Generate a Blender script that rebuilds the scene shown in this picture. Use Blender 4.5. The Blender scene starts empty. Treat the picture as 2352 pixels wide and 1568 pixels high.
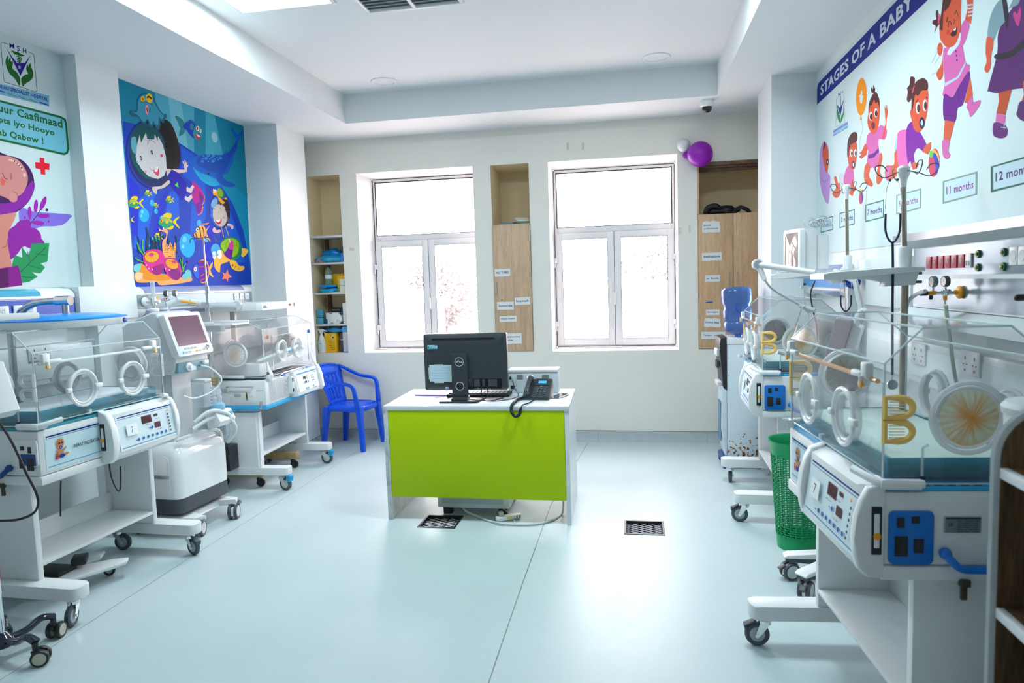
import bpy, bmesh, math, random
from mathutils import Vector, Matrix
from mathutils.geometry import tessellate_polygon
random.seed(7)
S = bpy.context.scene
COL = S.collection
# ---------------------------------------------------------------- camera
F_PX = 1566.0
CAM = Vector((0, 0, 1.55))
YAW, PITCH, ROLL = -.1781, -.0868, -.03136
_f = Vector((math.sin(YAW)*math.cos(PITCH), math.cos(YAW)*math.cos(PITCH), math.sin(PITCH)))
_r = Vector((math.cos(YAW), -math.sin(YAW), 0))
_u = _r.cross(_f)
_r, _u = math.cos(ROLL)*_r+math.sin(ROLL)*_u, -math.sin(ROLL)*_r+math.cos(ROLL)*_u
cd = bpy.data.cameras.new('camera')
cam = bpy.data.objects.new('camera', cd); COL.objects.link(cam)
cd.sensor_width = 36; cd.lens = 36*F_PX/2352
cd.clip_start = .05; cd.clip_end = 300
cd.dof.use_dof = True; cd.dof.focus_distance = 4.6; cd.dof.aperture_fstop = 4.0
M = Matrix((_r, _u, -_f)).transposed().to_4x4(); M.translation = CAM
cam.matrix_world = M
S.camera = cam
# ---------------------------------------------------------------- world, exposure
S.view_settings.view_transform = 'Standard'
S.view_settings.look = 'None'
S.view_settings.exposure = 0.20
S.view_settings.gamma = 1
S.view_settings.use_curve_mapping = False
W = bpy.data.worlds.new('sky'); S.world = W; W.use_nodes = True
bg = W.node_tree.nodes['Background']
bg.inputs[0].default_value = (1.0, .905, .92, 1); bg.inputs[1].default_value = 16.0
# lamps of the room: recessed ceiling panels in the tray (the visible one and its neighbours)
def area(name, loc, sx, sy, power, color, rot=(0, 0, 0)):
    l = bpy.data.lights.new(name, 'AREA'); l.shape = 'RECTANGLE'; l.size = sx; l.size_y = sy
    l.energy = power; l.color = color
    o = bpy.data.objects.new(name, l); COL.objects.link(o); o.location = loc; o.rotation_euler = rot
    return o
COOL = (.78, .96, 1.0)
area('panel_light', (-2.03, 3.69, 3.225), .56, .56, 33, COOL)
area('panel_light_rear', (.2, 3.69, 3.225), .56, .56, 36, COOL)
area('panel_light_back_left', (-2.03, 1.2, 3.225), .56, .56, 3.5, COOL)
area('panel_light_back_right', (.2, 1.2, 3.225), .56, .56, 2.5, COOL)
def portal(x0, x1, z0, z1, y):
    o = area('window_portal', ((x0+x1)/2, y, (z0+z1)/2), x1-x0, z1-z0, 1, (1, 1, 1), (math.radians(-90), 0, 0))
    o.data.cycles.is_portal = True
portal(-2.6, -1.47, .9, 2.62, 6.80)
portal(-.745, .39, .9, 2.62, 6.80)
# ---------------------------------------------------------------- calibration helper: photo ray to a real plane
def at(px, py, **k):
    d = (px-1176)/F_PX*_r+(784-py)/F_PX*_u+_f
    (a, v), = k.items(); i = 'xyz'.index(a)
    return CAM+d*((v-CAM[i])/d[i])
# ---------------------------------------------------------------- materials
MATS = {}
def mat(name, col, rough=.5, metal=0, bump=0, bscale=60, var=0, vscale=4, coat=0, emit=None, alpha=None, spec=None, sub=0):
    if name in MATS: return MATS[name]
    m = bpy.data.materials.new(name); m.use_nodes = True; nt = m.node_tree; b = nt.nodes['Principled BSDF']
    b.inputs['Base Color'].default_value = (*col, 1); b.inputs['Roughness'].default_value = rough
    b.inputs['Metallic'].default_value = metal; b.inputs['Coat Weight'].default_value = coat
    if spec is not None: b.inputs['Specular IOR Level'].default_value = spec
    if emit: b.inputs['Emission Color'].default_value = (*emit[:3], 1); b.inputs['Emission Strength'].default_value = emit[3]
    tc = nt.nodes.new('ShaderNodeTexCoord')
    n = nt.nodes.new('ShaderNodeTexNoise'); n.inputs['Scale'].default_value = vscale; n.inputs['Detail'].default_value = 5
    nt.links.new(tc.outputs['Object'], n.inputs['Vector'])
    if var:
        r = nt.nodes.new('ShaderNodeValToRGB')
        r.color_ramp.elements[0].position = .3; r.color_ramp.elements[1].position = .7
        r.color_ramp.elements[0].color = (*[c*(1-var) for c in col], 1); r.color_ramp.elements[1].color = (*col, 1)
        nt.links.new(n.outputs['Fac'], r.inputs['Fac']); nt.links.new(r.outputs['Color'], b.inputs['Base Color'])
    if bump:
        n2 = nt.nodes.new('ShaderNodeTexNoise'); n2.inputs['Scale'].default_value = bscale; n2.inputs['Detail'].default_value = 3
        nt.links.new(tc.outputs['Object'], n2.inputs['Vector'])
        bp = nt.nodes.new('ShaderNodeBump'); bp.inputs['Strength'].default_value = bump; bp.inputs['Distance'].default_value = .01
        nt.links.new(n2.outputs['Fac'], bp.inputs['Height']); nt.links.new(bp.outputs['Normal'], b.inputs['Normal'])
    MATS[name] = m
    return m
def clear(name, tint, haze=.06, hazecol=(.9, .95, 1), gloss=.05):
    """thin clear acrylic or glass: see-through, faint haze, mirror glints by angle"""
    if name in MATS: return MATS[name]
    m = bpy.data.materials.new(name); m.use_nodes = True; nt = m.node_tree; nt.nodes.remove(nt.nodes['Principled BSDF'])
    out = nt.nodes['Material Output']; N = nt.nodes.new; L = nt.links.new
    t = N('ShaderNodeBsdfTransparent'); t.inputs[0].default_value = (*tint, 1)
    d = N('ShaderNodeBsdfDiffuse'); d.inputs[0].default_value = (*hazecol, 1)
    g = N('ShaderNodeBsdfGlossy'); g.inputs['Roughness'].default_value = gloss
    fr = N('ShaderNodeLayerWeight'); fr.inputs['Blend'].default_value = .5
    pw = N('ShaderNodeMath'); pw.operation = 'POWER'; pw.inputs[1].default_value = 4.5; L(fr.outputs['Facing'], pw.inputs[0])
    mul = N('ShaderNodeMath'); mul.operation = 'MULTIPLY_ADD'; mul.inputs[1].default_value = .55; mul.inputs[2].default_value = .025
    m1 = N('ShaderNodeMixShader'); m1.inputs[0].default_value = haze
    m2 = N('ShaderNodeMixShader')
    L(t.outputs[0], m1.inputs[1]); L(d.outputs[0], m1.inputs[2]); L(pw.outputs[0], mul.inputs[0]); L(mul.outputs[0], m2.inputs[0])
    L(m1.outputs[0], m2.inputs[1]); L(g.outputs[0], m2.inputs[2]); L(m2.outputs[0], out.inputs[0])
    MATS[name] = m
    return m
def wood(name, c1, c2, rough=.45, axis='Z', sc=1.0):
    if name in MATS: return MATS[name]
    m = bpy.data.materials.new(name); m.use_nodes = True; nt = m.node_tree; b = nt.nodes['Principled BSDF']; N = nt.nodes.new; L = nt.links.new
    tc = N('ShaderNodeTexCoord'); mp = N('ShaderNodeMapping'); L(tc.outputs['Object'], mp.inputs[0])
    s = {'Z': (9*sc, 9*sc, .7*sc), 'X': (.7*sc, 9*sc, 9*sc), 'Y': (9*sc, .7*sc, 9*sc)}[axis]; mp.inputs['Scale'].default_value = s
    n = N('ShaderNodeTexNoise'); n.inputs['Scale'].default_value = 3; n.inputs['Detail'].default_value = 8; n.inputs['Distortion'].default_value = .6
    n2 = N('ShaderNodeTexNoise'); n2.inputs['Scale'].default_value = 22; n2.inputs['Detail'].default_value = 4
    L(mp.outputs[0], n.inputs['Vector']); L(mp.outputs[0], n2.inputs['Vector'])
    mx = N('ShaderNodeMath'); mx.operation = 'ADD'; L(n.outputs['Fac'], mx.inputs[0]); L(n2.outputs['Fac'], mx.inputs[1])
    dv = N('ShaderNodeMath'); dv.operation = 'MULTIPLY'; dv.inputs[1].default_value = .5; L(mx.outputs[0], dv.inputs[0])
    r = N('ShaderNodeValToRGB'); r.color_ramp.elements[0].position = .38; r.color_ramp.elements[1].position = .6
    r.color_ramp.elements[0].color = (*c1, 1); r.color_ramp.elements[1].color = (*c2, 1)
    L(dv.outputs[0], r.inputs[0]); L(r.outputs[0], b.inputs['Base Color']); b.inputs['Roughness'].default_value = rough
    MATS[name] = m
    return m
def printmat():
    if 'flat_print' in MATS: return MATS['flat_print']
    m = bpy.data.materials.new('flat_print'); m.use_nodes = True; nt = m.node_tree; b = nt.nodes['Principled BSDF']
    a = nt.nodes.new('ShaderNodeVertexColor'); a.layer_name = 'Ink'
    nt.links.new(a.outputs['Color'], b.inputs['Base Color']); b.inputs['Roughness'].default_value = .6; b.inputs['Specular IOR Level'].default_value = .2
    MATS['flat_print'] = m
    return m
WHITE = mat('white_plastic', (.80, .82, .83), .35, bump=.02, bscale=300)
PAINTW = mat('white_powder_coat', (.78, .81, .82), .42, bump=.03, bscale=400)
GREYP = mat('grey_plastic', (.42, .46, .49), .45, bump=.02)
LGREY = mat('light_grey_plastic', (.62, .66, .68), .45, bump=.02)
DGREY = mat('dark_grey_plastic', (.06, .075, .085), .42, bump=.05, bscale=300)
BLACK = mat('black_plastic', (.014, .015, .018), .4, bump=.03, bscale=300)
RUBBER = mat('grey_rubber_tyre', (.07, .095, .11), .6, bump=.05)
BRUB = mat('black_rubber', (.012, .012, .014), .55)
CHROME = mat('chrome', (.8, .81, .82), .12, 1)
STEEL = mat('brushed_steel', (.55, .58, .60), .25, 1, bump=.03, bscale=120)
BLUEP = mat('bright_blue_plastic', (.0, .17, .62), .35, bump=.02)
SKYB = mat('sky_blue_plastic', (.03, .42, .78), .4, bump=.02)
NAVY = mat('navy_blue_plastic', (.005, .06, .24), .4)
ORANGE = mat('orange_plastic', (.9, .38, .01), .4)
ACR = clear('clear_acrylic', (.985, .992, .995), .035)
ACRE = clear('acrylic_edge', (.80, .88, .90), .55, (.85, .95, .97))
ACRB = clear('blue_tinted_acrylic', (.30, .72, .84), .25, (.05, .5, .65))
ACRO = clear('aged_orange_acrylic', (.95, .78, .66), .5, (.85, .55, .36))
SILI = clear('translucent_white_silicone', (.93, .95, .96), .62, (.95, .97, .98), .2)
TUBE = clear('clear_soft_tubing', (.85, .88, .9), .35)
# ---------------------------------------------------------------- mesh builder
class MB:
    def __init__(s): s.bm = bmesh.new(); s.mats = []; s.xf = Matrix()
    def mi(s, m):
        if m is None: return 0
        if m not in s.mats: s.mats.append(m)
        return s.mats.index(m)
    def _tag(s, geo_faces, m):
        i = s.mi(m)
        for f in geo_faces: f.material_index = i
    def box(s, c, d, m=None, bev=0, rz=0, rx=0, ry=0, seg=2):
        M_ = s.xf@Matrix.Translation(c)@Matrix.Rotation(rz, 4, 'Z')@Matrix.Rotation(ry, 4, 'Y')@Matrix.Rotation(rx, 4, 'X')
        vs = [s.bm.verts.new(M_@Vector((x*d[0]/2, y*d[1]/2, z*d[2]/2))) for x in (-1, 1) for y in (-1, 1) for z in (-1, 1)]
        fs = [s.bm.faces.new([vs[i] for i in q]) for q in ((0, 1, 3, 2), (4, 6, 7, 5), (0, 4, 5, 1), (2, 3, 7, 6), (0, 2, 6, 4), (1, 5, 7, 3))]
        s._tag(fs, m)
        if bev:
            es = {e for f in fs for e in f.edges}
            r = bmesh.ops.bevel(s.bm, geom=list(es), offset=bev, segments=seg, affect='EDGES', clamp_overlap=True, profile=.5)
            s._tag(r['faces'], m)
        return s
    def b2(s, p, q, m=None, bev=0):
        return s.box([(a+b)/2 for a, b in zip(p, q)], [abs(b-a) for a, b in zip(p, q)], m, bev)
    def loft(s, rings, m=None, close=True, cap=True):
        R_ = [[s.bm.verts.new(s.xf@Vector(p)) for p in r] for r in rings]; fs = []
        n = len(R_[0])
        for a, b in zip(R_, R_[1:]):
            for i in range(n if close else n-1):
                j = (i+1) % n
                try: fs.append(s.bm.faces.new((a[i], a[j], b[j], b[i])))
                except ValueError: pass
        if cap:
            fs.append(s.bm.faces.new(R_[0][::-1])); fs.append(s.bm.faces.new(R_[-1]))
        s._tag(fs, m)
        return s
    def tube(s, pts, r, m=None, n=8, smooth=0, closed=False, cap=True, flat=1.0):
        pts = [Vector(p) for p in pts]
        if smooth: pts = crom(pts, smooth, closed)
        k = len(pts); rs = r if isinstance(r, (list, tuple)) else [r]*k
        if len(rs) != k: rs = [rs[0]+(rs[-1]-rs[0])*i/(k-1) for i in range(k)]
        T = []
        for i in range(k):
            a = pts[(i-1) % k] if (i or closed) else pts[0]; b = pts[(i+1) % k] if (i < k-1 or closed) else pts[-1]
            t = b-a; T.append(t.normalized() if t.length > 1e-9 else Vector((0, 0, 1)))
        ref = Vector((0, 0, 1)) if abs(T[0].z) < .9 else Vector((0, 1, 0))
        N_ = (ref-T[0]*ref.dot(T[0])).normalized(); rings = []
        for i in range(k):
            N_ = (N_-T[i]*N_.dot(T[i]))
            N_ = N_.normalized() if N_.length > 1e-6 else T[i].orthogonal().normalized()
            B_ = T[i].cross(N_)
            rings.append([pts[i]+N_*(rs[i]*math.cos(2*math.pi*j/n))*flat+B_*(rs[i]*math.sin(2*math.pi*j/n)) for j in range(n)])
        if closed: rings.append(rings[0]); return s.loft(rings, m, cap=False)
        return s.loft(rings, m, cap=cap)
    def cyl(s, a, b, r, m=None, n=16, r2=None, cap=True):
        return s.tube([a, b], [r, r if r2 is None else r2], m, n, cap=cap)
    def lathe(s, c, prof, m=None, n=24, axis='z'):
        rings = []
        for r, h in prof:
            ring = []
            for j in range(n):
                a = 2*math.pi*j/n; u_, v_ = max(r, 1e-4)*math.cos(a), max(r, 1e-4)*math.sin(a)
                p = {'z': (u_, v_, h), 'x': (h, u_, v_), 'y': (v_, h, u_)}[axis]
                ring.append(Vector(c)+Vector(p))
            rings.append(ring)
        return s.loft(rings, m)
    def prism(s, pts, ax, d0, d1, m=None, bev=0, seg=2):
        """pts in the plane normal to ax: x->(y,z), y->(x,z), z->(x,y)"""
        def mk(p, d): return {'x': (d, p[0], p[1]), 'y': (p[0], d, p[1]), 'z': (p[0], p[1], d)}[ax]
        a = [s.bm.verts.new(s.xf@Vector(mk(p, d0))) for p in pts]; b = [s.bm.verts.new(s.xf@Vector(mk(p, d1))) for p in pts]
        n = len(pts); fs = [s.bm.faces.new(a[::-1]), s.bm.faces.new(b)]
        for i in range(n): fs.append(s.bm.faces.new((a[i], a[(i+1) % n], b[(i+1) % n], b[i])))
        s._tag(fs, m)
        if bev:
            es = set(fs[0].edges) | set(fs[1].edges)
            r = bmesh.ops.bevel(s.bm, geom=list(es), offset=bev, segments=seg, affect='EDGES', clamp_overlap=True, profile=.5)
            s._tag(r['faces'], m)
        return s
    def quad(s, a, b, c, d, m=None):
        s._tag([s.bm.faces.new([s.bm.verts.new(s.xf@Vector(p)) for p in (a, b, c, d)])], m); return s
    def poly(s, pts, m=None):
        s._tag([s.bm.faces.new([s.bm.verts.new(s.xf@Vector(p)) for p in pts])], m); return s
    def sphere(s, c, r, m=None, n=16, sc=(1, 1, 1)):
        k = n//2; rings = []
        for i in range(k+1):
            t = math.pi*i/k
            rings.append([Vector(c)+Vector((r*sc[0]*max(math.sin(t), .002)*math.cos(2*math.pi*j/n), r*sc[1]*max(math.sin(t), .002)*math.sin(2*math.pi*j/n), -r*sc[2]*math.cos(t))) for j in range(n)])
        return s.loft(rings, m)
    def build(s, name, m=None, parent=None, smooth=True, ang=35, thick=0):
        bmesh.ops.recalc_face_normals(s.bm, faces=s.bm.faces[:])
        me = bpy.data.meshes.new(name)
        if smooth:
            ca = math.radians(ang)
            for f in s.bm.faces: f.smooth = True
            for e in s.bm.edges:
                if len(e.link_faces) == 2: e.smooth = e.calc_face_angle(0) < ca
        s.bm.to_mesh(me); s.bm.free()
        ms = list(s.mats)
        if m is not None and not ms: ms = [m]
        for q in ms: me.materials.append(q)
        o = bpy.data.objects.new(name, me); COL.objects.link(o)
        if parent: o.parent = parent
        if thick:
            md = o.modifiers.new('thickness', 'SOLIDIFY'); md.thickness = thick; md.offset = 0
        return o
def crom(pts, k=6, closed=False):
    pts = [Vector(p) for p in pts]; n = len(pts); out = []
    for i in range(n if closed else n-1):
        if closed: p0, p1, p2, p3 = (pts[(i+j-1) % n] for j in range(4))
        else: p0, p1, p2, p3 = pts[max(i-1, 0)], pts[i], pts[i+1], pts[min(i+2, n-1)]
        for j in range(k):
            t = j/k
            out.append(.5*((2*p1)+(p2-p0)*t+(2*p0-5*p1+4*p2-p3)*t*t+(3*p1-p0-3*p2+p3)*t*t*t))
    if not closed: out.append(pts[-1])
    return out
def rrect(x0, y0, x1, y1, r, k=5):
    r = min(r, (x1-x0)/2-1e-4, (y1-y0)/2-1e-4); o = []
    for cx, cy, a0 in ((x1-r, y1-r, 0), (x0+r, y1-r, 90), (x0+r, y0+r, 180), (x1-r, y0+r, 270)):
        for j in range(k+1):
            a = math.radians(a0+90*j/k); o.append((cx+r*math.cos(a), cy+r*math.sin(a)))
    return o
def empty(name, loc, rz=0, label=None, cat=None, group=None, rx=0, ry=0):
    o = bpy.data.objects.new(name, None); COL.objects.link(o); o.location = loc; o.rotation_euler = (rx, ry, rz); o.empty_display_size = .05
    return tag(o, label, cat, group)
def tag(o, label=None, cat=None, group=None, kind=None):
    if label: o['label'] = label
    if cat: o['category'] = cat
    if group: o['group'] = group
    if kind: o['kind'] = kind
    return o
def copytree(o, parent=None):
    c = o.copy(); COL.objects.link(c); c.parent = parent
    for ch in o.children: copytree(ch, c)
    return c
# ---------------------------------------------------------------- flat print (lettering, posters, decals)
class Art:
    """coloured flat shapes laid on a plane, each layer a hair proud of the last"""
    def __init__(s, place, n, step=.00035):
        s.pl = place; s.n = Vector(n); s.v = []; s.f = []; s.c = []; s.k = 0; s.step = step
    def poly(s, pts, col, smooth=0, lift=True):
        if smooth: pts = [(p.x, p.y) for p in crom([(a, b, 0) for a, b in pts], max(smooth, 4), True)]
        if lift: s.k += 1
        P = [Vector((a, b, 0)) for a, b in pts]
        try: tr = tessellate_polygon([P])
        except Exception: return s
        b0 = len(s.v)
        for a, b in pts: s.v.append(Vector(s.pl(a, b))+s.n*(s.step*s.k))
        for t in tr: s.f.append([b0+i for i in t]); s.c.append(col)
        return s
    def ell(s, cx, cy, rx, ry, col, rot=0, n=20, a0=0, a1=360):
        r = math.radians(rot); c_, s_ = math.cos(r), math.sin(r); o = []
        full = (a1-a0) >= 360
        for j in range(n if full else n+1):
            a = math.radians(a0+(a1-a0)*j/n); x, y = rx*math.cos(a), ry*math.sin(a); o.append((cx+c_*x-s_*y, cy+s_*x+c_*y))
        return s.poly(o, col)
    def line(s, pts, w, col, smooth=0, closed=False):
        if smooth: pts = [(p.x, p.y) for p in crom([(a, b, 0) for a, b in pts], smooth, closed)]
        if closed: pts = list(pts)+[pts[0]]
        s.k += 1
        for (x0, y0), (x1, y1) in zip(pts, pts[1:]):
            dx, dy = x1-x0, y1-y0; l = math.hypot(dx, dy) or 1; nx, ny = -dy/l*w/2, dx/l*w/2; ex, ey = dx/l*w*.25, dy/l*w*.25
            s.poly([(x0+nx-ex, y0+ny-ey), (x1+nx+ex, y1+ny+ey), (x1-nx+ex, y1-ny+ey), (x0-nx-ex, y0-ny-ey)], col, lift=False)
        return s
    def rect(s, x0, y0, x1, y1, col): return s.poly([(x0, y0), (x1, y0), (x1, y1), (x0, y1)], col)
    def text(s, txt, col, bl, br, tl, bold=.0, shear=0):
        """fit the words' bounding box into the parallelogram bl, br, tl (plane units)"""
        if txt[0] == '~':      # too small to read in the photo: rows of tiny unreadable strokes
            s.k += 1; rnd = random.Random(len(txt)*7+int(abs(bl[1])*500)); n = len(txt)-1
            for i, ch in enumerate(txt[1:]):
                if ch == ' ': continue
                a0, a1, h0, h1 = i/n, (i+.62)/n, rnd.choice((0, .1)), rnd.uniform(.45, 1)
                s.poly([(bl[0]+(br[0]-bl[0])*a+(tl[0]-bl[0])*b, bl[1]+(br[1]-bl[1])*a+(tl[1]-bl[1])*b) for a, b in ((a0, h0), (a1, h0), (a1, h1), (a0, h1))], col, lift=False)
            return s
        me = textmesh(txt, bold, shear)
        xs = [v[0] for v in me[0]]; ys = [v[1] for v in me[0]]
        x0, x1, y0, y1 = min(xs), max(xs), min(ys), max(ys); s.k += 1; b0 = len(s.v)
        for x, y in me[0]:
            a = (x-x0)/(x1-x0); b = (y-y0)/(y1-y0)
            X = bl[0]+(br[0]-bl[0])*a+(tl[0]-bl[0])*b; Y = bl[1]+(br[1]-bl[1])*a+(tl[1]-bl[1])*b
            s.v.append(Vector(s.pl(X, Y))+s.n*(s.step*s.k))
        for f in me[1]: s.f.append([b0+i for i in f]); s.c.append(col)
        return s
    def build(s, name, parent=None):
        me = bpy.data.meshes.new(name); me.from_pydata([tuple(v) for v in s.v], [], s.f)
        at_ = me.color_attributes.new('Ink', 'FLOAT_COLOR', 'CORNER')
        for p, c in zip(me.polygons, s.c):
            for li in p.loop_indices: at_.data[li].color = (*c, 1)
        me.materials.append(printmat())
        o = bpy.data.objects.new(name, me); COL.objects.link(o)
        if parent: o.parent = parent
        return o
_tc = {}
def textmesh(txt, bold, shear):
    k = (txt, bold, shear)
    if k in _tc: return _tc[k]
    cu = bpy.data.curves.new('t', 'FONT'); cu.body = txt; cu.size = 1; cu.offset = bold; cu.shear = shear; cu.resolution_u = 2
    cu.space_character = 1+bold*2; cu.fill_mode = 'BOTH' if hasattr(cu, 'fill_mode') and False else cu.fill_mode
    o = bpy.data.objects.new('t', cu); COL.objects.link(o)
    dg = bpy.context.evaluated_depsgraph_get(); dg.update()
    me = bpy.data.meshes.new_from_object(o.evaluated_get(dg))
    r = ([(v.co.x, v.co.y) for v in me.vertices], [tuple(p.vertices) for p in me.polygons])
    bpy.data.objects.remove(o); bpy.data.curves.remove(cu); bpy.data.meshes.remove(me)
    _tc[k] = r
    return r
def lin(r, g, b):
    """photograph's 8-bit colour to linear"""
    return tuple(((c/255)/12.92 if c/255 <= .04045 else ((c/255+.055)/1.055)**2.4) for c in (r, g, b))
# ================================================================ THE ROOM
B = 6.51; CEIL = 3.0; TRAY = 3.25; XL = -3.385; XR = 1.335; REAR = -2.2
WALLM = mat('cream_wall_paint', (.86, .835, .765), .6, bump=.08, bscale=25, var=.03, vscale=1.5)
WALLW = mat('white_wall_paint', (.76, .81, .82), .6, bump=.08, bscale=25, var=.03, vscale=1.5)
CEILM = mat('ceiling_paint', (.78, .81, .82), .7, bump=.03, bscale=40)
NICHE = mat('niche_paint', (.88, .72, .46), .6, bump=.05, bscale=25)
def floor_material():
    m = bpy.data.materials.new('vinyl_sheet_floor'); m.use_nodes = True; nt = m.node_tree; b = nt.nodes['Principled BSDF']; N = nt.nodes.new; L = nt.links.new
    tc = N('ShaderNodeTexCoord'); n = N('ShaderNodeTexNoise'); n.inputs['Scale'].default_value = 2.2; n.inputs['Detail'].default_value = 6
    L(tc.outputs['Object'], n.inputs['Vector'])
    r = N('ShaderNodeValToRGB'); r.color_ramp.elements[0].position = .3; r.color_ramp.elements[1].position = .75
    r.color_ramp.elements[0].color = (.53, .635, .665, 1); r.color_ramp.elements[1].color = (.565, .67, .70, 1)
    L(n.outputs['Fac'], r.inputs[0]); L(r.outputs[0], b.inputs['Base Color'])
    n2 = N('ShaderNodeTexNoise'); n2.inputs['Scale'].default_value = 7; n2.inputs['Detail'].default_value = 8; n2.inputs['Distortion'].default_value = 2.5
    L(tc.outputs['Object'], n2.inputs['Vector'])
    mr = N('ShaderNodeMapRange'); mr.inputs['To Min'].default_value = .33; mr.inputs['To Max'].default_value = .46; b.inputs['Specular IOR Level'].default_value = .36; L(n2.outputs['Fac'], mr.inputs['Value'])
    L(mr.outputs[0], b.inputs['Roughness'])
    bp = N('ShaderNodeBump'); bp.inputs['Strength'].default_value = .018; bp.inputs['Distance'].default_value = .01; L(n2.outputs['Fac'], bp.inputs['Height']); L(bp.outputs[0], b.inputs['Normal'])
    return m
FLOORM = floor_material()
GR = [(-1.392, -1.142, 4.08, 4.315), (-.08, .166, 4.085, 4.323)]     # drain openings
def grid(mb, ax, d, us, vs, holes, m, flip=False):
    us = sorted(set(us)); vs = sorted(set(vs))
    for u0, u1 in zip(us, us[1:]):
        for v0, v1 in zip(vs, vs[1:]):
            cu, cv = (u0+u1)/2, (v0+v1)/2
            if any(h[0] < cu < h[1] and h[2] < cv < h[3] for h in holes): continue
            mk = {'x': lambda a, b: (d, a, b), 'y': lambda a, b: (a, d, b), 'z': lambda a, b: (a, b, d)}[ax]
            mb.quad(mk(u0, v0), mk(u1, v0), mk(u1, v1), mk(u0, v1), m)
mb = MB()
us = [-3.6, 1.6]+[v for g in GR for v in g[:2]]; vs = [REAR-.1, 7.0]+[v for g in GR for v in g[2:]]
grid(mb, 'z', 0, us, vs, GR, FLOORM)
for g in GR:
    x0, x1, y0, y1 = g
    for a, b in (((x0, y0), (x1, y0)), ((x1, y0), (x1, y1)), ((x1, y1), (x0, y1)), ((x0, y1), (x0, y0))):
        mb.quad((*a, 0), (*b, 0), (*b, -.07), (*a, -.07), DGREY)
    mb.quad((x0, y0, -.07), (x1, y0, -.07), (x1, y1, -.07), (x0, y1, -.07), DGREY)
tag(mb.build('floor', smooth=False), kind='structure')
# welded seams of the vinyl sheets
SEAM = mat('floor_seam', (.30, .33, .33), .6, var=.5, vscale=9)
def seam(name, pts, w=.004):
    mb = MB()
    for a, b in zip(pts, pts[1:]):
        a, b = Vector((*a, .0006)), Vector((*b, .0006)); n = Vector((0, 0, 1)).cross(b-a).normalized()*w/2
        mb.quad(a-n, b-n, b+n, a+n, SEAM)
    tag(mb.build(name, smooth=False), kind='structure')
def fl(x, y): p = at(x, y, z=0); return (p.x, p.y)
seam('trim_1', [fl(1120, 1575), fl(1150, 1485), fl(1200, 1340), fl(1265, 1160), (-.45, 6.43)], .005)
seam('trim_2', [fl(-10, 1568), fl(116, 1487), fl(443, 1276), fl(690, 1120), fl(872, 1003)], .0032)
# ---- back wall with two windows, two niches, cupboard recess
WL = (-2.69, -1.505, .883, 2.67); WR = (-.776, .41, .872, 2.666)
NL = (-3.212, -2.868, .885, 2.67); NM = (-1.33, -.96, .88, 2.667); NR = (.588, 1.45, .878, 2.547)
HOLES = [WL, WR, NL, NM, NR]
mb = MB()
us = [-3.6, 1.6]+[v for h in HOLES for v in h[:2]]; vs = [0, CEIL+.05]+[v for h in HOLES for v in h[2:]]
grid(mb, 'y', B, us, vs, HOLES, WALLM)
REVEAL = mat('window_reveal_paint', (.82, .80, .80), .6, bump=.05, bscale=30)
def reveal(h, y1, in_, m, back=None):
    x0, x1, z0, z1 = h; a, b, c, d = in_
    O = [(x0, B, z0), (x1, B, z0), (x1, B, z1), (x0, B, z1)]; I = [(a, y1, c), (b, y1, c), (b, y1, d), (a, y1, d)]
    for i in range(4): mb.quad(O[i], O[(i+1) % 4], I[(i+1) % 4], I[i], m)
    if back: mb.quad(*I, back)
FL = (-2.60, -1.47, .912, 2.625); FR = (-.748, .393, .90, 2.612); YF = 6.71
reveal(WL, YF, (FL[0]-.008, FL[1]+.01, FL[2]-.008, FL[3]+.008), REVEAL); reveal(WR, YF, (FR[0]-.008, FR[1]+.008, FR[2]-.008, FR[3]+.008), REVEAL)
reveal(NL, 6.80, NL, NICHE, NICHE); reveal(NM, 7.0, NM, NICHE, NICHE); reveal(NR, 7.05, NR, NICHE, NICHE)
grid(mb, 'y', 7.12, [-3.8, 1.8, FL[0]-.02, FL[1]+.02, FR[0]-.02, FR[1]+.02], [-.3, 3.6, .88, 2.65], [(FL[0]-.02, FL[1]+.02, .88, 2.65), (FR[0]-.02, FR[1]+.02, .88, 2.65)], WALLM)
for f_ in (FL, FR):   # outer reveal
    O = [(f_[0]-.01, YF, f_[2]-.01), (f_[1]+.01, YF, f_[2]-.01), (f_[1]+.01, YF, f_[3]+.01), (f_[0]-.01, YF, f_[3]+.01)]
    I = [(f_[0]-.02, 7.12, .88), (f_[1]+.02, 7.12, .88), (f_[1]+.02, 7.12, 2.65), (f_[0]-.02, 7.12, 2.65)]
    for i in range(4): mb.quad(O[i], O[(i+1) % 4], I[(i+1) % 4], I[i], REVEAL)
tag(mb.build('wall_back', smooth=False), kind='structure')
# ---- side walls and pillars
def wallbox(name, pts, m, z0=0, z1=CEIL+.02):
    mb = MB(); mb.prism(pts, 'z', z0, z1, m); return tag(mb.build(name, smooth=False), kind='structure')
mb = MB()
mb.prism([(XL, 3.4), (XL, 5.69), (-3.07, 5.69), (-3.07, 6.2), (-3.45, 6.2), (-3.45, 7.2), (-3.75, 7.2), (-3.75, REAR-.2), (XL, REAR-.2), (XL, 3.725), (-3.29, 3.725), (-3.29, 4.07), (XL, 4.07), (XL, 4.0)][2:]+[(XL, 5.69)], 'z', -.05, 3.4, WALLW)
tag(mb.build('wall_left', smooth=False), kind='structure')
mb = MB()
mb.prism([(XR, REAR-.2), (XR, 5.41), (1.02, 5.41), (1.02, 5.97), (1.5, 5.97), (1.5, 7.2), (1.75, 7.2), (1.75, REAR-.2)], 'z', -.05, 3.4, WALLW)
tag(mb.build('wall_right', smooth=False), kind='structure')
mb = MB(); mb.b2((-3.7, REAR-.15, -.05), (1.7, REAR, 3.4), WALLW); tag(mb.build('wall_rear', smooth=False), kind='structure')
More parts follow.
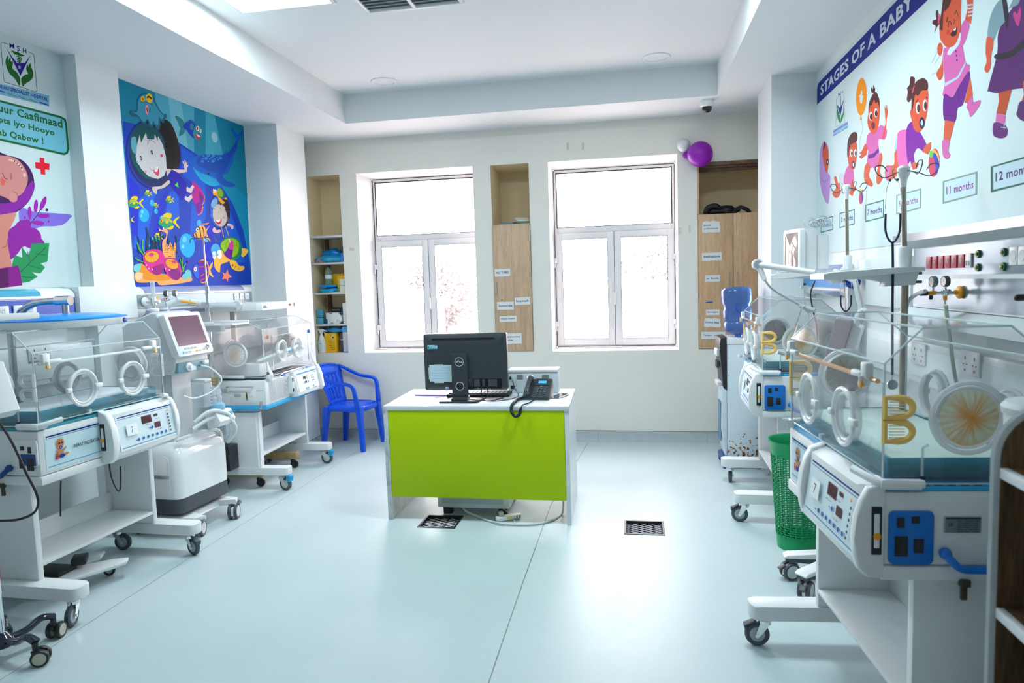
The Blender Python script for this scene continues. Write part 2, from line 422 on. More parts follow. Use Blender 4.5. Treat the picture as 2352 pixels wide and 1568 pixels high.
# ---- ceiling: flat border with a raised tray
TX0, TX1, TY0, TY1 = -2.50, .69, -1.4, 5.87
mb = MB()
grid(mb, 'z', CEIL, [-3.7, TX0, TX1, 1.7], [REAR-.2, TY0, TY1, 7.15], [(TX0, TX1, TY0, TY1)], CEILM)
for a, b in (((TX0, TY0), (TX1, TY0)), ((TX1, TY0), (TX1, TY1)), ((TX1, TY1), (TX0, TY1)), ((TX0, TY1), (TX0, TY0))):
    mb.quad((*a, CEIL), (*b, CEIL), (*b, TRAY), (*a, TRAY), CEILM)
mb.quad((TX0, TY0, TRAY), (TX1, TY0, TRAY), (TX1, TY1, TRAY), (TX0, TY1, TRAY), CEILM)
mb.b2((-3.7, REAR-.2, 3.38), (1.7, 7.15, 3.42), CEILM)
tag(mb.build('ceiling', smooth=False), kind='structure')
# ---- coved vinyl skirting
BASEM = mat('grey_vinyl_skirting', (.50, .55, .57), .45, var=.12, vscale=8)
GAP = mat('dirty_gap', (.10, .075, .05), .8, var=.7, vscale=30)
def skirt(name, segs):
    mb = MB()
    for (x0, y0), (x1, y1), (nx, ny) in segs:
        pr = [(0, .098), (.006, .096), (.008, .03), (.018, .010), (.034, .002), (.034, 0), (0, 0)]
        mb.loft([[(x0+nx*d, y0+ny*d, z) for d, z in pr], [(x1+nx*d, y1+ny*d, z) for d, z in pr]], BASEM)
        mb.b2((min(x0, x1)+0*nx, min(y0, y1)-.001-.002*abs(ny), .097), (max(x0, x1)+.001, max(y0, y1)+.001, .1005), GAP)
    return tag(mb.build(name), kind='structure')
skirt('baseboard_back', [((-3.45, B), (-2.60, B), (0, -1)), ((-2.597, B), (-.36, B), (0, -1)), ((-.357, B), (.66, B), (0, -1)), ((.663, B), (1.33, B), (0, -1))])
skirt('baseboard_left', [((XL, REAR), (XL, 3.72), (1, 0)), ((XL, 4.08), (XL, 5.69), (1, 0)), ((-3.07, 5.69), (-3.07, 6.2), (1, 0))])
skirt('baseboard_right', [((XR, REAR), (XR, 5.4), (-1, 0)), ((1.02, 5.42), (1.02, 5.96), (-1, 0))])
# ---- windows
PVC = mat('white_window_profile', (.88, .84, .84), .4, bump=.02)
GLASS = clear('window_glass', (.97, .97, .97), .02, (.9, .85, .9), .0)
CAULK = mat('old_black_sealant', (.03, .025, .03), .8, var=.6, vscale=40)
def frame(mb, x0, x1, z0, z1, w, y0, y1, m, wb=None):
    wb = wb or w
    mb.b2((x0, y0, z0), (x0+w, y1, z1), m, .003); mb.b2((x1-w, y0, z0), (x1, y1, z1), m, .003)
    mb.b2((x0+w, y0, z0), (x1-w, y1, z0+wb), m, .003); mb.b2((x0+w, y0, z1-w), (x1-w, y1, z1), m, .003)
def window(name, f_, seam_v, seam_h):
    x0, x1, z0, z1 = f_; cx = (x0+x1)/2
    mb = MB(); frame(mb, x0, x1, z0, z1, .028, YF, YF+.06, PVC); mb.b2((x0+.028, YF, 2.008), (x1-.028, YF+.06, 2.066), PVC, .003); mb.b2((cx-.02, YF+.012, z0+.02), (cx+.02, YF+.05, 2.01), PVC)
    fr = tag(mb.build(name), kind='structure')
    mb = MB(); g = .007
    for a, b, c, d in ((x0-g, x0, z0, z1), (x1, x1+g, z0, z1), (x0, x1, z0-g, z0), (x0, x1, z1, z1+g)): mb.b2((a, YF+.004, c), (b, YF+.03, d), CAULK)
    mb.build('sealant_gap', parent=fr)
    mb = MB(); mb.quad((x0+.03, YF+.03, 2.06), (x1-.03, YF+.03, 2.06), (x1-.03, YF+.03, z1-.03), (x0+.03, YF+.03, z1-.03), GLASS); mb.build('pane', parent=fr)
    mb = MB()
    for a, b in (((x0+.02, 2.06), (x0+.03, z1-.02)), ((x1-.03, 2.06), (x1-.02, z1-.02)), ((x0+.03, z1-.035), (x1-.03, z1-.025)), ((x0+.03, 2.06), (x1-.03, 2.066))): mb.b2((a[0], YF-.002, a[1]), (b[0], YF+.002, b[1]), CAULK)
    if seam_h: mb.b2((x0+.03, YF+.028, seam_h), (x1-.03, YF+.034, seam_h+.004), GREYP)
    if seam_v: mb.b2((seam_v, YF+.028, 2.30), (seam_v+.003, YF+.034, z1-.03), GREYP)
    mb.build('pane_gasket', parent=fr)
    for sx0, sx1, hs in ((x0+.008, cx-.003, -1), (cx+.003, x1-.008, 1)):
        mb = MB(); frame(mb, sx0, sx1, z0+.012, 2.006, .062, YF-.018, YF+.03, PVC)
        s = mb.build('window_sash', parent=fr)
        mb = MB(); mb.quad((sx0+.06, YF+.01, z0+.07), (sx1-.06, YF+.01, z0+.07), (sx1-.06, YF+.01, 1.948), (sx0+.06, YF+.01, 1.948), GLASS); mb.build('pane', parent=s)
        mb = MB(); frame(mb, sx0+.060, sx1-.060, z0+.072, 1.946, .004, YF-.02, YF-.014, CAULK); mb.build('pane_gasket', parent=s)
        for z in (1.72, 1.10):
            hx = sx0-.002 if hs < 0 else sx1+.002
            mb = MB(); mb.b2((hx-.018, YF-.035, z), (hx+.018, YF-.018, z+.05), PVC, .003); mb.cyl((hx-.012*-hs*0-.01*(-hs), YF-.032, z-.045), (hx-.01*(-hs), YF-.032, z), .008, PVC); mb.build('hinge', parent=s)
    mb = MB(); mb.b2((cx-.012, YF-.03, 1.30), (cx+.012, YF-.018, 1.42), PVC, .003); mb.box((cx, YF-.045, 1.36), (.016, .02, .11), PVC, .004); mb.build('window_handle', parent=fr)
    return fr
window('window_1', FL, None, 2.20); window('window_2', FR, -.05, 2.14)
# window sills are part of the reveal; grates in the floor
GRATE = mat('galvanised_mesh', (.42, .38, .42), .45, .7)
for i, (g, lab) in enumerate(zip(GR, ('square mesh floor grate partly under the green fronted desk', 'square mesh floor grate in the open floor right of the desk'))):
    x0, x1, y0, y1 = g
    r = empty('floor_grate', ((x0+x1)/2, (y0+y1)/2, -.03), 0, lab, 'floor grate'); cx, cy = (x0+x1)/2, (y0+y1)/2
    mb = MB(); w = .012; X, Y = (x1-x0)/2, (y1-y0)/2
    for a, b in (((-X, -Y), (X, -Y+w)), ((-X, Y-w), (X, Y)), ((-X, -Y+w), (-X+w, Y-w)), ((X-w, -Y+w), (X, Y-w))): mb.b2((*a, -.0), (*b, .034), BLACK)
    mb.build('frame', parent=r)
    mb = MB(); sp = .034
    k = -10
    for sgn in (1, -1):
        for k in range(-9, 10):
            c0 = k*sp; pts = []
            # lines y = sgn*0.55x + c clipped to the opening
            sl = .6*sgn; xa, xb = -X+w, X-w; ya, yb = sl*xa+c0, sl*xb+c0; lim = Y-w
            def clip(xa, ya, xb, yb):
                P = []
                for t in [0, 1]+[(l-ya)/(yb-ya) for l in (-lim, lim)]:
                    if -1e-6 <= t <= 1+1e-6:
                        y = ya+(yb-ya)*t
                        if abs(y) <= lim+1e-6: P.append((xa+(xb-xa)*t, y))
                P = sorted(set((round(a, 4), round(b, 4)) for a, b in P)); return P
            P = clip(xa, ya, xb, yb)
            if len(P) >= 2 and P[0] != P[-1]: mb.tube([(P[0][0], P[0][1], .012), (P[-1][0], P[-1][1], .012)], .0028, GRATE, 4)
    tag(mb.build('mesh', parent=r), kind='stuff')
# ---- ceiling fittings
lamp = mat('lit_diffuser', (.9, .95, 1), .5, emit=(.85, .97, 1, 3.2))
for x, y, lab in ((-2.03, 3.69, 'square recessed ceiling light panel in the tray, lit, top left'),):
    r = empty('ceiling_light_panel', (x, y, TRAY), 0, lab, 'ceiling light')
    mb = MB()
    for a, b in (((-.31, -.31), (.31, -.29)), ((-.31, .29), (.31, .31)), ((-.31, -.29), (-.29, .29)), ((.29, -.29), (.31, .29))): mb.b2((*a, -.014), (*b, 0), WHITE, .002)
    mb.build('frame', parent=r)
    mb = MB(); mb.quad((-.29, -.29, -.006), (.29, -.29, -.006), (.29, .29, -.006), (-.29, .29, -.006), lamp); mb.build('diffuser', parent=r)
r = empty('ceiling_vent', (-1.29, 3.88, TRAY), 0, 'white louvred square air vent in the ceiling tray', 'ceiling vent')
mb = MB(); frame(mb, 0, 0, 0, 0, 0, 0, 0, WHITE) if False else None
for a, b in (((-.31, -.31), (.31, -.285)), ((-.31, .285), (.31, .31)), ((-.31, -.285), (-.285, .285)), ((.285, -.285), (.31, .285)), ((-.012, -.285), (.012, .285))): mb.b2((*a, -.016), (*b, 0), WHITE, .003)
mb.build('frame', parent=r)
for i in range(13):
    mb = MB(); y = -.26+i*.043
    for xa, xb in ((-.284, -.013), (.013, .284)): mb.box(((xa+xb)/2, y, -.008), (xb-xa, .03, .002), LGREY, rx=.6)
    mb.build('slat', parent=r, smooth=False)
mb = MB(); mb.quad((-.285, -.285, -.001), (.285, -.285, -.001), (.285, .285, -.001), (-.285, .285, -.001), GREYP); mb.build('backing', parent=r)
for x, y, lab in ((-2.02, 5.585, 'round flush ceiling speaker near the left window'), (.20, 5.575, 'round flush ceiling speaker near the dome camera')):
    r = empty('ceiling_speaker', (x, y, TRAY), 0, lab, 'ceiling speaker')
    mb = MB(); mb.lathe((0, 0, 0), [(.11, 0), (.11, -.004), (.105, -.008), (.088, -.008), (.086, -.003), (.086, 0)], WHITE, 40); mb.build('rim', parent=r)
    mb = MB(); mb.lathe((0, 0, 0), [(.086, -.001), (.086, -.004), (0, -.005)], CEILM, 40); mb.build('grille', parent=r)
r = empty('dome_camera', (.625, 6.02, CEIL), 0, 'small white and black dome security camera under the ceiling edge', 'security camera')
mb = MB(); mb.lathe((0, 0, 0), [(.056, 0), (.058, -.03), (.054, -.045), (.045, -.052), (.0, -.052)], WHITE, 32); mb.build('housing', parent=r)
mb = MB(); mb.lathe((0, 0, 0), [(.040, -.05), (.040, -.065), (.034, -.082), (.02, -.094), (0, -.098)], mat('smoked_dome', (.01, .01, .012), .05), 32); mb.build('dome', parent=r)
# ================================================================ INCUBATORS
R = math.radians
def caster(parent, x, y, z=0, r=.05, w=.026, tyre=None, fork=None, hub=None, top=.13, yaw=0, brake=None, trail=.03, name='caster'):
    """swivel caster: stem, fork, wheel (sub-part); z = floor"""
    tyre = tyre or RUBBER; fork = fork or CHROME; hub = hub or GREYP
    e = Matrix.Translation((x, y, z))@Matrix.Rotation(yaw, 4, 'Z')
    mb = MB(); mb.xf = e
    mb.cyl((0, 0, top-.018), (0, 0, top), r*.42, fork, 16); mb.cyl((0, 0, top-.03), (0, 0, top-.016), r*.56, fork, 16)
    for s in (-1, 1):
        mb.prism([(-r*.42, top-.028), (r*.42, top-.028), (trail+r*.22, r*.85), (trail, r*.72), (trail-r*.22, r*.95)], 'y', s*(w/2+.004), s*(w/2+.007), fork)
    mb.cyl((trail, -w/2-.012, r), (trail, w/2+.012, r), .006, fork, 10)
    mb.box((0, 0, top-.03), (r*.84, w+.014, .004), fork)
    if brake: mb.box((trail+r*.55, 0, r*2.0), (r*1.0, w*1.3, .006), brake, .002, ry=.45); mb.box((trail+r*.95, 0, r*1.62), (.012, w*1.25, .024), brake, .003, ry=.3)
    o = mb.build(name, parent=parent)
    mb = MB(); mb.xf = e
    mb.lathe((trail, 0, r), [(r*.62, -w/2+.003), (r*.86, -w/2), (r, -w/2+.006), (r, w/2-.006), (r*.86, w/2), (r*.62, w/2-.003)], tyre, 28, 'y')
    mb.lathe((trail, 0, r), [(0, -w/2+.001), (r*.62, -w/2+.003), (r*.62, w/2-.003), (0, w/2-.001)], hub, 24, 'y')
    mb.build('wheel', parent=o)
    return o
def twin(parent, x, y, z=0, r=.05, yaw=0, top=.11, tyre=None, disc=None, cap=None, name='caster', lock=None):
    """twin wheel caster with light discs"""
    tyre = tyre or DGREY; disc = disc or LGREY; cap = cap or WHITE; e = Matrix.Translation((x, y, z))@Matrix.Rotation(yaw, 4, 'Z')
    mb = MB(); mb.xf = e; mb.cyl((0, 0, r*1.7), (0, 0, top), r*.34, cap, 16)
    mb.prism([(-r*.5, r*1.75), (r*.3, r*1.9), (r*1.25, r*1.5), (r*1.3, r*.6), (r*.9, r*.5), (r*.1, r*.9), (-r*.4, r*1.3)], 'y', -.008, .008, cap, .003)
    if lock: mb.box((r*1.45, 0, r*1.5), (r*.8, .03, .012), lock, .003, ry=.5)
    o = mb.build(name, parent=parent)
    for s in (-1, 1):
        mb = MB(); mb.xf = e; c = (r*.45, s*.02, r)
        mb.lathe(c, [(r*.7, -.009), (r*.92, -.010), (r, -.004), (r, .004), (r*.92, .010), (r*.7, .009)], tyre, 28, 'y')
        mb.lathe(c, [(0, -.009), (r*.72, -.0095), (r*.72, .0095), (0, .009)], disc, 24, 'y'); mb.build('wheel', parent=o)
    return o
def port(parent, c, ax, r=.085, oval=1.0, mat_=None, iris=None, out=-1, latch=1, name='hand_port', lat_col=None):
    """round access port lying in the plane normal to ax ('x' or 'y'); out = side it opens to"""
    m = mat_ or SILI; mb = MB(); n = 30
    def P(a, rr, d):
        u, v = rr*math.cos(a), rr*oval*math.sin(a)
        return (c[0]+u, c[1]+out*d, c[2]+v) if ax == 'y' else (c[0]+out*d, c[1]+u, c[2]+v)
    mb.tube([P(2*math.pi*j/n, r, .018) for j in range(n)], .0075, m, 8, closed=True)
    mb.tube([P(2*math.pi*j/n, r*.84, .012) for j in range(n)], .0065, m, 6, closed=True)
    mb.loft([[P(2*math.pi*j/n, r*.9, d) for j in range(n)] for d in (-.012, .018)], m, cap=False)
    o = mb.build(name, parent=parent)
    mb = MB(); mb.poly([P(2*math.pi*j/n, r*.86, .016) for j in range(n)], ACR); mb.build('port_cover', parent=o)
    if latch:
        for s, L in ((1, .045), (-1, .03)):
            mb = MB(); q = P(0 if s > 0 else math.pi, r*1.08, .022); d = (L, .016, .022) if ax == 'y' else (.016, L, .022)
            mb.box(q, d, WHITE, .004)
            q2 = (q[0], q[1], q[2]-.016) if s > 0 else q
            mb.cyl((q2[0], q2[1], q2[2]-.012), (q2[0], q2[1], q2[2]+.012), .005, WHITE, 8)
            mb.build('latch', parent=o)
    if iris:
        k = 48; rnd = random.Random(int(c[0]*100+c[2]*1000)); V = [P(.6, r*.05, .030)]; Cc = [iris[0]]; Fc = []
        for q, (f_, dd) in enumerate(((.28, .027), (.55, .023), (.80, .019))):
            for j in range(k):
                V.append(P(2*math.pi*j/k, r*f_, dd+.0022*(j % 2))); t = min(1, max(0, (f_*1.15+rnd.uniform(-.28, .28))))
                if q == 2 and iris[3]: t = .35+.5*abs(math.sin(math.pi*j/k*1.3+.3))
                Cc.append(tuple(a*(1-t)+b*t for a, b in zip(iris[0], iris[1])))
        for j in range(k):
            Fc.append((0, 1+j, 1+(j+1) % k))
            for q in (0, k): Fc.append((1+q+j, 1+q+k+j, 1+q+k+(j+1) % k, 1+q+(j+1) % k))
        me = bpy.data.meshes.new('iris_sleeve'); me.from_pydata([tuple(v) for v in V], [], Fc); at_ = me.color_attributes.new('Ink', 'FLOAT_COLOR', 'POINT')
        for q, cc in enumerate(Cc): at_.data[q].color = (*cc, 1)
        me.materials.append(iris[2]); oo = bpy.data.objects.new('iris_sleeve', me); COL.objects.link(oo); oo.parent = o
    return o
def iris_material(name, a):
    m = printmat().copy(); m.name = name; b = m.node_tree.nodes['Principled BSDF']; b.inputs['Alpha'].default_value = a; b.inputs['Roughness'].default_value = .35; return m
IRO = ((.80, .30, .0), (.78, .92, .74), iris_material('amber_stained_silicone', .95), True)
IRW = ((.92, .70, .52), (.95, .94, .92), iris_material('pale_silicone_sleeve', .75), False)
YD = mat('yellowed_silicone', (.95, .62, .18), .4)
def Dshape(parent, x, y, z, m, w=.075, h=.056, d=.008):
    pts = [(y, z-h/2), (y+w*.5, z-h/2)]+[(y+w*.5+w*.5*math.sin(a), z-h/2*math.cos(a)) for a in [math.pi*j/10 for j in range(1, 10)]]+[(y+w*.5, z+h/2), (y, z+h/2)]
    mb = MB(); mb.tube([(x, p[0], p[1]) for p in pts], .0098, m, 6, closed=True)
    for k in range(5): mb.b2((x-.002, y+.012, z-h*.32+k*h*.15), (x+.002, y+w*.72, z-h*.32+k*h*.15+.002), m)
    return mb.build('tubing_port', parent=parent)
PANELW = mat('decal_white', (.74, .84, .88), .35)
def baby_print(A, cx, cy, s, sx=1):
    sk, ln, bl = lin(196, 130, 92), lin(60, 40, 40), lin(25, 60, 150)
    e = lambda x, y, rx, ry, c, rot=0: A.ell(cx+sx*x*s, cy+y*s, rx*s, ry*s, c, rot)
    e(0, .42, .31, .33, lin(190, 210, 215)); e(0, .38, .28, .29, sk); e(-.02, .2, .22, .14, sk)
    e(.02, .14, .10, .10, bl); e(.02, .14, .045, .045, lin(120, 150, 200))
    e(0, -.15, .2, .22, sk); e(.28, .02, .14, .05, sk, 40*sx); e(-.2, .0, .13, .06, sk, -20*sx); e(.3, -.3, .22, .07, sk, 10*sx)
    e(.05, -.34, .2, .11, bl); e(-.27, -.36, .11, .15, lin(165, 60, 60)); e(-.27, -.2, .09, .08, lin(180, 90, 60)); e(-.24, -.42, .07, .08, lin(220, 90, 130))
    A.line([(cx+sx*a*s, cy+b*s) for a, b in ((-.12, .4), (-.06, .42))], .012*s*8, ln); A.line([(cx+sx*a*s, cy+b*s) for a, b in ((.06, .42), (.12, .4))], .012*s*8, ln)
def incubator(loc, rz, label, aged, yaws=(200, 250, 20, 280), brk=(1,), frontpaper='7'):
    r = empty('infant_incubator', loc, rz, label, 'incubator')
    edge = ACRE; sil = SILI
    for k, (x, y) in enumerate(((-.418, -.32), (.418, -.32), (-.418, .177), (.418, .177))): caster(r, x, y, yaw=R(yaws[k]), brake=RUBBER if k in brk else None)
    for s in (-1, 1):
        mb = MB(); mb.prism([(s*.418+a, b) for a, b in rrect(-.05, -.385, .05, .24, .035)], 'z', .13, .19, PAINTW, .006); mb.build('foot_bar', parent=r)
        mb = MB(); mb.b2((s*.373, -.12, .19), (s*.405, .19, .67), PAINTW, .003); p = mb.build('leg_board', parent=r)
    mb = MB(); mb.b2((-.373, -.12, .250), (.373, .17, .268), PAINTW, .002); mb.build('shelf', parent=r)
    mb = MB(); mb.b2((-.373, .155, .268), (.373, .17, .375), PAINTW, .002); mb.build('shelf_upstand', parent=r)
    mb = MB(); mb.b2((-.432, -.218, .712), (.432, .245, .925), WHITE, .008); body = mb.build('body', parent=r)
    mb = MB(); mb.b2((-.436, -.222, .668), (.436, .249, .710), WHITE, .005); mb.build('base_tray', parent=r)
    mb = MB(); mb.b2((-.425, -.210, .925), (.425, .24, .940), SKYB if aged else mat('teal_deck', (.05, .33, .42), .4), .004)
    mb.build('deck', parent=r)
    mb = MB()
    for s in (-1, 1):
        for k in range(5): mb.b2((s*.41-.012, -.11+k*.035, .940), (s*.41+.012, -.09+k*.035, .9415), BLACK)
    mb.build('deck_vents', parent=r)
    # control pod and its face
    mb = MB(); mb.prism([(-.21, .69), (-.283, .70), (-.290, .715), (-.262, .925), (-.21, .945)], 'x', -.045, .42, WHITE, .004); pod = mb.build('control_panel', parent=r)
    for x0, x1 in ((-.075, -.032), (.405, .437)):
        mb = MB(); pr = [(-.212, .672), (-.262, .676), (-.286, .70), (-.297, .74), (-.298, .79), (-.292, .85), (-.280, .90), (-.26, .938), (-.212, .955)]
        mb.prism(pr, 'x', x0, x1, WHITE, .010, 3); c = mb.build('panel_cheek', parent=pod)
        sx = x0-.0005 if x0 < 0 else x1+.0005
        mb = MB(); mb.b2((sx-.003, -.252, .745), (sx+.003, -.224, .885), BLACK, .002); mb.b2((sx-.006, -.246, .765), (sx+.006, -.231, .865), WHITE, .003); mb.build('side_clip', parent=c)
        mb = MB(); mb.lathe((sx+(-.006 if x0 < 0 else .006), -.2385, .80), [(0, -.001), (.010, -.001), (.010, .001), (0, .001)], ORANGE, 16, 'x'); mb.build('warning_dot', parent=c)
    n = Vector((0, -.99, -.13)).normalized()
    y0, z0, y1, z1 = -.2905, .722, -.2640, .912
    pl = lambda u, v: (u, y0+(y1-y0)*v-.0008, z0+(z1-z0)*v)
    A = Art(pl, n)
    W_, K = lin(214, 230, 236), lin(20, 30, 120)
    A.poly([(-.018, .02), (.415, .02), (.415, .98), (-.018, .98)], W_)
    A.rect(-.005, .93, .405, .96, K); A.rect(-.005, .885, .405, .895, K); A.rect(-.005, .085, .405, .1, lin(30, 110, 180))
    A.rect(.16, .60, .235, .82, lin(90, 50, 62)); A.rect(.165, .63, .23, .79, lin(70, 30, 40)); A.rect(.255, .73, .285, .80, lin(90, 50, 62)); A.rect(.25, .40, .295, .56, lin(90, 50, 62))
    for k in range(7): A.ell(.115+k*.035, .22, .0085, .042, lin(20, 105, 185), n=12)
    A.rect(.088, .21, .1, .23, lin(20, 60, 120)); A.ell(.225, .45, .009, .045, lin(20, 105, 185), n=12); A.rect(.2, .44, .212, .46, lin(20, 60, 120))
    for k in range(6): A.ell(.36, .70-k*.095, .006, .028, lin(60, 60, 70), n=10)
    A.poly([(.352, .80), (.368, .80), (.36, .86)], lin(240, 160, 30))
    for x, v, w in ((.17, .55, .05), (.255, .66, .035), (.255, .345, .04)): A.text('~BABY TEMP' if w > .04 else '~SET TEMP', lin(70, 90, 130), (x, v), (x+w, v), (x, v+.03))
    A.rect(.035, .40, .115, .72, lin(232, 240, 242)); A.text(frontpaper, lin(80, 90, 110), (.065, .47), (.085, .47), (.065, .64))
    A.build('panel_decal', parent=pod)
    # name decal on the front
    A = Art(lambda u, v: (u, -.2188, v), (0, -1, 0))
    A.rect(-.40, .728, -.04, .900, lin(200, 224, 232)); A.rect(-.392, .886, -.05, .893, K); A.rect(-.392, .879, -.05, .881, K); A.rect(-.392, .7435, -.05, .746, lin(30, 130, 180))
    baby_print(A, -.318, .812, .085)
    A.text('INFANT INCUBATOR', lin(20, 40, 55), (-.245, .803), (-.085, .803), (-.245, .821), .02)
    if aged: A.rect(-.20, .79, -.16, .84, lin(205, 222, 228)); A.rect(-.13, .785, -.10, .825, lin(205, 222, 228))
    A.build('name_decal', parent=r)
    # end faces: socket recess, plate, bumper
    for s in (-1, 1):
        xe = s*.4325
        mb = MB(); bl = BLUEP if aged else NAVY
        pts = rrect(-.205, .718, -.085, .872, .012)
        mb.prism(pts if aged else rrect(-.215, .76, -.06, .885, .012), 'x', xe, xe+s*.008, bl if aged else WHITE, .003)
        if not aged: mb.prism(rrect(-.205, .765, -.12, .82, .005), 'x', xe+s*.008, xe+s*.0084, NAVY)
        so = mb.build('socket_panel', parent=r)
        mb = MB()
        xq = xe+s*.0088
        for a, b, c_, d_ in ((-.185, .825, -.165, .855), (-.145, .838, -.125, .858), (-.19, .742, -.155, .80), (-.138, .752, -.112, .793)): mb.b2((xq-.002, a, b), (xq+.002, c_, d_), BLACK, .001)
        mb.build('socket', parent=so)
        if aged:
            mb = MB(); mb.box((xe+s*.001, -.006, .832), (.002, .10, .048), GREYP, .001); pt = mb.build('rating_plate', parent=r)
            A = Art((lambda u, v, X=xe+s*.0028: (X, u, v)), (s, 0, 0)); c_ = lin(30, 40, 45); A.rect(-.053, .810, .041, .854, lin(120, 135, 138)); A.rect(-.052, .849, .04, .853, c_)
            f_ = (lambda a, b: (a, b)) if s > 0 else (lambda a, b: (b, a))
            A.text('CE', c_, (-.045, .828), (-.033, .828), (-.045, .838), .02)
            for k in range(6): A.text('~MODEL 220V 50HZ 800VA' if k % 2 else '~TYPE BF CLASS I NO 0412', c_, (-.022, .812+k*.0062), (.036, .812+k*.0062), (-.022, .8155+k*.0062))
            A.build('plate_lettering', parent=pt)
        mb = MB(); mb.tube([(xe+s*.012, -.055, .752), (xe+s*.03, -.045, .735), (xe+s*.03, -.02, .716), (xe+s*.03, .03, .713), (xe+s*.03, .2, .713)], .0115, bl, 10, smooth=4); mb.sphere((xe+s*.012, -.055, .752), .017, bl, 12); mb.cyl((xe+s*.03, .2, .713), (xe, .2, .713), .010, bl); mb.build('bumper_bar', parent=r)
        mb = MB(); mb.b2((xe-.004*s, -.012, .655), (xe+s*.016, .014, .675), mat('brown_latch', (.05, .035, .02), .5), .002); mb.b2((xe-.002*s, -.008, .615), (xe+s*.010, .008, .657), MATS['brown_latch'], .002); mb.build('end_latch', parent=r)
        A = Art((lambda u, v, X=xe+s*.0005: (X, u, v)), (s, 0, 0)); A.poly([(.04, .688), (.052, .688), (.046, .698)], lin(220, 150, 20))
        A.text('~CAUTION: DO NOT TILT', lin(40, 40, 45), (.058, .690), (.10, .690), (.058, .694)); A.build('warning_label', parent=r)
    # corner grips
    for sx in (-1, 1):
        for sy in (-1, 1):
            X, Y = sx*.43, sy*.222 if sy < 0 else .245
            mb = MB()
            mb.tube([(sx*.34, Y+sy*.045, .968), (sx*.40, Y+sy*.022, .958), (X, Y, .950), (X+sx*.004, Y-sy*.04, .950), (X+sx*.004, Y-sy*.11, .950)], [.012]*17, WHITE, 10, smooth=4)
            mb.tube([(X-sx*.04, Y, .948), (X, Y, .948), (X+sx*.006, Y-sy*.10, .948)], .016, WHITE, 10)
            mb.build('corner_grip', parent=r)
    # hood
    T = .004; ym, yM, zb, zf, zt = -.215, .225, .945, 1.290, 1.388
    prof = [(ym, zb), (yM, zb), (yM, zf), (.115, zt), (-.115, zt), (ym, zf)]
    for s in (-1, 1):
        mb = MB(); mb.prism(prof, 'x', s*.417, s*.417+s*T, ACR); e = mb.build('hood_end_panel', parent=r, smooth=False)
        mb = MB(); mb.tube([(s*.419, a, b) for a, b in prof], .0035, edge, 5, closed=True); mb.build('panel_edge', parent=e)
    mb = MB(); mb.b2((-.413, ym-.002, zb+.01), (.413, ym+.002, 1.235), ACR); fd = mb.build('front_door', parent=r, smooth=False)
    mb = MB(); mb.tube([(-.413, ym, zb+.01), (.413, ym, zb+.01), (.413, ym, 1.235), (-.413, ym, 1.235)], .003, edge, 5, closed=True); mb.build('panel_edge', parent=fd)
    mb = MB(); mb.b2((-.417, yM-.002, zb), (.417, yM+.002, zf), ACR); bd = mb.build('back_door', parent=r, smooth=False)
    mb = MB()
    for a, b in (((ym, 1.245), (ym, zf)), ((ym, zf), (-.115, zt)), ((-.115, zt), (.115, zt)), ((.115, zt), (yM, zf))): mb.quad((-.417, *a), (.417, *a), (.417, *b), (-.417, *b), ACR)
    top = mb.build('hood_top', parent=r, smooth=False)
    mb = MB()
    for a in ((ym, zf), (-.115, zt), (.115, zt), (yM, zf)): mb.tube([(-.417, *a), (.417, *a)], .0035, edge, 5)
    mb.build('panel_edge', parent=top)
    mb = MB(); mb.cyl((-.40, ym-.010, 1.238), (.40, ym-.010, 1.238), .0075, ACRO if aged else sil, 8); mb.build('hinge_rail', parent=r)
    for x in (-.37, .34):
        mb = MB(); mb.b2((x-.02, ym-.028, 1.235), (x+.02, ym-.004, 1.285), LGREY if aged else WHITE, .006); mb.cyl((x, ym-.03, 1.215), (x, ym-.03, 1.245), .009, LGREY if aged else WHITE, 12); mb.box((x-.055 if x > 0 else x+.05, ym-.02, 1.245), (.07, .018, .02), LGREY if aged else WHITE, .006); cl = mb.build('door_clip', parent=r)
        mb = MB(); mb.lathe((x, ym-.032, 1.222), [(0, -.006), (.012, -.005), (.013, 0), (.012, .002), (0, .002)], ORANGE, 16, 'y'); mb.build('orange_button', parent=cl)
    for x, ov in ((-.165, 1.06), (.168, 1.06)): port(r, (x, ym, 1.09), 'y', .084, ov, sil)
    for x in (-.217, .217): port(r, (x, yM, 1.09), 'y', .08, 1.05, sil, out=1)
    for s in (-1, 1):
        port(r, (s*.42, .0, 1.137), 'x', .098, 1.0, sil, iris=IRO if aged else None, out=s, latch=0, name='end_port')
        for z in (1.165, 1.097): Dshape(r, s*.424, -.215, z, YD if aged else sil)
        mb = MB(); mb.tube([(s*.424, -.112, .955), (s*.424, -.112, 1.05), (s*.43, -.10, 1.06)], .004, TUBE, 6); mb.b2((s*.422, -.116, .95), (s*.434, -.108, .97), BLACK); mb.build('sensor_lead', parent=r)
    # mattress and tray
    blue = ACRB
    mb = MB()
    mb.b2((-.385, -.185, .965), (.385, .19, .972), blue)
    for a, b in (((-.385, -.19), (.385, -.183)), ((-.385, .185), (.385, .192)), ((-.39, -.19), (-.383, .19)), ((.383, -.19), (.39, .19))): mb.b2((*a, .955), (*b, 1.012), blue, .002)
    mb.build('mattress_tray', parent=r)
    mb = MB(); mb.b2((-.375, -.172, .974), (.375, .178, 1.012), mat('pale_green_mattress', (.66, .80, .74), .5, bump=.2, bscale=14) if aged else mat('white_mattress', (.74, .80, .82), .5, bump=.2, bscale=14), .014); mb.build('mattress', parent=r)
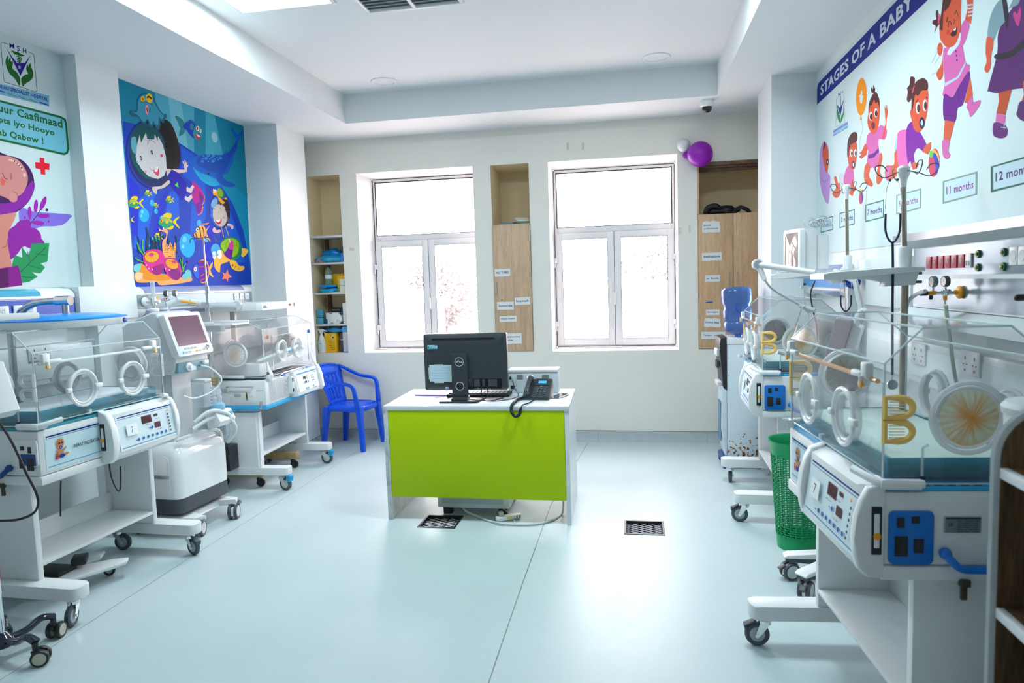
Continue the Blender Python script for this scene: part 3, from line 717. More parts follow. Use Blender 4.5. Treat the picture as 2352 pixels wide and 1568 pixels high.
    mb = MB(); mb.b2((-.10, -.207, .948), (.28, -.192, .966), clear('teal_acrylic_rail', (.5, .8, .85), .4, (.1, .45, .52)), .003); mb.b2((-.12, -.210, .948), (-.10, -.192, .97), WHITE, .002); mb.build('front_slide_rail', parent=r)
    for x in (-.40, -.27, .30, .395):
        mb = MB(); mb.tube([(x, -.205, .95), (x, -.205, 1.03), (x, -.195, 1.05)], .004, ACR, 6); mb.build('hood_support', parent=r)
    return r
inc1 = incubator((-2.948, 3.124, 0), R(88.6), 'infant incubator with a white and blue front panel under the blue phototherapy lamp', False)
inc2 = incubator((.871, 2.485, 0), R(-85.4), 'large nearest incubator on the right with amber stained round port and yellow letter shaped openings', True, (265, 150, 20, 30), (0,))
inc3 = incubator((1.0, 4.78, 0), R(-91.6), 'farther aged incubator on the right between the water dispenser and the green basket', True, (172, 265, 20, 30), (1,))
# second kind, with a sky blue band, beside the blue chair
def incubator_b(loc, rz):
    r = empty('infant_incubator', loc, rz, 'white incubator with a sky blue band beside the blue plastic chair', 'incubator')
    OFFW = mat('off_white_caster', (.62, .64, .58), .4)
    for x, y, yw in ((-.395, -.265, R(-105)), (.385, -.265, R(-95)), (-.395, .26, R(20)), (.385, .26, R(20))):
        c = caster(r, x, y, yaw=yw, tyre=RUBBER, fork=OFFW, hub=mat('pale_hub', (.6, .66, .6), .4), r=.052, w=.03, top=.125, trail=.028)
        if y < 0:
            mb = MB(); mb.xf = Matrix.Translation((x, y, 0))@Matrix.Rotation(yw, 4, 'Z')
            for k in range(4): mb.b2((.052, -.022, .075+k*.012), (.085+k*.002, .022, .084+k*.012), SKYB, .002)
            mb.build('brake_pedal', parent=c)
    for s in (-1, 1):
        mb = MB(); mb.prism([(s*.39+a, b) for a, b in rrect(-.045, -.33, .045, .30, .02)], 'z', .125, .182, PAINTW, .005); mb.build('foot_bar', parent=r)
        mb = MB()
        if s < 0:
            mb.prism([(-.11, 0), (-.10, -.0), (-.09, -.008), (.16, -.008), (.17, 0), (.18, 0), (.18, .05), (-.11, .05)], 'z', 0, .43, PAINTW)
            for v in mb.bm.verts: x, y, z = v.co; v.co = Vector((-.42+y, x, z+.182))
        else: mb.b2((.375, -.12, .182), (.405, .17, .61), PAINTW, .003)
        mb.build('leg_board', parent=r)
    mb = MB(); mb.b2((-.372, -.11, .262), (.375, .15, .284), PAINTW, .002); mb.build('shelf', parent=r)
    mb = MB(); mb.b2((-.372, .135, .284), (.375, .15, .39), PAINTW, .002); mb.build('shelf_upstand', parent=r)
    mb = MB(); mb.b2((-.455, -.205, .640), (.44, .245, .672), SKYB, .004); mb.build('blue_band', parent=r)
    mb = MB(); mb.b2((-.45, -.20, .672), (.435, .24, .862), WHITE, .006); mb.build('body', parent=r)
    mb = MB(); mb.b2((-.40, -.16, .862), (.38, .20, .878), DGREY, .004); mb.build('deck', parent=r)
    # end drawer, handle, latches
    xe = -.4505
    mb = MB(); mb.prism(rrect(-.125, .69, .095, .80, .014), 'x', xe-.004, xe, WHITE, .002); d = mb.build('end_door', parent=r)
    mb = MB(); mb.b2((xe-.007, .0, .738), (xe-.002, .055, .765), GREYP, .003); mb.b2((xe-.008, -.055, .715), (xe-.002, -.038, .775), mat('dull_brass', (.45, .36, .16), .4, .6), .002); mb.b2((xe-.009, -.05, .728), (xe-.007, -.043, .765), BLACK)
    for y in (-.085, .085): mb.lathe((xe-.003, y, .752), [(0, -.006), (.010, -.005), (.011, 0), (0, 0)], WHITE, 16, 'x')
    mb.build('door_fittings', parent=d)
    mb = MB(); mb.tube([(xe, -.10, .82), (xe-.02, -.095, .82), (xe-.022, -.07, .82), (xe-.022, .08, .82), (xe-.02, .105, .82), (xe, .11, .82)], .0055, CHROME, 8); mb.build('pull_handle', parent=r)
    for y in (-.16, .17):
        mb = MB(); mb.b2((xe-.012, y-.010, .648), (xe-.001, y+.010, .705), STEEL, .003); mb.cyl((xe-.013, y-.012, .652), (xe-.013, y+.012, .652), .006, CHROME, 10); mb.build('latch', parent=r)
    A = Art(lambda u, v: (xe-.0006, u, v), (-1, 0, 0)); c_ = lin(70, 90, 105)
    for k in range(5): A.text('~OXYGEN INLET PRESSURE', c_, (.19, .80-k*.007), (.115, .80-k*.007), (.19, .804-k*.007))
    for k in range(2): A.text('~WARNING CLASS I TYPE B', c_, (-.135, .787-k*.007), (-.185, .787-k*.007), (-.135, .791-k*.007))
    A.poly([(-.124, .783), (-.131, .783), (-.1275, .792)], lin(225, 160, 30)); A.build('printed_labels', parent=r)
    # front text and pod
    A = Art(lambda u, v: (u, -.2006, v), (0, -1, 0))
    for k in range(17):
        z = .845-k*.0095; A.text('~oo ooo ooooo oo oooo oo oooooo ooo ooooo oo oooooo oooo ooo' if k % 3 else '~oooo ooooo ooo ooooo oo oooo oooooooo ooo oooooo ooo', c_, (-.40, z), (-.10-.04*((k*7) % 4)/4, z), (-.40, z+.005))
    A.build('instruction_lettering', parent=r)
    mb = MB(); mb.prism([(-.20, .665), (-.262, .672), (-.268, .69), (-.235, .868), (-.20, .878)], 'x', -.05, .40, WHITE, .005); pod = mb.build('control_panel', parent=r)
    mb = MB(); mb.prism([(-.195, .655), (-.27, .665), (-.288, .69), (-.272, .80), (-.25, .86), (-.235, .885), (-.195, .89)], 'x', .385, .44, WHITE, .012, 3); mb.build('panel_cheek', parent=pod)
    mb = MB(); mb.b2((-.085, -.235, .70), (-.045, -.20, .845), WHITE, .004); c2 = mb.build('side_clip_housing', parent=pod)
    mb = MB(); mb.b2((-.078, -.239, .715), (-.062, -.233, .83), BLACK, .001); mb.b2((-.08, -.243, .745), (-.06, -.234, .80), WHITE, .002); mb.build('side_clip', parent=pod)
    y0, z0, y1, z1 = -.2675, .695, -.2375, .858; pl = lambda u, v: (u, y0+(y1-y0)*v-.001, z0+(z1-z0)*v)
    A = Art(pl, Vector((0, -.98, -.18)).normalized()); k_ = lin(50, 45, 50)
    A.rect(-.02, .03, .37, .97, lin(222, 232, 236)); A.rect(-.01, .90, .365, .97, lin(60, 150, 215)); A.rect(.09, .60, .14, .74, k_); A.rect(.16, .58, .166, .8, k_); A.rect(.11, .40, .145, .50, k_)
    for i in range(3):
        for j in range(2): A.ell(.25+j*.03, .44+i*.13, .007, .03, k_, n=8)
    for x, v in ((.11, .14), (.145, .14), (.25, .16), (.095, .45), (.17, .45)): A.ell(x, v, .008, .045, lin(60, 150, 215), n=10)
    for x, v in ((.10, .04), (.24, .05), (.28, .82)): A.text('~Baby incubator', k_, (x, v), (x+.06, v), (x, v+.04))
    A.build('panel_decal', parent=pod)
    # hood
    ym, yM, zb, zf, zt = -.195, .215, .885, 1.25, 1.315
    prof = [(ym, zb), (yM, zb), (yM, zf), (.10, zt), (-.06, zt), (ym, zf)]
    AW = clear('clear_acrylic_white', (.98, .982, .985), .05, (.95, .92, .92))
    for s, xx in ((-1, -.44), (1, .41)):
        mb = MB(); mb.prism(prof, 'x', xx, xx+.004, AW); e = mb.build('hood_end_panel', parent=r, smooth=False)
        mb = MB(); mb.tube([(xx+.002, a, b) for a, b in prof], .0035, ACRE, 5, closed=True); mb.build('panel_edge', parent=e)
    mb = MB()
    for a, b in (((ym, zb), (ym, zf)), ((ym, zf), (-.06, zt)), ((-.06, zt), (.10, zt)), ((.10, zt), (yM, zf)), ((yM, zf), (yM, zb))): mb.quad((-.44, *a), (.41, *a), (.41, *b), (-.44, *b), AW)
    top = mb.build('hood_shell', parent=r, smooth=False)
    mb = MB()
    for a in ((ym, zf), (-.06, zt), (.10, zt), (yM, zf), (ym, zb)): mb.tube([(-.44, *a), (.41, *a)], .0035, ACRE, 5)
    mb.tube([(-.30, ym-.004, .93), (.33, ym-.004, .93), (.33, ym-.004, 1.19), (-.30, ym-.004, 1.19)], .003, ACRE, 5, closed=True); mb.build('panel_edge', parent=top)
    for x in (-.165, .105): port(r, (x, ym, 1.063), 'y', .073, 1.12, SILI)
    port(r, (-.44, .022, 1.067), 'x', .092, 1.0, SILI, iris=IRW, out=-1, latch=0, name='end_port')
    port(r, (-.15, yM, 1.07), 'y', .085, 1.0, SILI, out=1); port(r, (.41, .02, 1.07), 'x', .085, 1, SILI, iris=IRW, out=1, latch=0, name='end_port')
    for x in (-.40, .38):
        mb = MB(); mb.tube([(x, ym-.012, .865), (x, ym-.035, .90), (x, ym-.012, .95), (x, ym-.006, 1.0)], [.030, .008], WHITE, 10, smooth=4, flat=.5); mb.box((x, ym-.02, .885), (.07, .03, .035), WHITE, .008); mb.build('door_lever', parent=r)
    mb = MB(); mb.tube([(-.28, -.215, .868), (-.2, -.225, .89), (.15, -.225, .89), (.2, -.21, .87)], .006, CHROME, 8); mb.box((-.22, -.235, .872), (.05, .02, .01), BLUEP, .003); mb.box((.22, -.235, .885), (.06, .02, .01), BLUEP, .003); mb.build('slide_rail', parent=r)
    mb = MB(); mb.box((-.03, -.205, 1.055), (.10, .016, .012), SKYB, .004); mb.box((-.05, -.21, 1.055), (.02, .02, .03), SKYB, .004); mb.box((.35, -.205, 1.18), (.02, .02, .03), BLUEP, .004); mb.build('blue_latch', parent=r)
    mb = MB(); mb.prism([(-.30, .905), (.36, .905), (.36, 1.03), (-.30, .925)], 'y', -.13, .15, LGREY, .004); mb.build('tilted_mattress_tray', parent=r)
    mb = MB(); mb.b2((-.41, -.14, .888), (-.30, .15, .985), WHITE, .006); mb.build('inner_box', parent=r)
    mb = MB(); mb.tube([(-.38, -.11, 1.005), (.35, -.11, 1.06)], .012, mat('pale_green_foam', (.65, .82, .72), .6), 8); mb.build('foam_roll', parent=r)
    A = Art(lambda u, v: (u, ym-.003, v), (0, -1, 0)); A.text('8', lin(200, 60, 60), (-.385, 1.175), (-.345, 1.175), (-.385, 1.20), .01); A.build('number_sticker', parent=r)
    mb = MB(); mb.tube([(-.44, .18, .90), (-.43, .1, .893), (-.43, -.02, .89)], .013, WHITE, 10); mb.build('grip', parent=r)
    return r
inc4 = incubator_b((-2.98, 5.165, 0), R(92))
# ================================================================ DESK AND WHAT STANDS ON IT
DESKW = mat('white_desk_laminate', (.76, .79, .82), .22, bump=.01)
LIME = mat('lime_green_panel', (.50, .68, .0), .45, bump=.01, spec=.25)
EDGEW = mat('worn_laminate_edge', (.70, .73, .74), .5, var=.25, vscale=25)
DZ = .767
desk = empty('desk', (-1.03, 4.55, 0), 0, 'white office desk with a large lime green front panel and worn edges', 'desk')
x0, x1, y0, y1 = -.60, .622, -.346, .345
mb = MB(); mb.prism([(x0, y0), (x1, y0), (x1-.02, y1), (x0-.02, y1)], 'z', DZ-.03, DZ, DESKW, .002); mb.build('desktop', parent=desk)
for nm, xa, xb in (('left', x0, x0+.03), ('right', x1-.05, x1-.02)):
    mb = MB()
    if nm == 'left': mb.prism([(xa, y0+.002), (xb, y0+.002), (xb-.0, y1), (xa-.0, y1)], 'z', 0, DZ-.0302, EDGEW, .002)
    else: mb.prism([(xa+.02, y0+.002), (xb+.018, y0+.002), (xb, y1), (xa, y1)], 'z', 0, DZ-.0302, DESKW, .002)
    mb.build('side_panel', parent=desk)
mb = MB(); mb.b2((x0+.031, y0+.004, .158), (x1-.032, y0+.022, DZ-.031), LIME, .001); mb.build('front_panel', parent=desk)
mb = MB()
for a, b, c, d in ((x0-.0015, .745, .02, .03), (x0-.0015, .33, .018, .2), (x0-.0015, .50, .016, .1), (x1-.03, .74, .03, .022)): mb.b2((a, y0-.0012, b-d/2), (a+c, y0+.001, b+d/2), mat('torn_tape', (.62, .68, .68), .6, var=.3, vscale=60), .0005)
mb.build('edge_tape', parent=desk)
# pedestal under the desk
ped = empty('drawer_pedestal', (-1.075, 4.49, -.06), 0, 'grey framed drawer pedestal on black feet under the desk', 'drawer unit')
mb = MB(); mb.b2((-.245, -.17, .115), (.245, .25, .60), LGREY, .004); mb.build('body', parent=ped)
mb = MB(); mb.b2((-.215, -.176, .145), (.205, -.168, .38), mat('sage_grey_panel', (.42, .50, .49), .45), .003); mb.build('back_panel', parent=ped)
for sx in (-1, 1):
    for y in (-.1, .18):
        mb = MB(); mb.prism([(sx*.19+a, y+b) for a, b in rrect(-.03, -.035, .03, .035, .01)], 'z', .06, .115, BLACK, .006); mb.build('foot', parent=ped)
# all-in-one computer seen from behind
pc = empty('desktop_computer', (-1.115, 4.42, DZ), R(1.5), 'black all-in-one computer seen from behind with note and stickers', 'computer')
SH = mat('dark_slate_shell', (.035, .043, .05), .38, bump=.08, bscale=500)
mb = MB(); hx = .283
prof = []
rings = []
for d, ins in ((.030, 0.0), (.024, 0.0), (-.012, .0), (-.028, .03), (-.036, .07)):
    rings.append([(a, d, b) for a, b in rrect(-hx+ins, .072+ins*.5, hx-ins, .452-ins, .012)])
mb.loft(rings, SH); shell = mb.build('housing', parent=pc, ang=60)
mb = MB(); mb.prism([(a, b) for a, b in rrect(-hx+.002, .074, hx-.002, .45, .01)], 'y', .030, .036, BLACK, .002); mb.build('screen', parent=pc)
mb = MB(); mb.prism(rrect(-.222, .4195, .205, .4245, .0024), 'y', -.036, -.0255, BLACK); mb.build('vent_slot', parent=shell)
mb = MB(); mb.prism([(a, b) for a, b in rrect(-.085, .028, .02, .322, .006)], 'y', -.062, -.038, SH, .004)
st = mb.build('stand_column', parent=pc)
mb = MB(); mb.lathe((-.032, -.0625, .105), [(.028, 0), (.0285, -.001), (.025, -.0015), (.024, .0)], LGREY, 28, 'y'); mb.lathe((-.032, -.0625, .105), [(0, -.0006), (.0245, -.0006), (.0245, 0), (0, 0)], BLACK, 28, 'y'); mb.build('cable_hole', parent=st)
mb = MB(); mb.prism([(-.165, -.12), (.09, -.12), (.115, .03), (-.12, .03)], 'z', 0, .012, SH, .003); mb.b2((-.085, -.10, .012), (.02, .01, .03), SH, .003); mb.build('stand_base', parent=pc)
A = Art(lambda u, v: (u, -.0625, v), (0, -1, 0)); Wt = lin(225, 228, 230)
cx, cz, rr = -.032, .268, .029
A.line([(cx+rr*math.cos(2*math.pi*j/32), cz+rr*math.sin(2*math.pi*j/32)) for j in range(32)], .003, Wt, closed=True)
A.text('D', Wt, (cx-.0225, cz-.0065), (cx-.0105, cz-.0065), (cx-.0225, cz+.0065), .05); A.text('LL', Wt, (cx+.003, cz-.0065), (cx+.0225, cz-.0065), (cx+.003, cz+.0065), .04)
A.text('E', Wt, (cx-.009, cz-.004), (cx+.001, cz+.002), (cx-.0105, cz+.006), .05)
A.build('emblem', parent=st)
A = Art(lambda u, v: (u, -.0375, v), (0, -1, 0)); LB = lin(196, 222, 235)
A.rect(-.25, .352, -.182, .380, lin(170, 215, 232)); A.rect(-.25, .352, -.182, .357, lin(20, 160, 150)); A.rect(-.2, .376, -.183, .379, lin(40, 60, 120)); A.ell(-.242, .366, .004, .007, lin(20, 120, 140))
for k in range(3): A.text('~HOSPITAL ASSET TAG', lin(60, 110, 150), (-.232, .369-k*.005), (-.195, .369-k*.005), (-.232, .372-k*.005))
A.poly([(-.243, .135), (-.092, .131), (-.090, .245), (-.243, .247)], LB)
for a, b in ((-.21, .243), (-.21, .128), (-.245, .15), (-.095, .14)):
    if a > -.24 and a < -.1: A.rect(a, b-.004, a+.065, b+.007, lin(200, 215, 195))
    else: A.rect(a-.003, b, a+.006, b+.08, lin(200, 215, 190))
def squig(A, u0, u1, v, h, col, seed):
    rnd = random.Random(seed); u = u0
    while u < u1:
        w = rnd.uniform(.25, 1.1)*h*2; pts = [(u+w*t, v+h*rnd.uniform(-.35, .5)) for t in (0, .3, .6, .85, 1)]
        A.line(pts, h*.16, col, smooth=3)
        if rnd.random() < .5: A.ell(u+w/2, v+h*rnd.choice((-.7, .75)), h*.11, h*.11, col, n=6)
        u += w+h*.25
ink = lin(50, 85, 130)
for k, (u0, u1, v) in enumerate(((-.155, -.10, .228), (-.215, -.10, .208), (-.225, -.105, .193), (-.225, -.11, .175), (-.225, -.11, .158))): squig(A, u0, u1, v, .0055, ink, k)
A.build('paper_note', parent=pc)
A = Art(lambda u, v: (u, -.0375, v), (0, -1, 0)); Gx = lin(120, 130, 135)
A.rect(-.137, .075, -.117, .097, lin(190, 205, 215)); A.rect(-.137, .075, -.117, .081, lin(60, 60, 190)); A.rect(-.131, .084, -.123, .092, lin(60, 130, 200))
for k in range(3): A.text('~WINDOWS 10 PRO', lin(140, 145, 150), (-.112, .092-k*.007), (-.072, .092-k*.007), (-.112, .096-k*.007))
A.rect(.052, .085, .245, .15, lin(18, 21, 24)); A.rect(.06, .098, .215, .147, lin(72, 76, 80)); A.rect(.10, .1, .115, .147, lin(15, 16, 18)); A.rect(.135, .1, .155, .147, lin(15, 16, 18))
rnd = random.Random(4)
for k in range(34): a = .06+k*.0034; A.rect(a, .078, a+.002*rnd.random()+.0006, .092, Gx)
A.rect(.03, .135, .036, .148, Gx); A.build('port_labels', parent=pc)
# keyboard, folder
kb = empty('keyboard', (-1.07, 4.60, DZ), R(1), 'black keyboard on the desk behind the computer', 'keyboard')
mb = MB(); mb.b2((-.22, -.07, .0), (.22, .07, .022), BLACK, .005); mb.build('tray', parent=kb)
mb = MB()
for j in range(5):
    for i in range(15): mb.b2((-.205+i*.0275, -.055+j*.023, .022), (-.182+i*.0275, -.036+j*.023, .028), DGREY)
tag(mb.build('keys', parent=kb, smooth=False), kind='stuff')
mb = MB(); mb.xf = Matrix.Translation((-1.42, 4.65, DZ+.001))@Matrix.Rotation(R(-4), 4, 'Z'); mb.b2((-.12, -.06, 0), (.16, .12, .006), mat('purple_folder', (.30, .12, .52), .3), .001); mb.b2((-.117, -.057, .006), (.157, .117, .008), mat('pale_paper', (.65, .6, .75), .5))
tag(mb.build('folder'), 'thin purple folder lying flat on the desk left of the keyboard', 'folder')
# printer
pr = empty('printer', (-.70, 4.78, DZ), R(0), 'pale blue-white office printer behind the telephone', 'printer')
PRW = mat('printer_shell', (.60, .68, .72), .45, bump=.02)
mb = MB(); mb.b2((-.18, -.08, 0), (.17, .07, .155), PRW, .006); mb.build('body', parent=pr)
mb = MB(); mb.prism([(-.085, .150), (.075, .150), (.075, .168), (-.085, .165)], 'x', -.185, .172, LGREY, .003); mb.build('lid', parent=pr)
mb = MB(); mb.prism(rrect(-.125, .012, .115, .135, .006), 'y', -.084, -.079, PRW, .002); fr_ = mb.build('rear_door', parent=pr)
mb = MB()
for k in range(5):
    for a, b in ((-.118, -.075), (.06, .108)): mb.b2((a, -.0855, .128-k*.007), (b, -.0835, .1305-k*.007), DGREY)
mb.build('vent_slot', parent=fr_)
mb = MB(); mb.b2((-.165, -.088, .03), (-.14, -.08, .055), BLACK, .003); mb.b2((-.172, -.1, .10), (-.158, -.08, .12), BLACK, .003); mb.build('socket', parent=pr)
# telephone
ph = empty('telephone', (-.643, 4.49, DZ), R(-5), 'black desk telephone with a lit blue display and coiled cord', 'telephone')
PH = mat('phone_shell', (.028, .04, .047), .35, bump=.06, bscale=400)
mb = MB()
tilt = Matrix.Rotation(R(-38), 4, 'X')
mb.prism([(-.075, 0), (.065, 0), (.085, .012), (.085, .115), (.072, .122), (-.075, .022)], 'x', -.09, .088, PH, .004); mb.build('base', parent=ph)
# face plane from (y=-.075,z=.022) to (y=.072,z=.122)
fa = Vector((0, .147, .10)); fl_ = fa.length; fa.normalize(); fn = Vector((0, -fa.z, fa.y))
def face(u, v, h=0): p = Vector((0, -.075, .022))+fa*v+fn*h; return (u, p.y, p.z)
FX = Matrix(((1, 0, 0, 0), (0, fa.y, fn.y, -.075), (0, fa.z, fn.z, .022), (0, 0, 0, 1)))
mb = MB(); mb.xf = FX; mb.b2((-.028, .108, .0), (.078, .175, .007), BLACK, .003); dp = mb.build('display', parent=ph)
mb = MB(); mb.xf = FX; mb.b2((.0, .125, .0075), (.054, .150, .0085), mat('lit_blue_lcd', (.02, .2, .5), .3, emit=(.02, .35, .85, 1.0))); mb.build('lcd', parent=dp)
mb = MB(); mb.xf = FX; mb.tube([(-.06, .012, .018), (-.06, .03, .030), (-.06, .09, .036), (-.06, .15, .030), (-.06, .172, .020)], [.024, .020, .018, .017, .017, .017, .017, .018, .02, .022, .024, .024, .024], PH, 14, smooth=3, flat=.62); mb.build('handset', parent=ph)
for j in range(4):
    for i in range(3):
        mb = MB(); mb.xf = FX; mb.b2((.0+i*.024-.004, .028+j*.0155, .0), (.0+i*.024+.012, .028+j*.0155+.009, .0045), mat('phone_key', (.10, .13, .14), .4), .002); mb.build('key', parent=ph)
mb = MB(); mb.xf = FX; mb.lathe((.024, .096, 0), [(.0, .006), (.006, .006), (.006, .003), (.009, .003), (.011, .006), (.013, .0)], MATS['phone_key'], 20)
for a, b in ((-.018, .098), (-.018, .088), (.058, .098), (.058, .088), (-.005, .012), (.022, .012), (.065, .012)): mb.b2((a, b, 0), (a+.013, b+.005, .004), MATS['phone_key'], .001)
mb.build('keys_cluster', parent=ph)
# coiled cord: over the front edge of the desk
mb = MB(); path = crom([(-.715, 4.46, DZ+.008), (-.755, 4.40, DZ+.012), (-.765, 4.28, DZ+.012), (-.770, 4.195, DZ+.004), (-.770, 4.180, DZ-.03), (-.750, 4.175, DZ-.058), (-.722, 4.176, DZ-.052), (-.712, 4.182, DZ-.02), (-.700, 4.192, DZ+.008), (-.675, 4.26, DZ+.008), (-.655, 4.40, DZ+.006)], 30)
hel = []
for i, p in enumerate(path):
    t = (path[min(i+1, len(path)-1)]-path[max(i-1, 0)]).normalized(); n_ = t.cross(Vector((.3, .1, 1))).normalized(); b_ = t.cross(n_)
    amp = .0085 if 6 < i < len(path)*.72 else .002
    for k in range(4): a = (i*4+k)*.78; hel.append(p+n_*amp*math.cos(a)+b_*amp*math.sin(a))
mb.tube(hel, .0022, BLACK, 5)
mb.build('coiled_cord', parent=ph)
bpy.context.view_layer.update()
c_ = bpy.data.objects['coiled_cord']; c_.matrix_parent_inverse = ph.matrix_world.inverted()
# smartphone
mb = MB(); mb.xf = Matrix.Translation((-.505, 4.54, DZ))@Matrix.Rotation(R(-28), 4, 'Z')@Matrix.Rotation(R(5), 4, 'X'); mb.prism(rrect(-.038, -.075, .038, .075, .01), 'z', .001, .010, mat('phone_rim', (.55, .5, .48), .2, .6), .002); mb.prism(rrect(-.035, -.071, .035, .071, .008), 'z', .010, .0106, mat('phone_glass', (.02, .03, .035), .04))
mb.b2((-.04, -.077, -.001), (.04, .077, .002), MATS['phone_rim'])
tag(mb.build('smartphone'), 'smartphone lying face up on the desk right of the telephone', 'phone')
# cables on the desk
def cable(name, pts, r, m, label, cat='cable', k=8, n=6):
    mb = MB(); mb.tube(pts, r, m, n, smooth=k); return tag(mb.build(name), label, cat)
z = DZ+.004
CB = mat('black_cable', (.015, .015, .018), .45)
cable('power_cable', [(-1.0, 4.37, .87), (-1.0, 4.36, .82), (-.985, 4.37, z+.004), (-.93, 4.38, z+.002), (-.90, 4.46, z), (-.86, 4.60, z), (-.84, 4.62, z+.03)], .003, CB, 'black cable dropping from the computer ports towards the printer')
cable('network_cable', [(-.965, 4.375, .87), (-.965, 4.35, .80), (-1.04, 4.30, z+.002), (-1.10, 4.295, z), (-1.19, 4.31, z), (-1.2, 4.36, z+.03)], .0025, CB, 'thin black cable looping around the foot of the computer stand')
cable('usb_cable', [(-1.08, 4.36, z+.012), (-1.0, 4.33, z+.01), (-.92, 4.36, z), (-.84, 4.42, z), (-.79, 4.56, z), (-.83, 4.66, z+.04), (-.845, 4.67, z+.09)], .0025, CB, 'black cord rising to the plug at the printer corner')
cable('earphone_cord', [(-1.33, 4.52, z), (-1.40, 4.46, z), (-1.50, 4.46, z), (-1.52, 4.50, z), (-1.44, 4.53, z), (-1.36, 4.51, z), (-1.30, 4.50, z+.004)], .0013, mat('pink_wire', (.5, .3, .35), .4), 'thin pinkish earphone cord looped on the desk left of the keyboard')
cable('phone_line', [(-.86, 4.60, z+.05), (-.80, 4.53, z+.035), (-.74, 4.50, z+.004), (-.70, 4.52, z+.01)], .0018, mat('pale_blue_wire', (.45, .7, .8), .4), 'pale blue line running from printer side to the telephone')
# floor cables and power strip
PW = mat('white_cable', (.62, .66, .66), .45)
cable('floor_cable', [(-1.17, 4.36, .06), (-1.13, 4.33, .03), (-1.05, 4.30, .010), (-.95, 4.22, .008), (-.82, 4.17, .008), (-.66, 4.18, .008), (-.55, 4.26, .008), (-.49, 4.40, .01), (-.485, 4.48, .12), (-.47, 4.52, .25)], .0075, PW, 'thick white cable curving across the floor under the desk')
cable('thin_floor_cable', [(-1.12, 4.36, .012), (-1.02, 4.38, .02), (-.92, 4.30, .004), (-.93, 4.22, .004), (-.86, 4.16, .004), (-.78, 4.20, .004), (-.82, 4.30, .02), (-.90, 4.36, .05), (-.93, 4.30, .02), (-.84, 4.24, .02)], .003, mat('pale_cable', (.45, .5, .5), .45), 'tangle of thin pale cable around the power strip')
ps = empty('power_strip', (-.83, 4.27, 0), R(32), 'small white power strip under the desk with a yellow tag', 'power strip')
mb = MB(); mb.b2((-.085, -.022, .004), (.085, .022, .034), WHITE, .006); mb.build('body', parent=ps)
mb = MB(); mb.b2((-.02, -.0225, .008), (.02, -.0215, .03), mat('yellow_tag', (.75, .75, .25), .5)); mb.b2((.05, -.0225, .01), (.056, -.0215, .028), BLACK); mb.b2((.065, -.0225, .01), (.071, -.0215, .028), BLACK); mb.build('printed_tag', parent=ps)
mb = MB(); mb.box((-.05, .0, .05), (.03, .03, .03), mat('olive_plug', (.4, .45, .35), .5), .005); mb.build('plug', parent=ps)
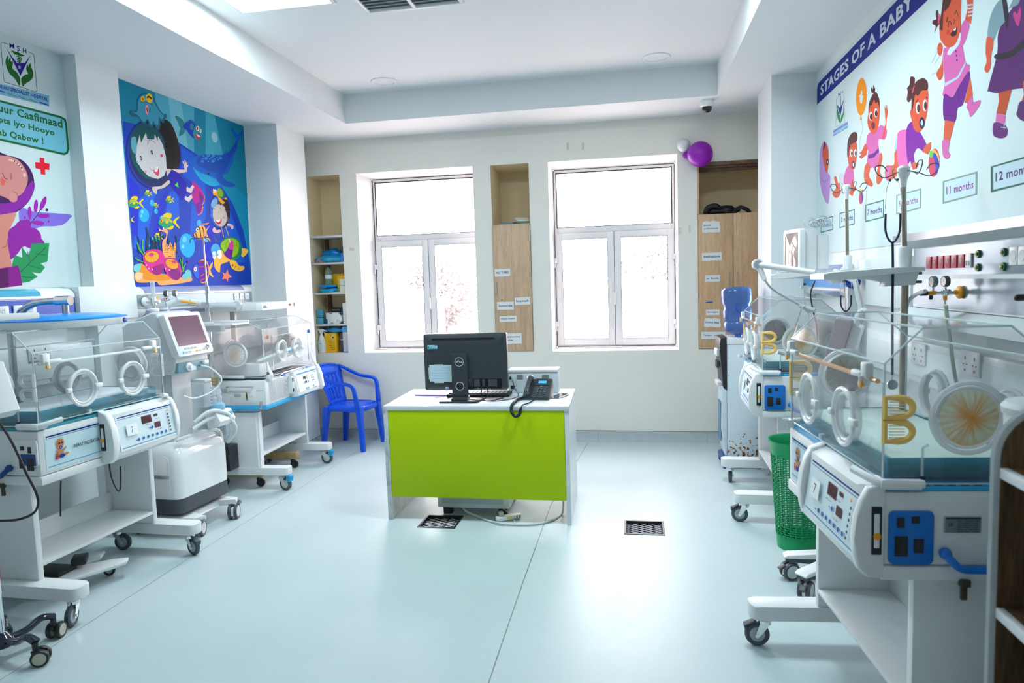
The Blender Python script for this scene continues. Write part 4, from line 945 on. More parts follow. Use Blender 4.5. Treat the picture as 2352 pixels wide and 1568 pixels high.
# ================================================================ BLUE PLASTIC CHAIR
CHB = mat('royal_blue_plastic', (.0, .085, .74), .3, bump=.03, bscale=200)
def blue_chair(loc, rz):
    r = empty('plastic_chair', loc, rz, 'royal blue moulded plastic armchair against the back wall', 'chair')
    # local: front = -y, seat 0.42
    mb = MB(); n = 9; rows = []
    for j in range(9):
        t = j/8; y = -.22+.40*t; hw = .225-.035*t; row = []
        for i in range(n):
            u = -1+2*i/(n-1); row.append((hw*u, y, .425-.018*math.sin(math.pi*t)*(1-u*u)-.0*t-(.022 if j == 0 else 0)-(.012 if abs(u) == 1 else 0)))
        rows.append(row)
    mb.loft(rows, CHB, close=False, cap=False); mb.build('seat', parent=r, thick=.008, ang=60)
    mb = MB(); mb.tube([(-.20, -.20, .395), (-.21, .0, .40), (-.18, .17, .40), (.18, .17, .40), (.21, 0, .40), (.20, -.20, .395), (0, -.245, .392)], .020, CHB, 8, smooth=5, closed=True, flat=1.3); mb.build('seat_rim', parent=r)
    # back: fan shaped shell with slots -> vertical slats plus frame
    def bp(u, t):   # u -1..1, t 0..1
        w = .165+.085*t if t < .8 else .165+.085*.8+.02*(t-.8)/.2
        a = u*w; curve = .05*(u*u)*(1-.0*t)
        return Vector((a, .185+.115*t+.05*t*t*0-curve, .42+.37*t-.05*max(0, t-.6)*u*u))
    for i in range(5):
        u0 = -.62+i*.29; mb = MB(); rows = []
        for j in range(9): t = .06+.76*j/8; rows.append([bp(u0-.115, t), bp(u0+.0, t), bp(u0+.115, t)])
        mb.loft(rows, CHB, close=False, cap=False); mb.build('back_slat', parent=r, thick=.009, ang=60)
    mb = MB()
    for lo, hi in ((-1, -.66), (.66, 1)):
        rows = []
        for j in range(9):
            t = j/8; rows.append([bp(lo, t), bp((lo+hi)/2, t), bp(hi, t)])
        mb.loft(rows, CHB, close=False, cap=False)
    for a, b in ((0, .1), (.40, .46), (.74, 1.0)):
        rows = []
        for j in range(4): t = a+(b-a)*j/3; rows.append([bp(-1+2*i/12, t) for i in range(13)])
        mb.loft(rows, CHB, close=False, cap=False)
    mb.build('backrest', parent=r, thick=.010, ang=60)
    mb = MB(); mb.tube([(-.25, .235, .70), (-.235, .27, .765), (-.14, .315, .79), (0, .33, .795), (.14, .315, .79), (.235, .27, .765), (.25, .235, .70)], .014, CHB, 8, smooth=5); mb.build('back_rim', parent=r)
    for s in (-1, 1):
        mb = MB(); P = crom([(s*.245, .26, .765), (s*.268, .17, .725), (s*.278, .02, .665), (s*.275, -.12, .645), (s*.268, -.185, .615), (s*.25, -.205, .52), (s*.235, -.215, .42)], 5); rows = []
        for i, p in enumerate(P):
            w = .034+.006*(i > len(P)*.62); t = (P[min(i+1, len(P)-1)]-P[max(i-1, 0)]).normalized(); up = Vector((s, 0, 0)); nn = t.cross(up).normalized()
            q = 1.0+.9*max(0, (i/len(P)-.55)/.45); rows.append([p-up*w*.9+nn*.014*q, p-up*.2*w+nn*.022*q, p+up*w*.5+nn*.012*q, p+up*w*.6-nn*.020*q, p+up*.2*w-nn*.012*q, p-up*w*.8-nn*.006*q])
        mb.loft(rows, CHB); mb.build('armrest', parent=r, ang=50)
    for sx in (-1, 1):
        for y0_, y1_ in ((-.215, -.255), (.165, .215)):
            mb = MB(); x0_, x1_ = sx*.205, sx*.235; rings = []
            for t, w in ((0, .040), (.35, .033), (1, .024)):
                cx, cy, cz = x0_+(x1_-x0_)*t, y0_+(y1_-y0_)*t, .42*(1-t); rings.append([(cx-w, cy-w*.8, cz), (cx, cy-w, cz), (cx+w, cy-w*.8, cz), (cx+w*.9, cy+w*.7, cz), (cx, cy+w*.35, cz), (cx-w*.9, cy+w*.7, cz)])
            mb.loft(rings, CHB); mb.build('leg', parent=r, ang=50)
    return r
ch_ = blue_chair((-2.74, 6.20, 0), R(84)); ch_.scale = (.88, .90, 1)
# ================================================================ WALL PRINTS (traced on the real wall planes)
def crop(ox, oy, s, **k): return lambda u, v: at(ox+u/s, oy+v/s, **k)
XM = XL+.003
mur = empty('wall_mural', tuple(at(430, 420, x=XM)), 0, 'blue underwater cartoon mural with whale, diving children, fish and turtles on the left wall', 'mural')
mur_loc = Vector(mur.location)
def adopt(o, parent):
    o.parent = parent; o.matrix_parent_inverse = Matrix.Translation(-Vector(parent.location)) if parent.rotation_euler.z == 0 else parent.matrix_world.inverted(); return o
bpy.context.view_layer.update()
K0 = crop(260, 170, 3.015, x=XM); K1 = crop(270, 180, 5.6, x=XM); K2 = crop(380, 230, 5.805, x=XM); K3 = crop(290, 440, 7.125, x=XM); K4 = crop(430, 420, 6.533, x=XM)
ST = .00003
c = lin
bk = Art(K0, (1, 0, 0), ST)
bk.poly([(30, 28), (902, 358), (960, 1458), (156, 1478)], c(0, 140, 180))
bk.poly([(30, 28), (400, 168), (640, 258), (902, 358), (930, 860), (600, 560), (440, 470), (64, 330)], c(0, 128, 160))
bk.poly([(290, 130), (560, 230), (560, 560), (420, 470), (300, 420)], c(70, 165, 190)); bk.poly([(380, 158), (470, 192), (520, 530), (420, 470)], c(110, 185, 205)); bk.poly([(640, 262), (700, 282), (760, 560), (640, 560)], c(60, 165, 190))
bk.ell(702, 438, 20, 38, c(150, 200, 215), -12)
bk.poly([(63, 326), (210, 360), (440, 465), (590, 562), (740, 760), (830, 900), (900, 1080), (945, 1300), (960, 1458), (156, 1478), (110, 900)], c(0, 60, 175))
for a in ([(180, 860), (300, 800), (210, 1250), (140, 1200)], [(390, 820), (450, 800), (460, 1000), (370, 1120), (340, 1100)], [(560, 600), (640, 680), (640, 1000), (560, 1180), (520, 1300)], [(690, 760), (740, 760), (900, 1200), (910, 1300), (820, 1320)], [(470, 500), (560, 560), (560, 760), (480, 700)]): bk.poly(a, c(0, 88, 205))
for a in ([(100, 700), (180, 780), (170, 1130), (125, 1100)], [(300, 900), (370, 800), (350, 1060), (270, 1150)], [(620, 1060), (690, 1020), (720, 1390), (620, 1400)]): bk.poly(a, c(0, 40, 190))
adopt(bk.build('printed_sea_background'), mur)
# squid on the diving helmet, girl
A = Art(K1, (1, 0, 0), ST); A.k = 20
A.ell(455, 980, 345, 460, c(0, 20, 120), -12, 40); A.ell(450, 975, 325, 440, c(0, 50, 160), -12, 40); A.ell(455, 990, 300, 410, c(0, 35, 90), -12, 40)
A.poly([(560, 560), (640, 540), (720, 640), (800, 900), (800, 1100), (700, 1180), (620, 1150), (640, 900)], c(26, 24, 22), 4)
A.ell(395, 940, 235, 365, c(0, 75, 85), -14, 36); A.poly([(280, 540), (520, 520), (680, 700), (760, 1000), (690, 1150), (620, 1150), (600, 800), (480, 620)], c(14, 18, 20), 4)
A.poly([(285, 720), (300, 830), (365, 690), (380, 780), (470, 785), (478, 720), (515, 800), (520, 740), (580, 850), (620, 1000), (630, 1160), (600, 1250), (520, 1295), (400, 1260), (300, 1160), (230, 1010), (250, 850)], c(200, 200, 200))
A.poly([(180, 760), (240, 770), (240, 960), (200, 950), (170, 860)], c(90, 160, 180), 3)
A.line([(240+65*math.cos(t)+65, 1020+100*math.sin(t)) for t in [2*math.pi*j/20 for j in range(20)]], 6, c(190, 215, 225), closed=True); A.line([(465+82*math.cos(t), 945+122*math.sin(t)) for t in [2*math.pi*j/24 for j in range(24)]], 6, c(190, 215, 225), closed=True)
A.line([(345, 985), (375, 965), (398, 975)], 6, c(190, 215, 225)); A.line([(535, 900), (580, 885)], 5, c(190, 215, 225))
for x, y in ((300, 1025), (440, 950)): A.ell(x, y, 14, 30, c(20, 50, 70), -15); A.ell(x, y, 6, 12, c(200, 210, 215), -15)
A.line([(385, 850), (400, 800), (430, 795), (480, 828)], 5, c(30, 60, 80), 3); A.ell(565, 993, 18, 20, c(220, 70, 110)); A.ell(362, 1198, 10, 15, c(220, 80, 110))
A.poly([(460, 1182), (520, 1140), (535, 1200), (520, 1255), (485, 1230)], c(215, 60, 100), 3); A.poly([(470, 1182), (520, 1120), (520, 1160), (500, 1200)], c(245, 245, 245), 3); A.line([(405, 1140), (430, 1175), (480, 1182), (520, 1115)], 4, c(90, 70, 80), 3)
A.poly([(620, 1160), (685, 1165), (740, 1270), (690, 1335), (635, 1250)], c(205, 190, 185)); A.poly([(680, 1175), (740, 1275), (690, 1330), (650, 1280), (690, 1250)], c(190, 60, 90))
A.poly([(690, 1165), (860, 1175), (850, 1110), (830, 1070), (845, 1065), (862, 1100), (858, 1050), (875, 1055), (882, 1095), (890, 1070), (898, 1080), (890, 1115), (915, 1115), (890, 1150), (890, 1200), (790, 1220)], c(225, 190, 180))
A.poly([(640, 1250), (690, 1180), (770, 1215), (885, 1335), (885, 1470), (830, 1568), (800, 1540), (680, 1370)], c(10, 15, 165)); A.poly([(735, 1360), (752, 1358), (765, 1330), (785, 1402), (748, 1385)], c(60, 220, 60))
A.poly([(440, 1400), (560, 1380), (650, 1310), (672, 1345), (590, 1410), (510, 1430), (500, 1485), (470, 1470)], c(200, 185, 180), 3)
A.poly([(885, 1400), (920, 1420), (960, 1370), (985, 1400), (940, 1475), (885, 1450)], c(225, 200, 200)); A.poly([(865, 1510), (900, 1530), (945, 1490), (960, 1530), (905, 1575), (870, 1560)], c(225, 200, 200))
A.poly([(163, 410), (240, 410), (250, 290), (290, 210), (360, 190), (440, 205), (480, 290), (540, 400), (590, 460), (620, 455), (632, 480), (630, 515), (605, 520), (590, 575), (550, 545), (548, 600), (535, 660), (500, 650), (470, 600), (440, 635), (405, 610), (380, 540), (355, 590), (300, 560), (260, 500), (180, 490), (155, 440)], c(20, 95, 125), 3)
A.poly([(180, 425), (250, 430), (265, 290), (300, 225), (360, 205), (430, 225), (465, 300), (530, 415), (590, 485), (560, 530), (530, 490), (520, 600), (480, 590), (460, 545), (430, 600), (385, 520), (350, 560), (310, 540), (265, 480)], c(50, 145, 175), 3)
A.ell(323, 266, 28, 38, c(240, 190, 20), -8); A.line([(310, 250), (336, 285)], 6, c(20, 20, 20)); A.line([(335, 250), (312, 280)], 6, c(20, 20, 20)); A.ell(407, 254, 42, 62, c(240, 190, 20), -12); A.poly([(372, 235), (400, 222), (435, 250), (440, 282), (425, 262), (398, 245), (378, 262)], c(20, 25, 20))
A.ell(376, 402, 22, 66, c(225, 110, 160), -5); A.ell(376, 402, 14, 50, c(240, 170, 150), -5); A.ell(377, 402, 6, 34, c(20, 20, 30), -5); A.line([(295, 300), (340, 300), (390, 315), (450, 342)], 6, c(15, 70, 95), 3)
adopt(A.build('printed_girl_and_squid'), mur)
# fish at top, whale, flippers
A = Art(K2, (1, 0, 0), ST); A.k = 22; tq = c(30, 130, 140)
A.poly([(133, 210), (210, 250), (248, 320), (205, 368), (160, 280)], tq, 3); A.poly([(205, 368), (260, 372), (250, 440), (185, 482), (180, 455)], tq, 3); A.line([(133, 210), (210, 250), (248, 320), (205, 368), (160, 280)], 4, c(10, 40, 50), 3, True)
A.poly([(232, 350), (290, 280), (350, 265), (400, 310), (430, 380), (440, 510), (395, 520), (330, 470), (280, 400)], c(15, 60, 180), 3); A.poly([(395, 345), (440, 330), (480, 420), (487, 485), (430, 530), (385, 510), (370, 430)], c(50, 140, 150), 3)
A.ell(428, 378, 22, 32, c(240, 240, 240)); A.ell(425, 378, 10, 22, c(160, 30, 40)); A.ell(468, 410, 14, 25, c(240, 240, 240)); A.ell(466, 410, 7, 15, c(160, 30, 40)); A.poly([(405, 445), (440, 475), (470, 490), (440, 520), (410, 500)], c(200, 40, 50), 3); A.poly([(412, 448), (440, 468), (466, 484), (440, 492), (415, 465)], c(245, 245, 240))
A.ell(350, 352, 24, 45, tq, -10); A.poly([(432, 530), (470, 540), (487, 570), (465, 595), (440, 580)], tq, 3); A.line([(280, 300), (330, 265), (400, 320)], 6, c(30, 150, 160), 3)
wh = c(0, 72, 170)
A.poly([(335, 800), (400, 750), (520, 722), (700, 730), (770, 722), (805, 670), (830, 695), (900, 620), (940, 520), (905, 470), (878, 350), (930, 430), (970, 455), (1025, 405), (1010, 510), (965, 540), (955, 650), (915, 730), (890, 850), (820, 970), (760, 1010), (770, 1080), (720, 1135), (600, 1140), (470, 1060), (380, 930)], c(0, 92, 195), 3)
A.poly([(410, 790), (520, 730), (760, 730), (830, 700), (945, 560), (940, 660), (880, 740), (840, 850), (760, 985), (690, 960), (600, 950), (500, 900), (430, 860)], wh, 3)
A.poly([(332, 810), (360, 880), (440, 950), (560, 1000), (690, 1060), (735, 1110), (690, 1138), (600, 1140), (480, 1070), (390, 950)], c(0, 165, 215), 3)
for k in range(5): A.line([(360+k*25, 880+k*32), (470+k*20, 950+k*30), (600+k*15, 1000+k*24), (700, 1060+k*14)], 3, c(0, 110, 175), 3)
A.ell(572, 968, 15, 18, c(5, 10, 25)); A.ell(566, 962, 4, 5, c(240, 240, 240)); A.poly([(660, 990), (740, 985), (800, 1060), (925, 1125), (880, 1158), (780, 1145), (700, 1090)], c(0, 78, 175), 3)
for x, y, q in ((540, 775, 24), (490, 815, 20), (632, 812, 24), (735, 770, 21), (590, 783, 13), (657, 783, 13), (615, 766, 13), (704, 792, 13), (568, 818, 11), (505, 745, 12), (570, 738, 24), (635, 742, 20), (494, 778, 12), (685, 762, 10)): A.ell(x, y, q, q*.9, c(30, 135, 205), n=12)
for x, y in ((905, 440), (925, 470), (940, 510), (975, 488), (1000, 480), (990, 510)): A.ell(x, y, 5, 6, c(60, 130, 190), n=6)
A.poly([(352, 1092), (400, 1110), (480, 1200), (515, 1290), (505, 1360), (485, 1392), (430, 1300), (385, 1220)], c(190, 20, 130), 3); A.poly([(335, 1222), (390, 1240), (450, 1320), (495, 1400), (490, 1480), (430, 1530), (410, 1440), (360, 1330)], c(175, 15, 140), 3)
A.poly([(440, 1200), (510, 1290), (490, 1390), (450, 1330)], c(110, 5, 140)); A.poly([(400, 1380), (470, 1340), (495, 1410), (440, 1520), (425, 1500)], c(110, 5, 140)); A.line([(515, 1270), (510, 1350), (485, 1392)], 7, c(240, 180, 60), 3); A.line([(497, 1420), (480, 1500), (430, 1530)], 7, c(240, 180, 60), 3)
A.poly([(285, 1150), (325, 1180), (360, 1120), (380, 1160), (340, 1240), (285, 1215)], c(220, 200, 200)); A.poly([(262, 1275), (300, 1300), (345, 1255), (358, 1300), (310, 1360), (250, 1320)], c(220, 200, 200))
adopt(A.build('printed_whale_and_fish'), mur)
def fish(A, x, y, s, body, fin):   # tail to the right
    A.poly([(x+s*a, y+s*b) for a, b in ((.5, -.05), (.95, -.45), (1.05, -.38), (.78, -.05), (1.08, .42), (1.0, .5), (.6, .1))], fin, 2); A.poly([(x+s*a, y+s*b) for a, b in ((-.35, -.35), (-.1, -.75), (.42, -.7), (.3, -.3))], fin, 2); A.poly([(x+s*a, y+s*b) for a, b in ((.1, .4), (.6, .3), (.45, .6), (.1, .58))], fin, 2)
    A.poly([(x+s*a, y+s*b) for a, b in ((-.7, .0), (-.4, -.36), (.1, -.38), (.55, -.05), (.3, .4), (-.1, .48), (-.5, .3))], body, 3)
    for k in range(3): A.line([(x-s*.45, y-s*(.30-.1*k)), (x+s*.1, y-s*(.32-.1*k)), (x+s*.48, y-s*(.08-.06*k))], s*.045, fin, 2)
    A.ell(x-s*.42, y-s*.1, s*.13, s*.13, c(240, 140, 60), n=10); A.ell(x-s*.44, y-s*.1, s*.05, s*.06, c(30, 20, 40), n=8); A.ell(x+.02*s, y+.0*s, s*.13, s*.12, c(250, 190, 20), n=10)
A = Art(K3, (1, 0, 0), ST); A.k = 22; gr, ye = c(10, 150, 95), c(225, 195, 10)
for x, y, rx, ry in ((290, 385, 82, 112), (422, 185, 38, 55), (487, 320, 30, 44), (600, 450, 55, 68), (995, 880, 125, 198), (455, 790, 50, 58), (385, 888, 20, 28)):
    A.ell(x, y, rx, ry, c(0, 165, 225), -8, 26); A.ell(x-rx*.35, y-ry*.5, rx*.28, ry*.26, c(110, 195, 230), n=12); A.ell(x-rx*.55, y+ry*.1, rx*.17, ry*.16, c(130, 205, 235), n=10)
for x, y, s, kx in ((120, 190, 155, 1), (340, 30, 75, 1), (690, 135, 85, 1), (470, 228, 58, 1), (655, 500, 200, 1), (500, 740, 90, 1)): fish(A, x, y, s*.98, gr, ye)
A.poly([(70, 450), (125, 400), (95, 440), (100, 470), (135, 500), (85, 490)], ye, 2)
dk = c(0, 60, 80)
for x0, h_ in ((190, 270), (330, 420), (345, 360), (400, 260), (450, 280), (500, 300), (545, 380), (600, 290), (680, 250), (810, 280), (470, 230), (430, 220)):
    A.line([(x0+20, 1010), (x0-8, 1010-h_*.4), (x0+12, 1010-h_*.7), (x0-5, 1010-h_)], 20, dk, 4); A.line([(x0, 1010-h_*.5), (x0+28, 1010-h_*.75)], 11, dk)
for x0, y0, x1, y1 in ((270, 1030, 175, 840), (290, 1010, 265, 790), (260, 1150, 140, 1085), (900, 1310, 880, 1110), (930, 1300, 915, 1080), (940, 1310, 960, 1180), (910, 1300, 860, 1180)): A.line([(x0, y0), ((x0+x1)/2-18, (y0+y1)/2), (x1, y1)], 20, c(90, 190, 70), 5)
co = c(250, 160, 110)
A.poly([(525, 590), (560, 625), (610, 620), (640, 600), (672, 640), (668, 700), (650, 780), (630, 900), (640, 1060), (600, 1050), (580, 900), (590, 800), (635, 760), (640, 680), (560, 645), (535, 650)], co, 3)
for k in range(10): A.line([(620+k*18, 1080), (610+k*20, 960), (640+k*17+(k % 3)*6, 840+(k % 4)*25)], 20, (c(250, 160, 110), c(250, 175, 30))[k % 2], 4)
A.line([(760, 1120), (790, 960), (800, 960)], 7, c(230, 60, 70)); A.line([(770, 1110), (810, 1080)], 7, c(230, 60, 70))
A.ell(600, 602, 13, 17, c(240, 250, 240)); A.ell(600, 602, 6, 8, c(40, 140, 90))
A.poly([(140, 1320), (240, 1180), (300, 1300), (520, 1330), (700, 1380), (900, 1400), (1040, 1390), (1070, 1430), (1040, 1470), (800, 1510), (600, 1530), (520, 1520), (480, 1480), (250, 1490), (145, 1460)], c(240, 165, 95), 3)
A.poly([(200, 1200), (260, 1180), (420, 1330), (650, 1350), (700, 1440), (480, 1460), (300, 1440), (250, 1380), (270, 1330), (200, 1310)], c(225, 140, 15), 3); A.poly([(145, 1330), (250, 1330), (255, 1400), (210, 1440), (148, 1430)], c(240, 195, 150), 3)
mg = c(215, 25, 140)
A.poly([(262, 1070), (330, 970), (450, 942), (560, 970), (625, 1090), (610, 1260), (560, 1340), (490, 1362), (380, 1320), (300, 1210)], mg, 4); A.poly([(420, 1240), (600, 1180), (600, 1290), (520, 1362), (430, 1340)], c(150, 0, 120), 3)
A.poly([(600, 1110), (650, 1075), (740, 1085), (840, 1150), (895, 1280), (880, 1400), (820, 1445), (720, 1420), (630, 1300)], c(205, 25, 140), 4); A.poly([(680, 1310), (820, 1260), (880, 1340), (840, 1440), (760, 1430)], c(130, 5, 120), 3)
A.ell(410, 1065, 125, 98, c(60, 10, 80), -8, 26); A.ell(410, 1065, 118, 92, c(250, 165, 15), -8, 26); A.ell(400, 1032, 44, 32, c(205, 40, 120), -8, 12); A.ell(738, 1182, 118, 82, c(60, 10, 80), 28, 26); A.ell(738, 1182, 110, 75, c(250, 160, 15), 28, 26); A.ell(768, 1148, 38, 22, c(205, 40, 120), 28, 12)
for k in range(11):
    t = 2*math.pi*k/11; A.line([(400+44*math.cos(t), 1032+32*math.sin(t)), (410+116*math.cos(t), 1065+90*math.sin(t))], 3, c(120, 40, 60)); A.line([(768+30*math.cos(t), 1148+20*math.sin(t)), (738+95*math.cos(t), 1182+70*math.sin(t))], 3, c(120, 40, 60))
for x, y, s in ((165, 1250, 60), (1000, 1330, 50), (950, 1390, 48), (190, 1220, 40), (1020, 1370, 40)): A.ell(x, y, s, s*1.1, c(110, 195, 200), n=16)
for x, y in ((320, 1200), (357, 1258), (418, 1272), (630, 1262), (697, 1282)): A.ell(x, y, 8, 13, c(255, 220, 220), -20, 8)
for x, y, s in ((1008, 1150, 16), (985, 1230, 9)): A.ell(x, y, s, s*1.3, c(100, 20, 140), n=10)
adopt(A.build('printed_reef_and_fish'), mur)
A = Art(K4, (1, 0, 0), ST); A.k = 22
A.ell(485, 430, 155, 262, c(5, 20, 60), -4, 36); A.ell(480, 430, 143, 245, c(0, 90, 200), -4, 36); A.poly([(560, 230), (620, 300), (640, 430), (600, 600), (560, 640), (590, 500), (560, 380), (500, 320), (430, 300)], c(40, 25, 30), 4)
A.poly([(385, 400), (400, 330), (470, 300), (540, 330), (575, 420), (600, 500), (575, 610), (500, 655), (420, 600), (385, 500)], c(195, 185, 175), 4); A.poly([(380, 330), (440, 270), (520, 300), (560, 350), (530, 345), (520, 320), (500, 340), (480, 315), (460, 320)], c(70, 70, 80)); A.ell(405, 300, 45, 75, c(120, 165, 210), 20, 16)
A.poly([(420, 550), (465, 565), (512, 540), (505, 600), (470, 625), (435, 600)], c(210, 40, 55), 3); A.poly([(425, 552), (465, 560), (500, 545), (480, 585), (445, 580)], c(245, 245, 245), 2)
for a in ([(390, 400), (400, 380), (412, 398)], [(465, 385), (490, 375), (508, 410)]): A.line(a, 4, c(50, 40, 40), 3)
A.ell(545, 520, 9, 12, c(225, 90, 100)); A.ell(478, 437, 5, 14, c(120, 120, 120)); A.ell(398, 437, 4, 12, c(120, 120, 120)); A.poly([(590, 520), (620, 520), (625, 560), (600, 580)], c(110, 90, 90), 3)
def turtle(A, x, y, s, m=1):
    A.poly([(x+m*s*a, y+s*b) for a, b in ((-.95, .15), (-.6, .2), (-.5, .55), (-.75, .8), (-.95, .62), (-1.05, .4))], c(245, 170, 60), 3)
A.poly([(380, 130), (400, 100), (440, 110), (455, 160), (500, 230), (560, 290), (530, 315), (480, 270), (450, 200), (400, 185), (385, 160)], c(245, 160, 30), 3); A.ell(500, 155, 50, 78, c(20, 120, 40), -20, 22); A.ell(492, 145, 42, 66, c(130, 175, 10), -20, 22); A.ell(575, 235, 25, 16, c(245, 160, 30), 20, 12); A.ell(418, 120, 15, 24, c(240, 240, 240)); A.ell(395, 103, 10, 16, c(240, 240, 240)); A.ell(420, 122, 4, 7, c(20, 20, 20))
A.line([(510, 660), (545, 810)], 9, c(245, 160, 40)); A.line([(570, 650), (620, 790)], 9, c(245, 160, 40)); A.poly([(380, 690), (410, 665), (440, 710), (480, 700), (502, 720), (470, 752), (390, 740)], c(235, 180, 190), 3); A.poly([(605, 610), (680, 630), (692, 680), (665, 698), (640, 650), (600, 640)], c(230, 185, 185), 3)
A.poly([(490, 940), (560, 830), (680, 810), (780, 860), (818, 960), (790, 1090), (720, 1160), (640, 1155), (550, 1060)], c(10, 130, 80), 4); A.poly([(500, 930), (570, 850), (680, 830), (760, 880), (775, 970), (740, 1080), (650, 1110), (560, 1040)], c(150, 195, 20), 4)
for a in ([(500, 930), (570, 920), (620, 850)], [(570, 920), (590, 1010), (560, 1050)], [(640, 880), (690, 950), (745, 930), (735, 880)], [(745, 930), (775, 980), (760, 1060), (700, 1090)], [(680, 950), (670, 1100)]): A.line(a, 5, c(60, 130, 20))
A.poly([(650, 855), (690, 900), (675, 1080), (655, 1145), (590, 1130), (555, 1060), (600, 990), (630, 910)], c(100, 10, 150), 3); A.poly([(650, 855), (688, 900), (680, 1000), (620, 970)], c(215, 50, 150), 3); A.poly([(610, 840), (630, 835), (655, 880), (640, 905)], c(230, 190, 190))
A.poly([(395, 1080), (440, 1000), (520, 1010), (560, 1090), (640, 1160), (560, 1200), (500, 1230), (485, 1340), (420, 1290), (400, 1200)], c(250, 180, 70), 3); A.poly([(640, 1160), (720, 1170), (780, 1240), (850, 1250), (845, 1300), (770, 1325), (680, 1290), (640, 1220)], c(250, 190, 60), 3); A.poly([(820, 980), (900, 995), (905, 1040), (850, 1105), (805, 1095), (820, 1040)], c(250, 190, 70), 3)
A.ell(425, 1010, 72, 100, c(60, 165, 220), -5, 24); A.ell(480, 1072, 36, 68, c(235, 240, 240), -3, 20); A.ell(402, 1082, 30, 60, c(215, 225, 235), -3, 20)
for x, y, q in ((462, 1080, 12), (385, 1090, 9)): A.ell(x, y, q, q*1.6, c(90, 110, 130), n=12); A.ell(x+2, y, q*.5, q*.8, c(245, 245, 245), n=8)
for x, y, q in ((678, 1235, 16), (725, 1258, 10), (762, 1290, 8), (705, 1280, 5), (790, 1285, 5)): A.ell(x, y, q, q*1.1, c(150, 95, 20), n=10)
A.poly([(600, 1300), (620, 1362), (665, 1410), (615, 1425), (602, 1485), (580, 1440), (520, 1440), (545, 1390), (525, 1340), (570, 1360)], c(250, 130, 95), 2); A.ell(597, 1345, 8, 12, c(210, 150, 40))
# striped fish
A.poly([(75, 780), (130, 740), (180, 650), (240, 640), (275, 700), (270, 800), (230, 860), (160, 820), (100, 800)], c(250, 175, 60), 3)
for a in ([(165, 650), (190, 720), (210, 850)], [(220, 650), (245, 730), (250, 860)], [(120, 760), (135, 790), (140, 810)], [(85, 760), (95, 795)]): A.line(a, 17, c(110, 60, 90), 3)
A.poly([(180, 620), (330, 595), (300, 625), (240, 625)], c(220, 150, 70)); A.poly([(275, 720), (335, 640), (300, 700), (290, 760), (350, 875), (300, 850)], c(235, 165, 70), 2); A.ell(150, 700, 25, 28, c(240, 230, 200)); A.ell(152, 702, 8, 12, c(60, 40, 60)); A.ell(172, 600, 38, 52, c(70, 160, 225), 0, 18); A.ell(285, 850, 28, 40, c(110, 180, 230), 0, 16)
A.ell(235, 1325, 95, 180, c(245, 160, 40), 0, 30); A.ell(225, 1325, 92, 165, c(75, 10, 165), 0, 30)
for a in ([(165, 1190), (220, 1180), (270, 1200)], [(180, 1260), (250, 1255), (310, 1275)], [(200, 1400), (260, 1360), (315, 1330)], [(200, 1460), (260, 1430), (300, 1400)]): A.line(a, 20, c(185, 75, 110), 3)
A.poly([(100, 1240), (150, 1230), (165, 1320), (160, 1440), (110, 1400), (85, 1320)], c(10, 100, 215), 3); A.ell(118, 1292, 28, 42, c(190, 40, 60)); A.ell(118, 1292, 22, 34, c(235, 240, 245)); A.ell(118, 1292, 8, 14, c(30, 50, 90)); A.poly([(320, 1270), (375, 1185), (370, 1250), (345, 1310), (390, 1415), (330, 1370)], c(250, 180, 70), 2)
adopt(A.build('printed_turtles_and_boy'), mur)
# ---- hospital poster, far left
XP = -3.382
pos = empty('wall_poster', tuple(at(60, 400, x=XP)), 0, 'hospital breastfeeding poster with green framed words and purple leaves, far left wall', 'poster')
bpy.context.view_layer.update()
P0 = crop(0, 60, 2.53, x=XP); P1 = crop(0, 80, 5.228, x=XP)
A = Art(P0, (1, 0, 0), ST); A.poly([(-420, -180), (360, 140), (470, 1513), (-420, 1532)], c(196, 212, 214)); adopt(A.build('backing_sheet'), pos)
A = Art(P1, (1, 0, 0), ST); A.k = 4; dg, nb = c(16, 92, 30), c(22, 22, 140)
A.line([(100, 115), (30, 88), (12, 100), (12, 150), (45, 530), (60, 565), (425, 683), (443, 672), (408, 250), (390, 225), (335, 203)], 7, c(60, 90, 90))
for ch, x0, x1, y0, y1 in (('M', 115, 172, 140, 100), ('S', 203, 243, 172, 135), ('H', 275, 318, 200, 160)): A.text(ch, nb, (x0, y0+15), (x1, y0+28), (x0-2, y0-45), .015)
A.poly([(68, 143), (150, 270), (205, 335), (300, 335), (372, 235), (245, 492)], c(30, 20, 130)); A.poly([(232, 358), (239, 378), (258, 382), (243, 393), (247, 415), (234, 402), (218, 408), (224, 388), (210, 374), (228, 375)], c(150, 175, 185))
A.poly([(130, 185), (200, 205), (215, 190), (225, 215), (305, 252), (250, 262), (225, 245), (175, 235)], dg); A.line([(218, 200), (232, 345)], 8, dg)
for k in range(4): A.line([(195+k*4, 255+k*22), (240, 268+k*22), (262-k*6, 285+k*18), (225, 292+k*18)], 9, dg, 3)
A.poly([(90, 248), (100, 260), (98, 310), (118, 268), (128, 280), (130, 320), (150, 315), (155, 345), (148, 400), (200, 450), (240, 520), (240, 590), (226, 608), (180, 530), (110, 460), (75, 380), (66, 310)], dg, 2)
A.poly([(315, 390), (330, 350), (340, 380), (355, 345), (365, 350), (375, 385), (395, 440), (395, 500), (370, 545), (300, 590), (278, 625), (258, 580), (256, 520), (300, 480), (335, 470), (318, 430)], dg, 2)
A.poly([(-60, 570), (590, 730), (590, 860), (-60, 700)], c(110, 165, 190))
A.text('MOGADISHU SPECIALIST HOSPITAL', nb, (-160, 595), (578, 800), (-160, 553), .03)
A.line([(-60, 655), (56, 688)], 12, nb); A.line([(476, 810), (583, 845)], 12, nb)
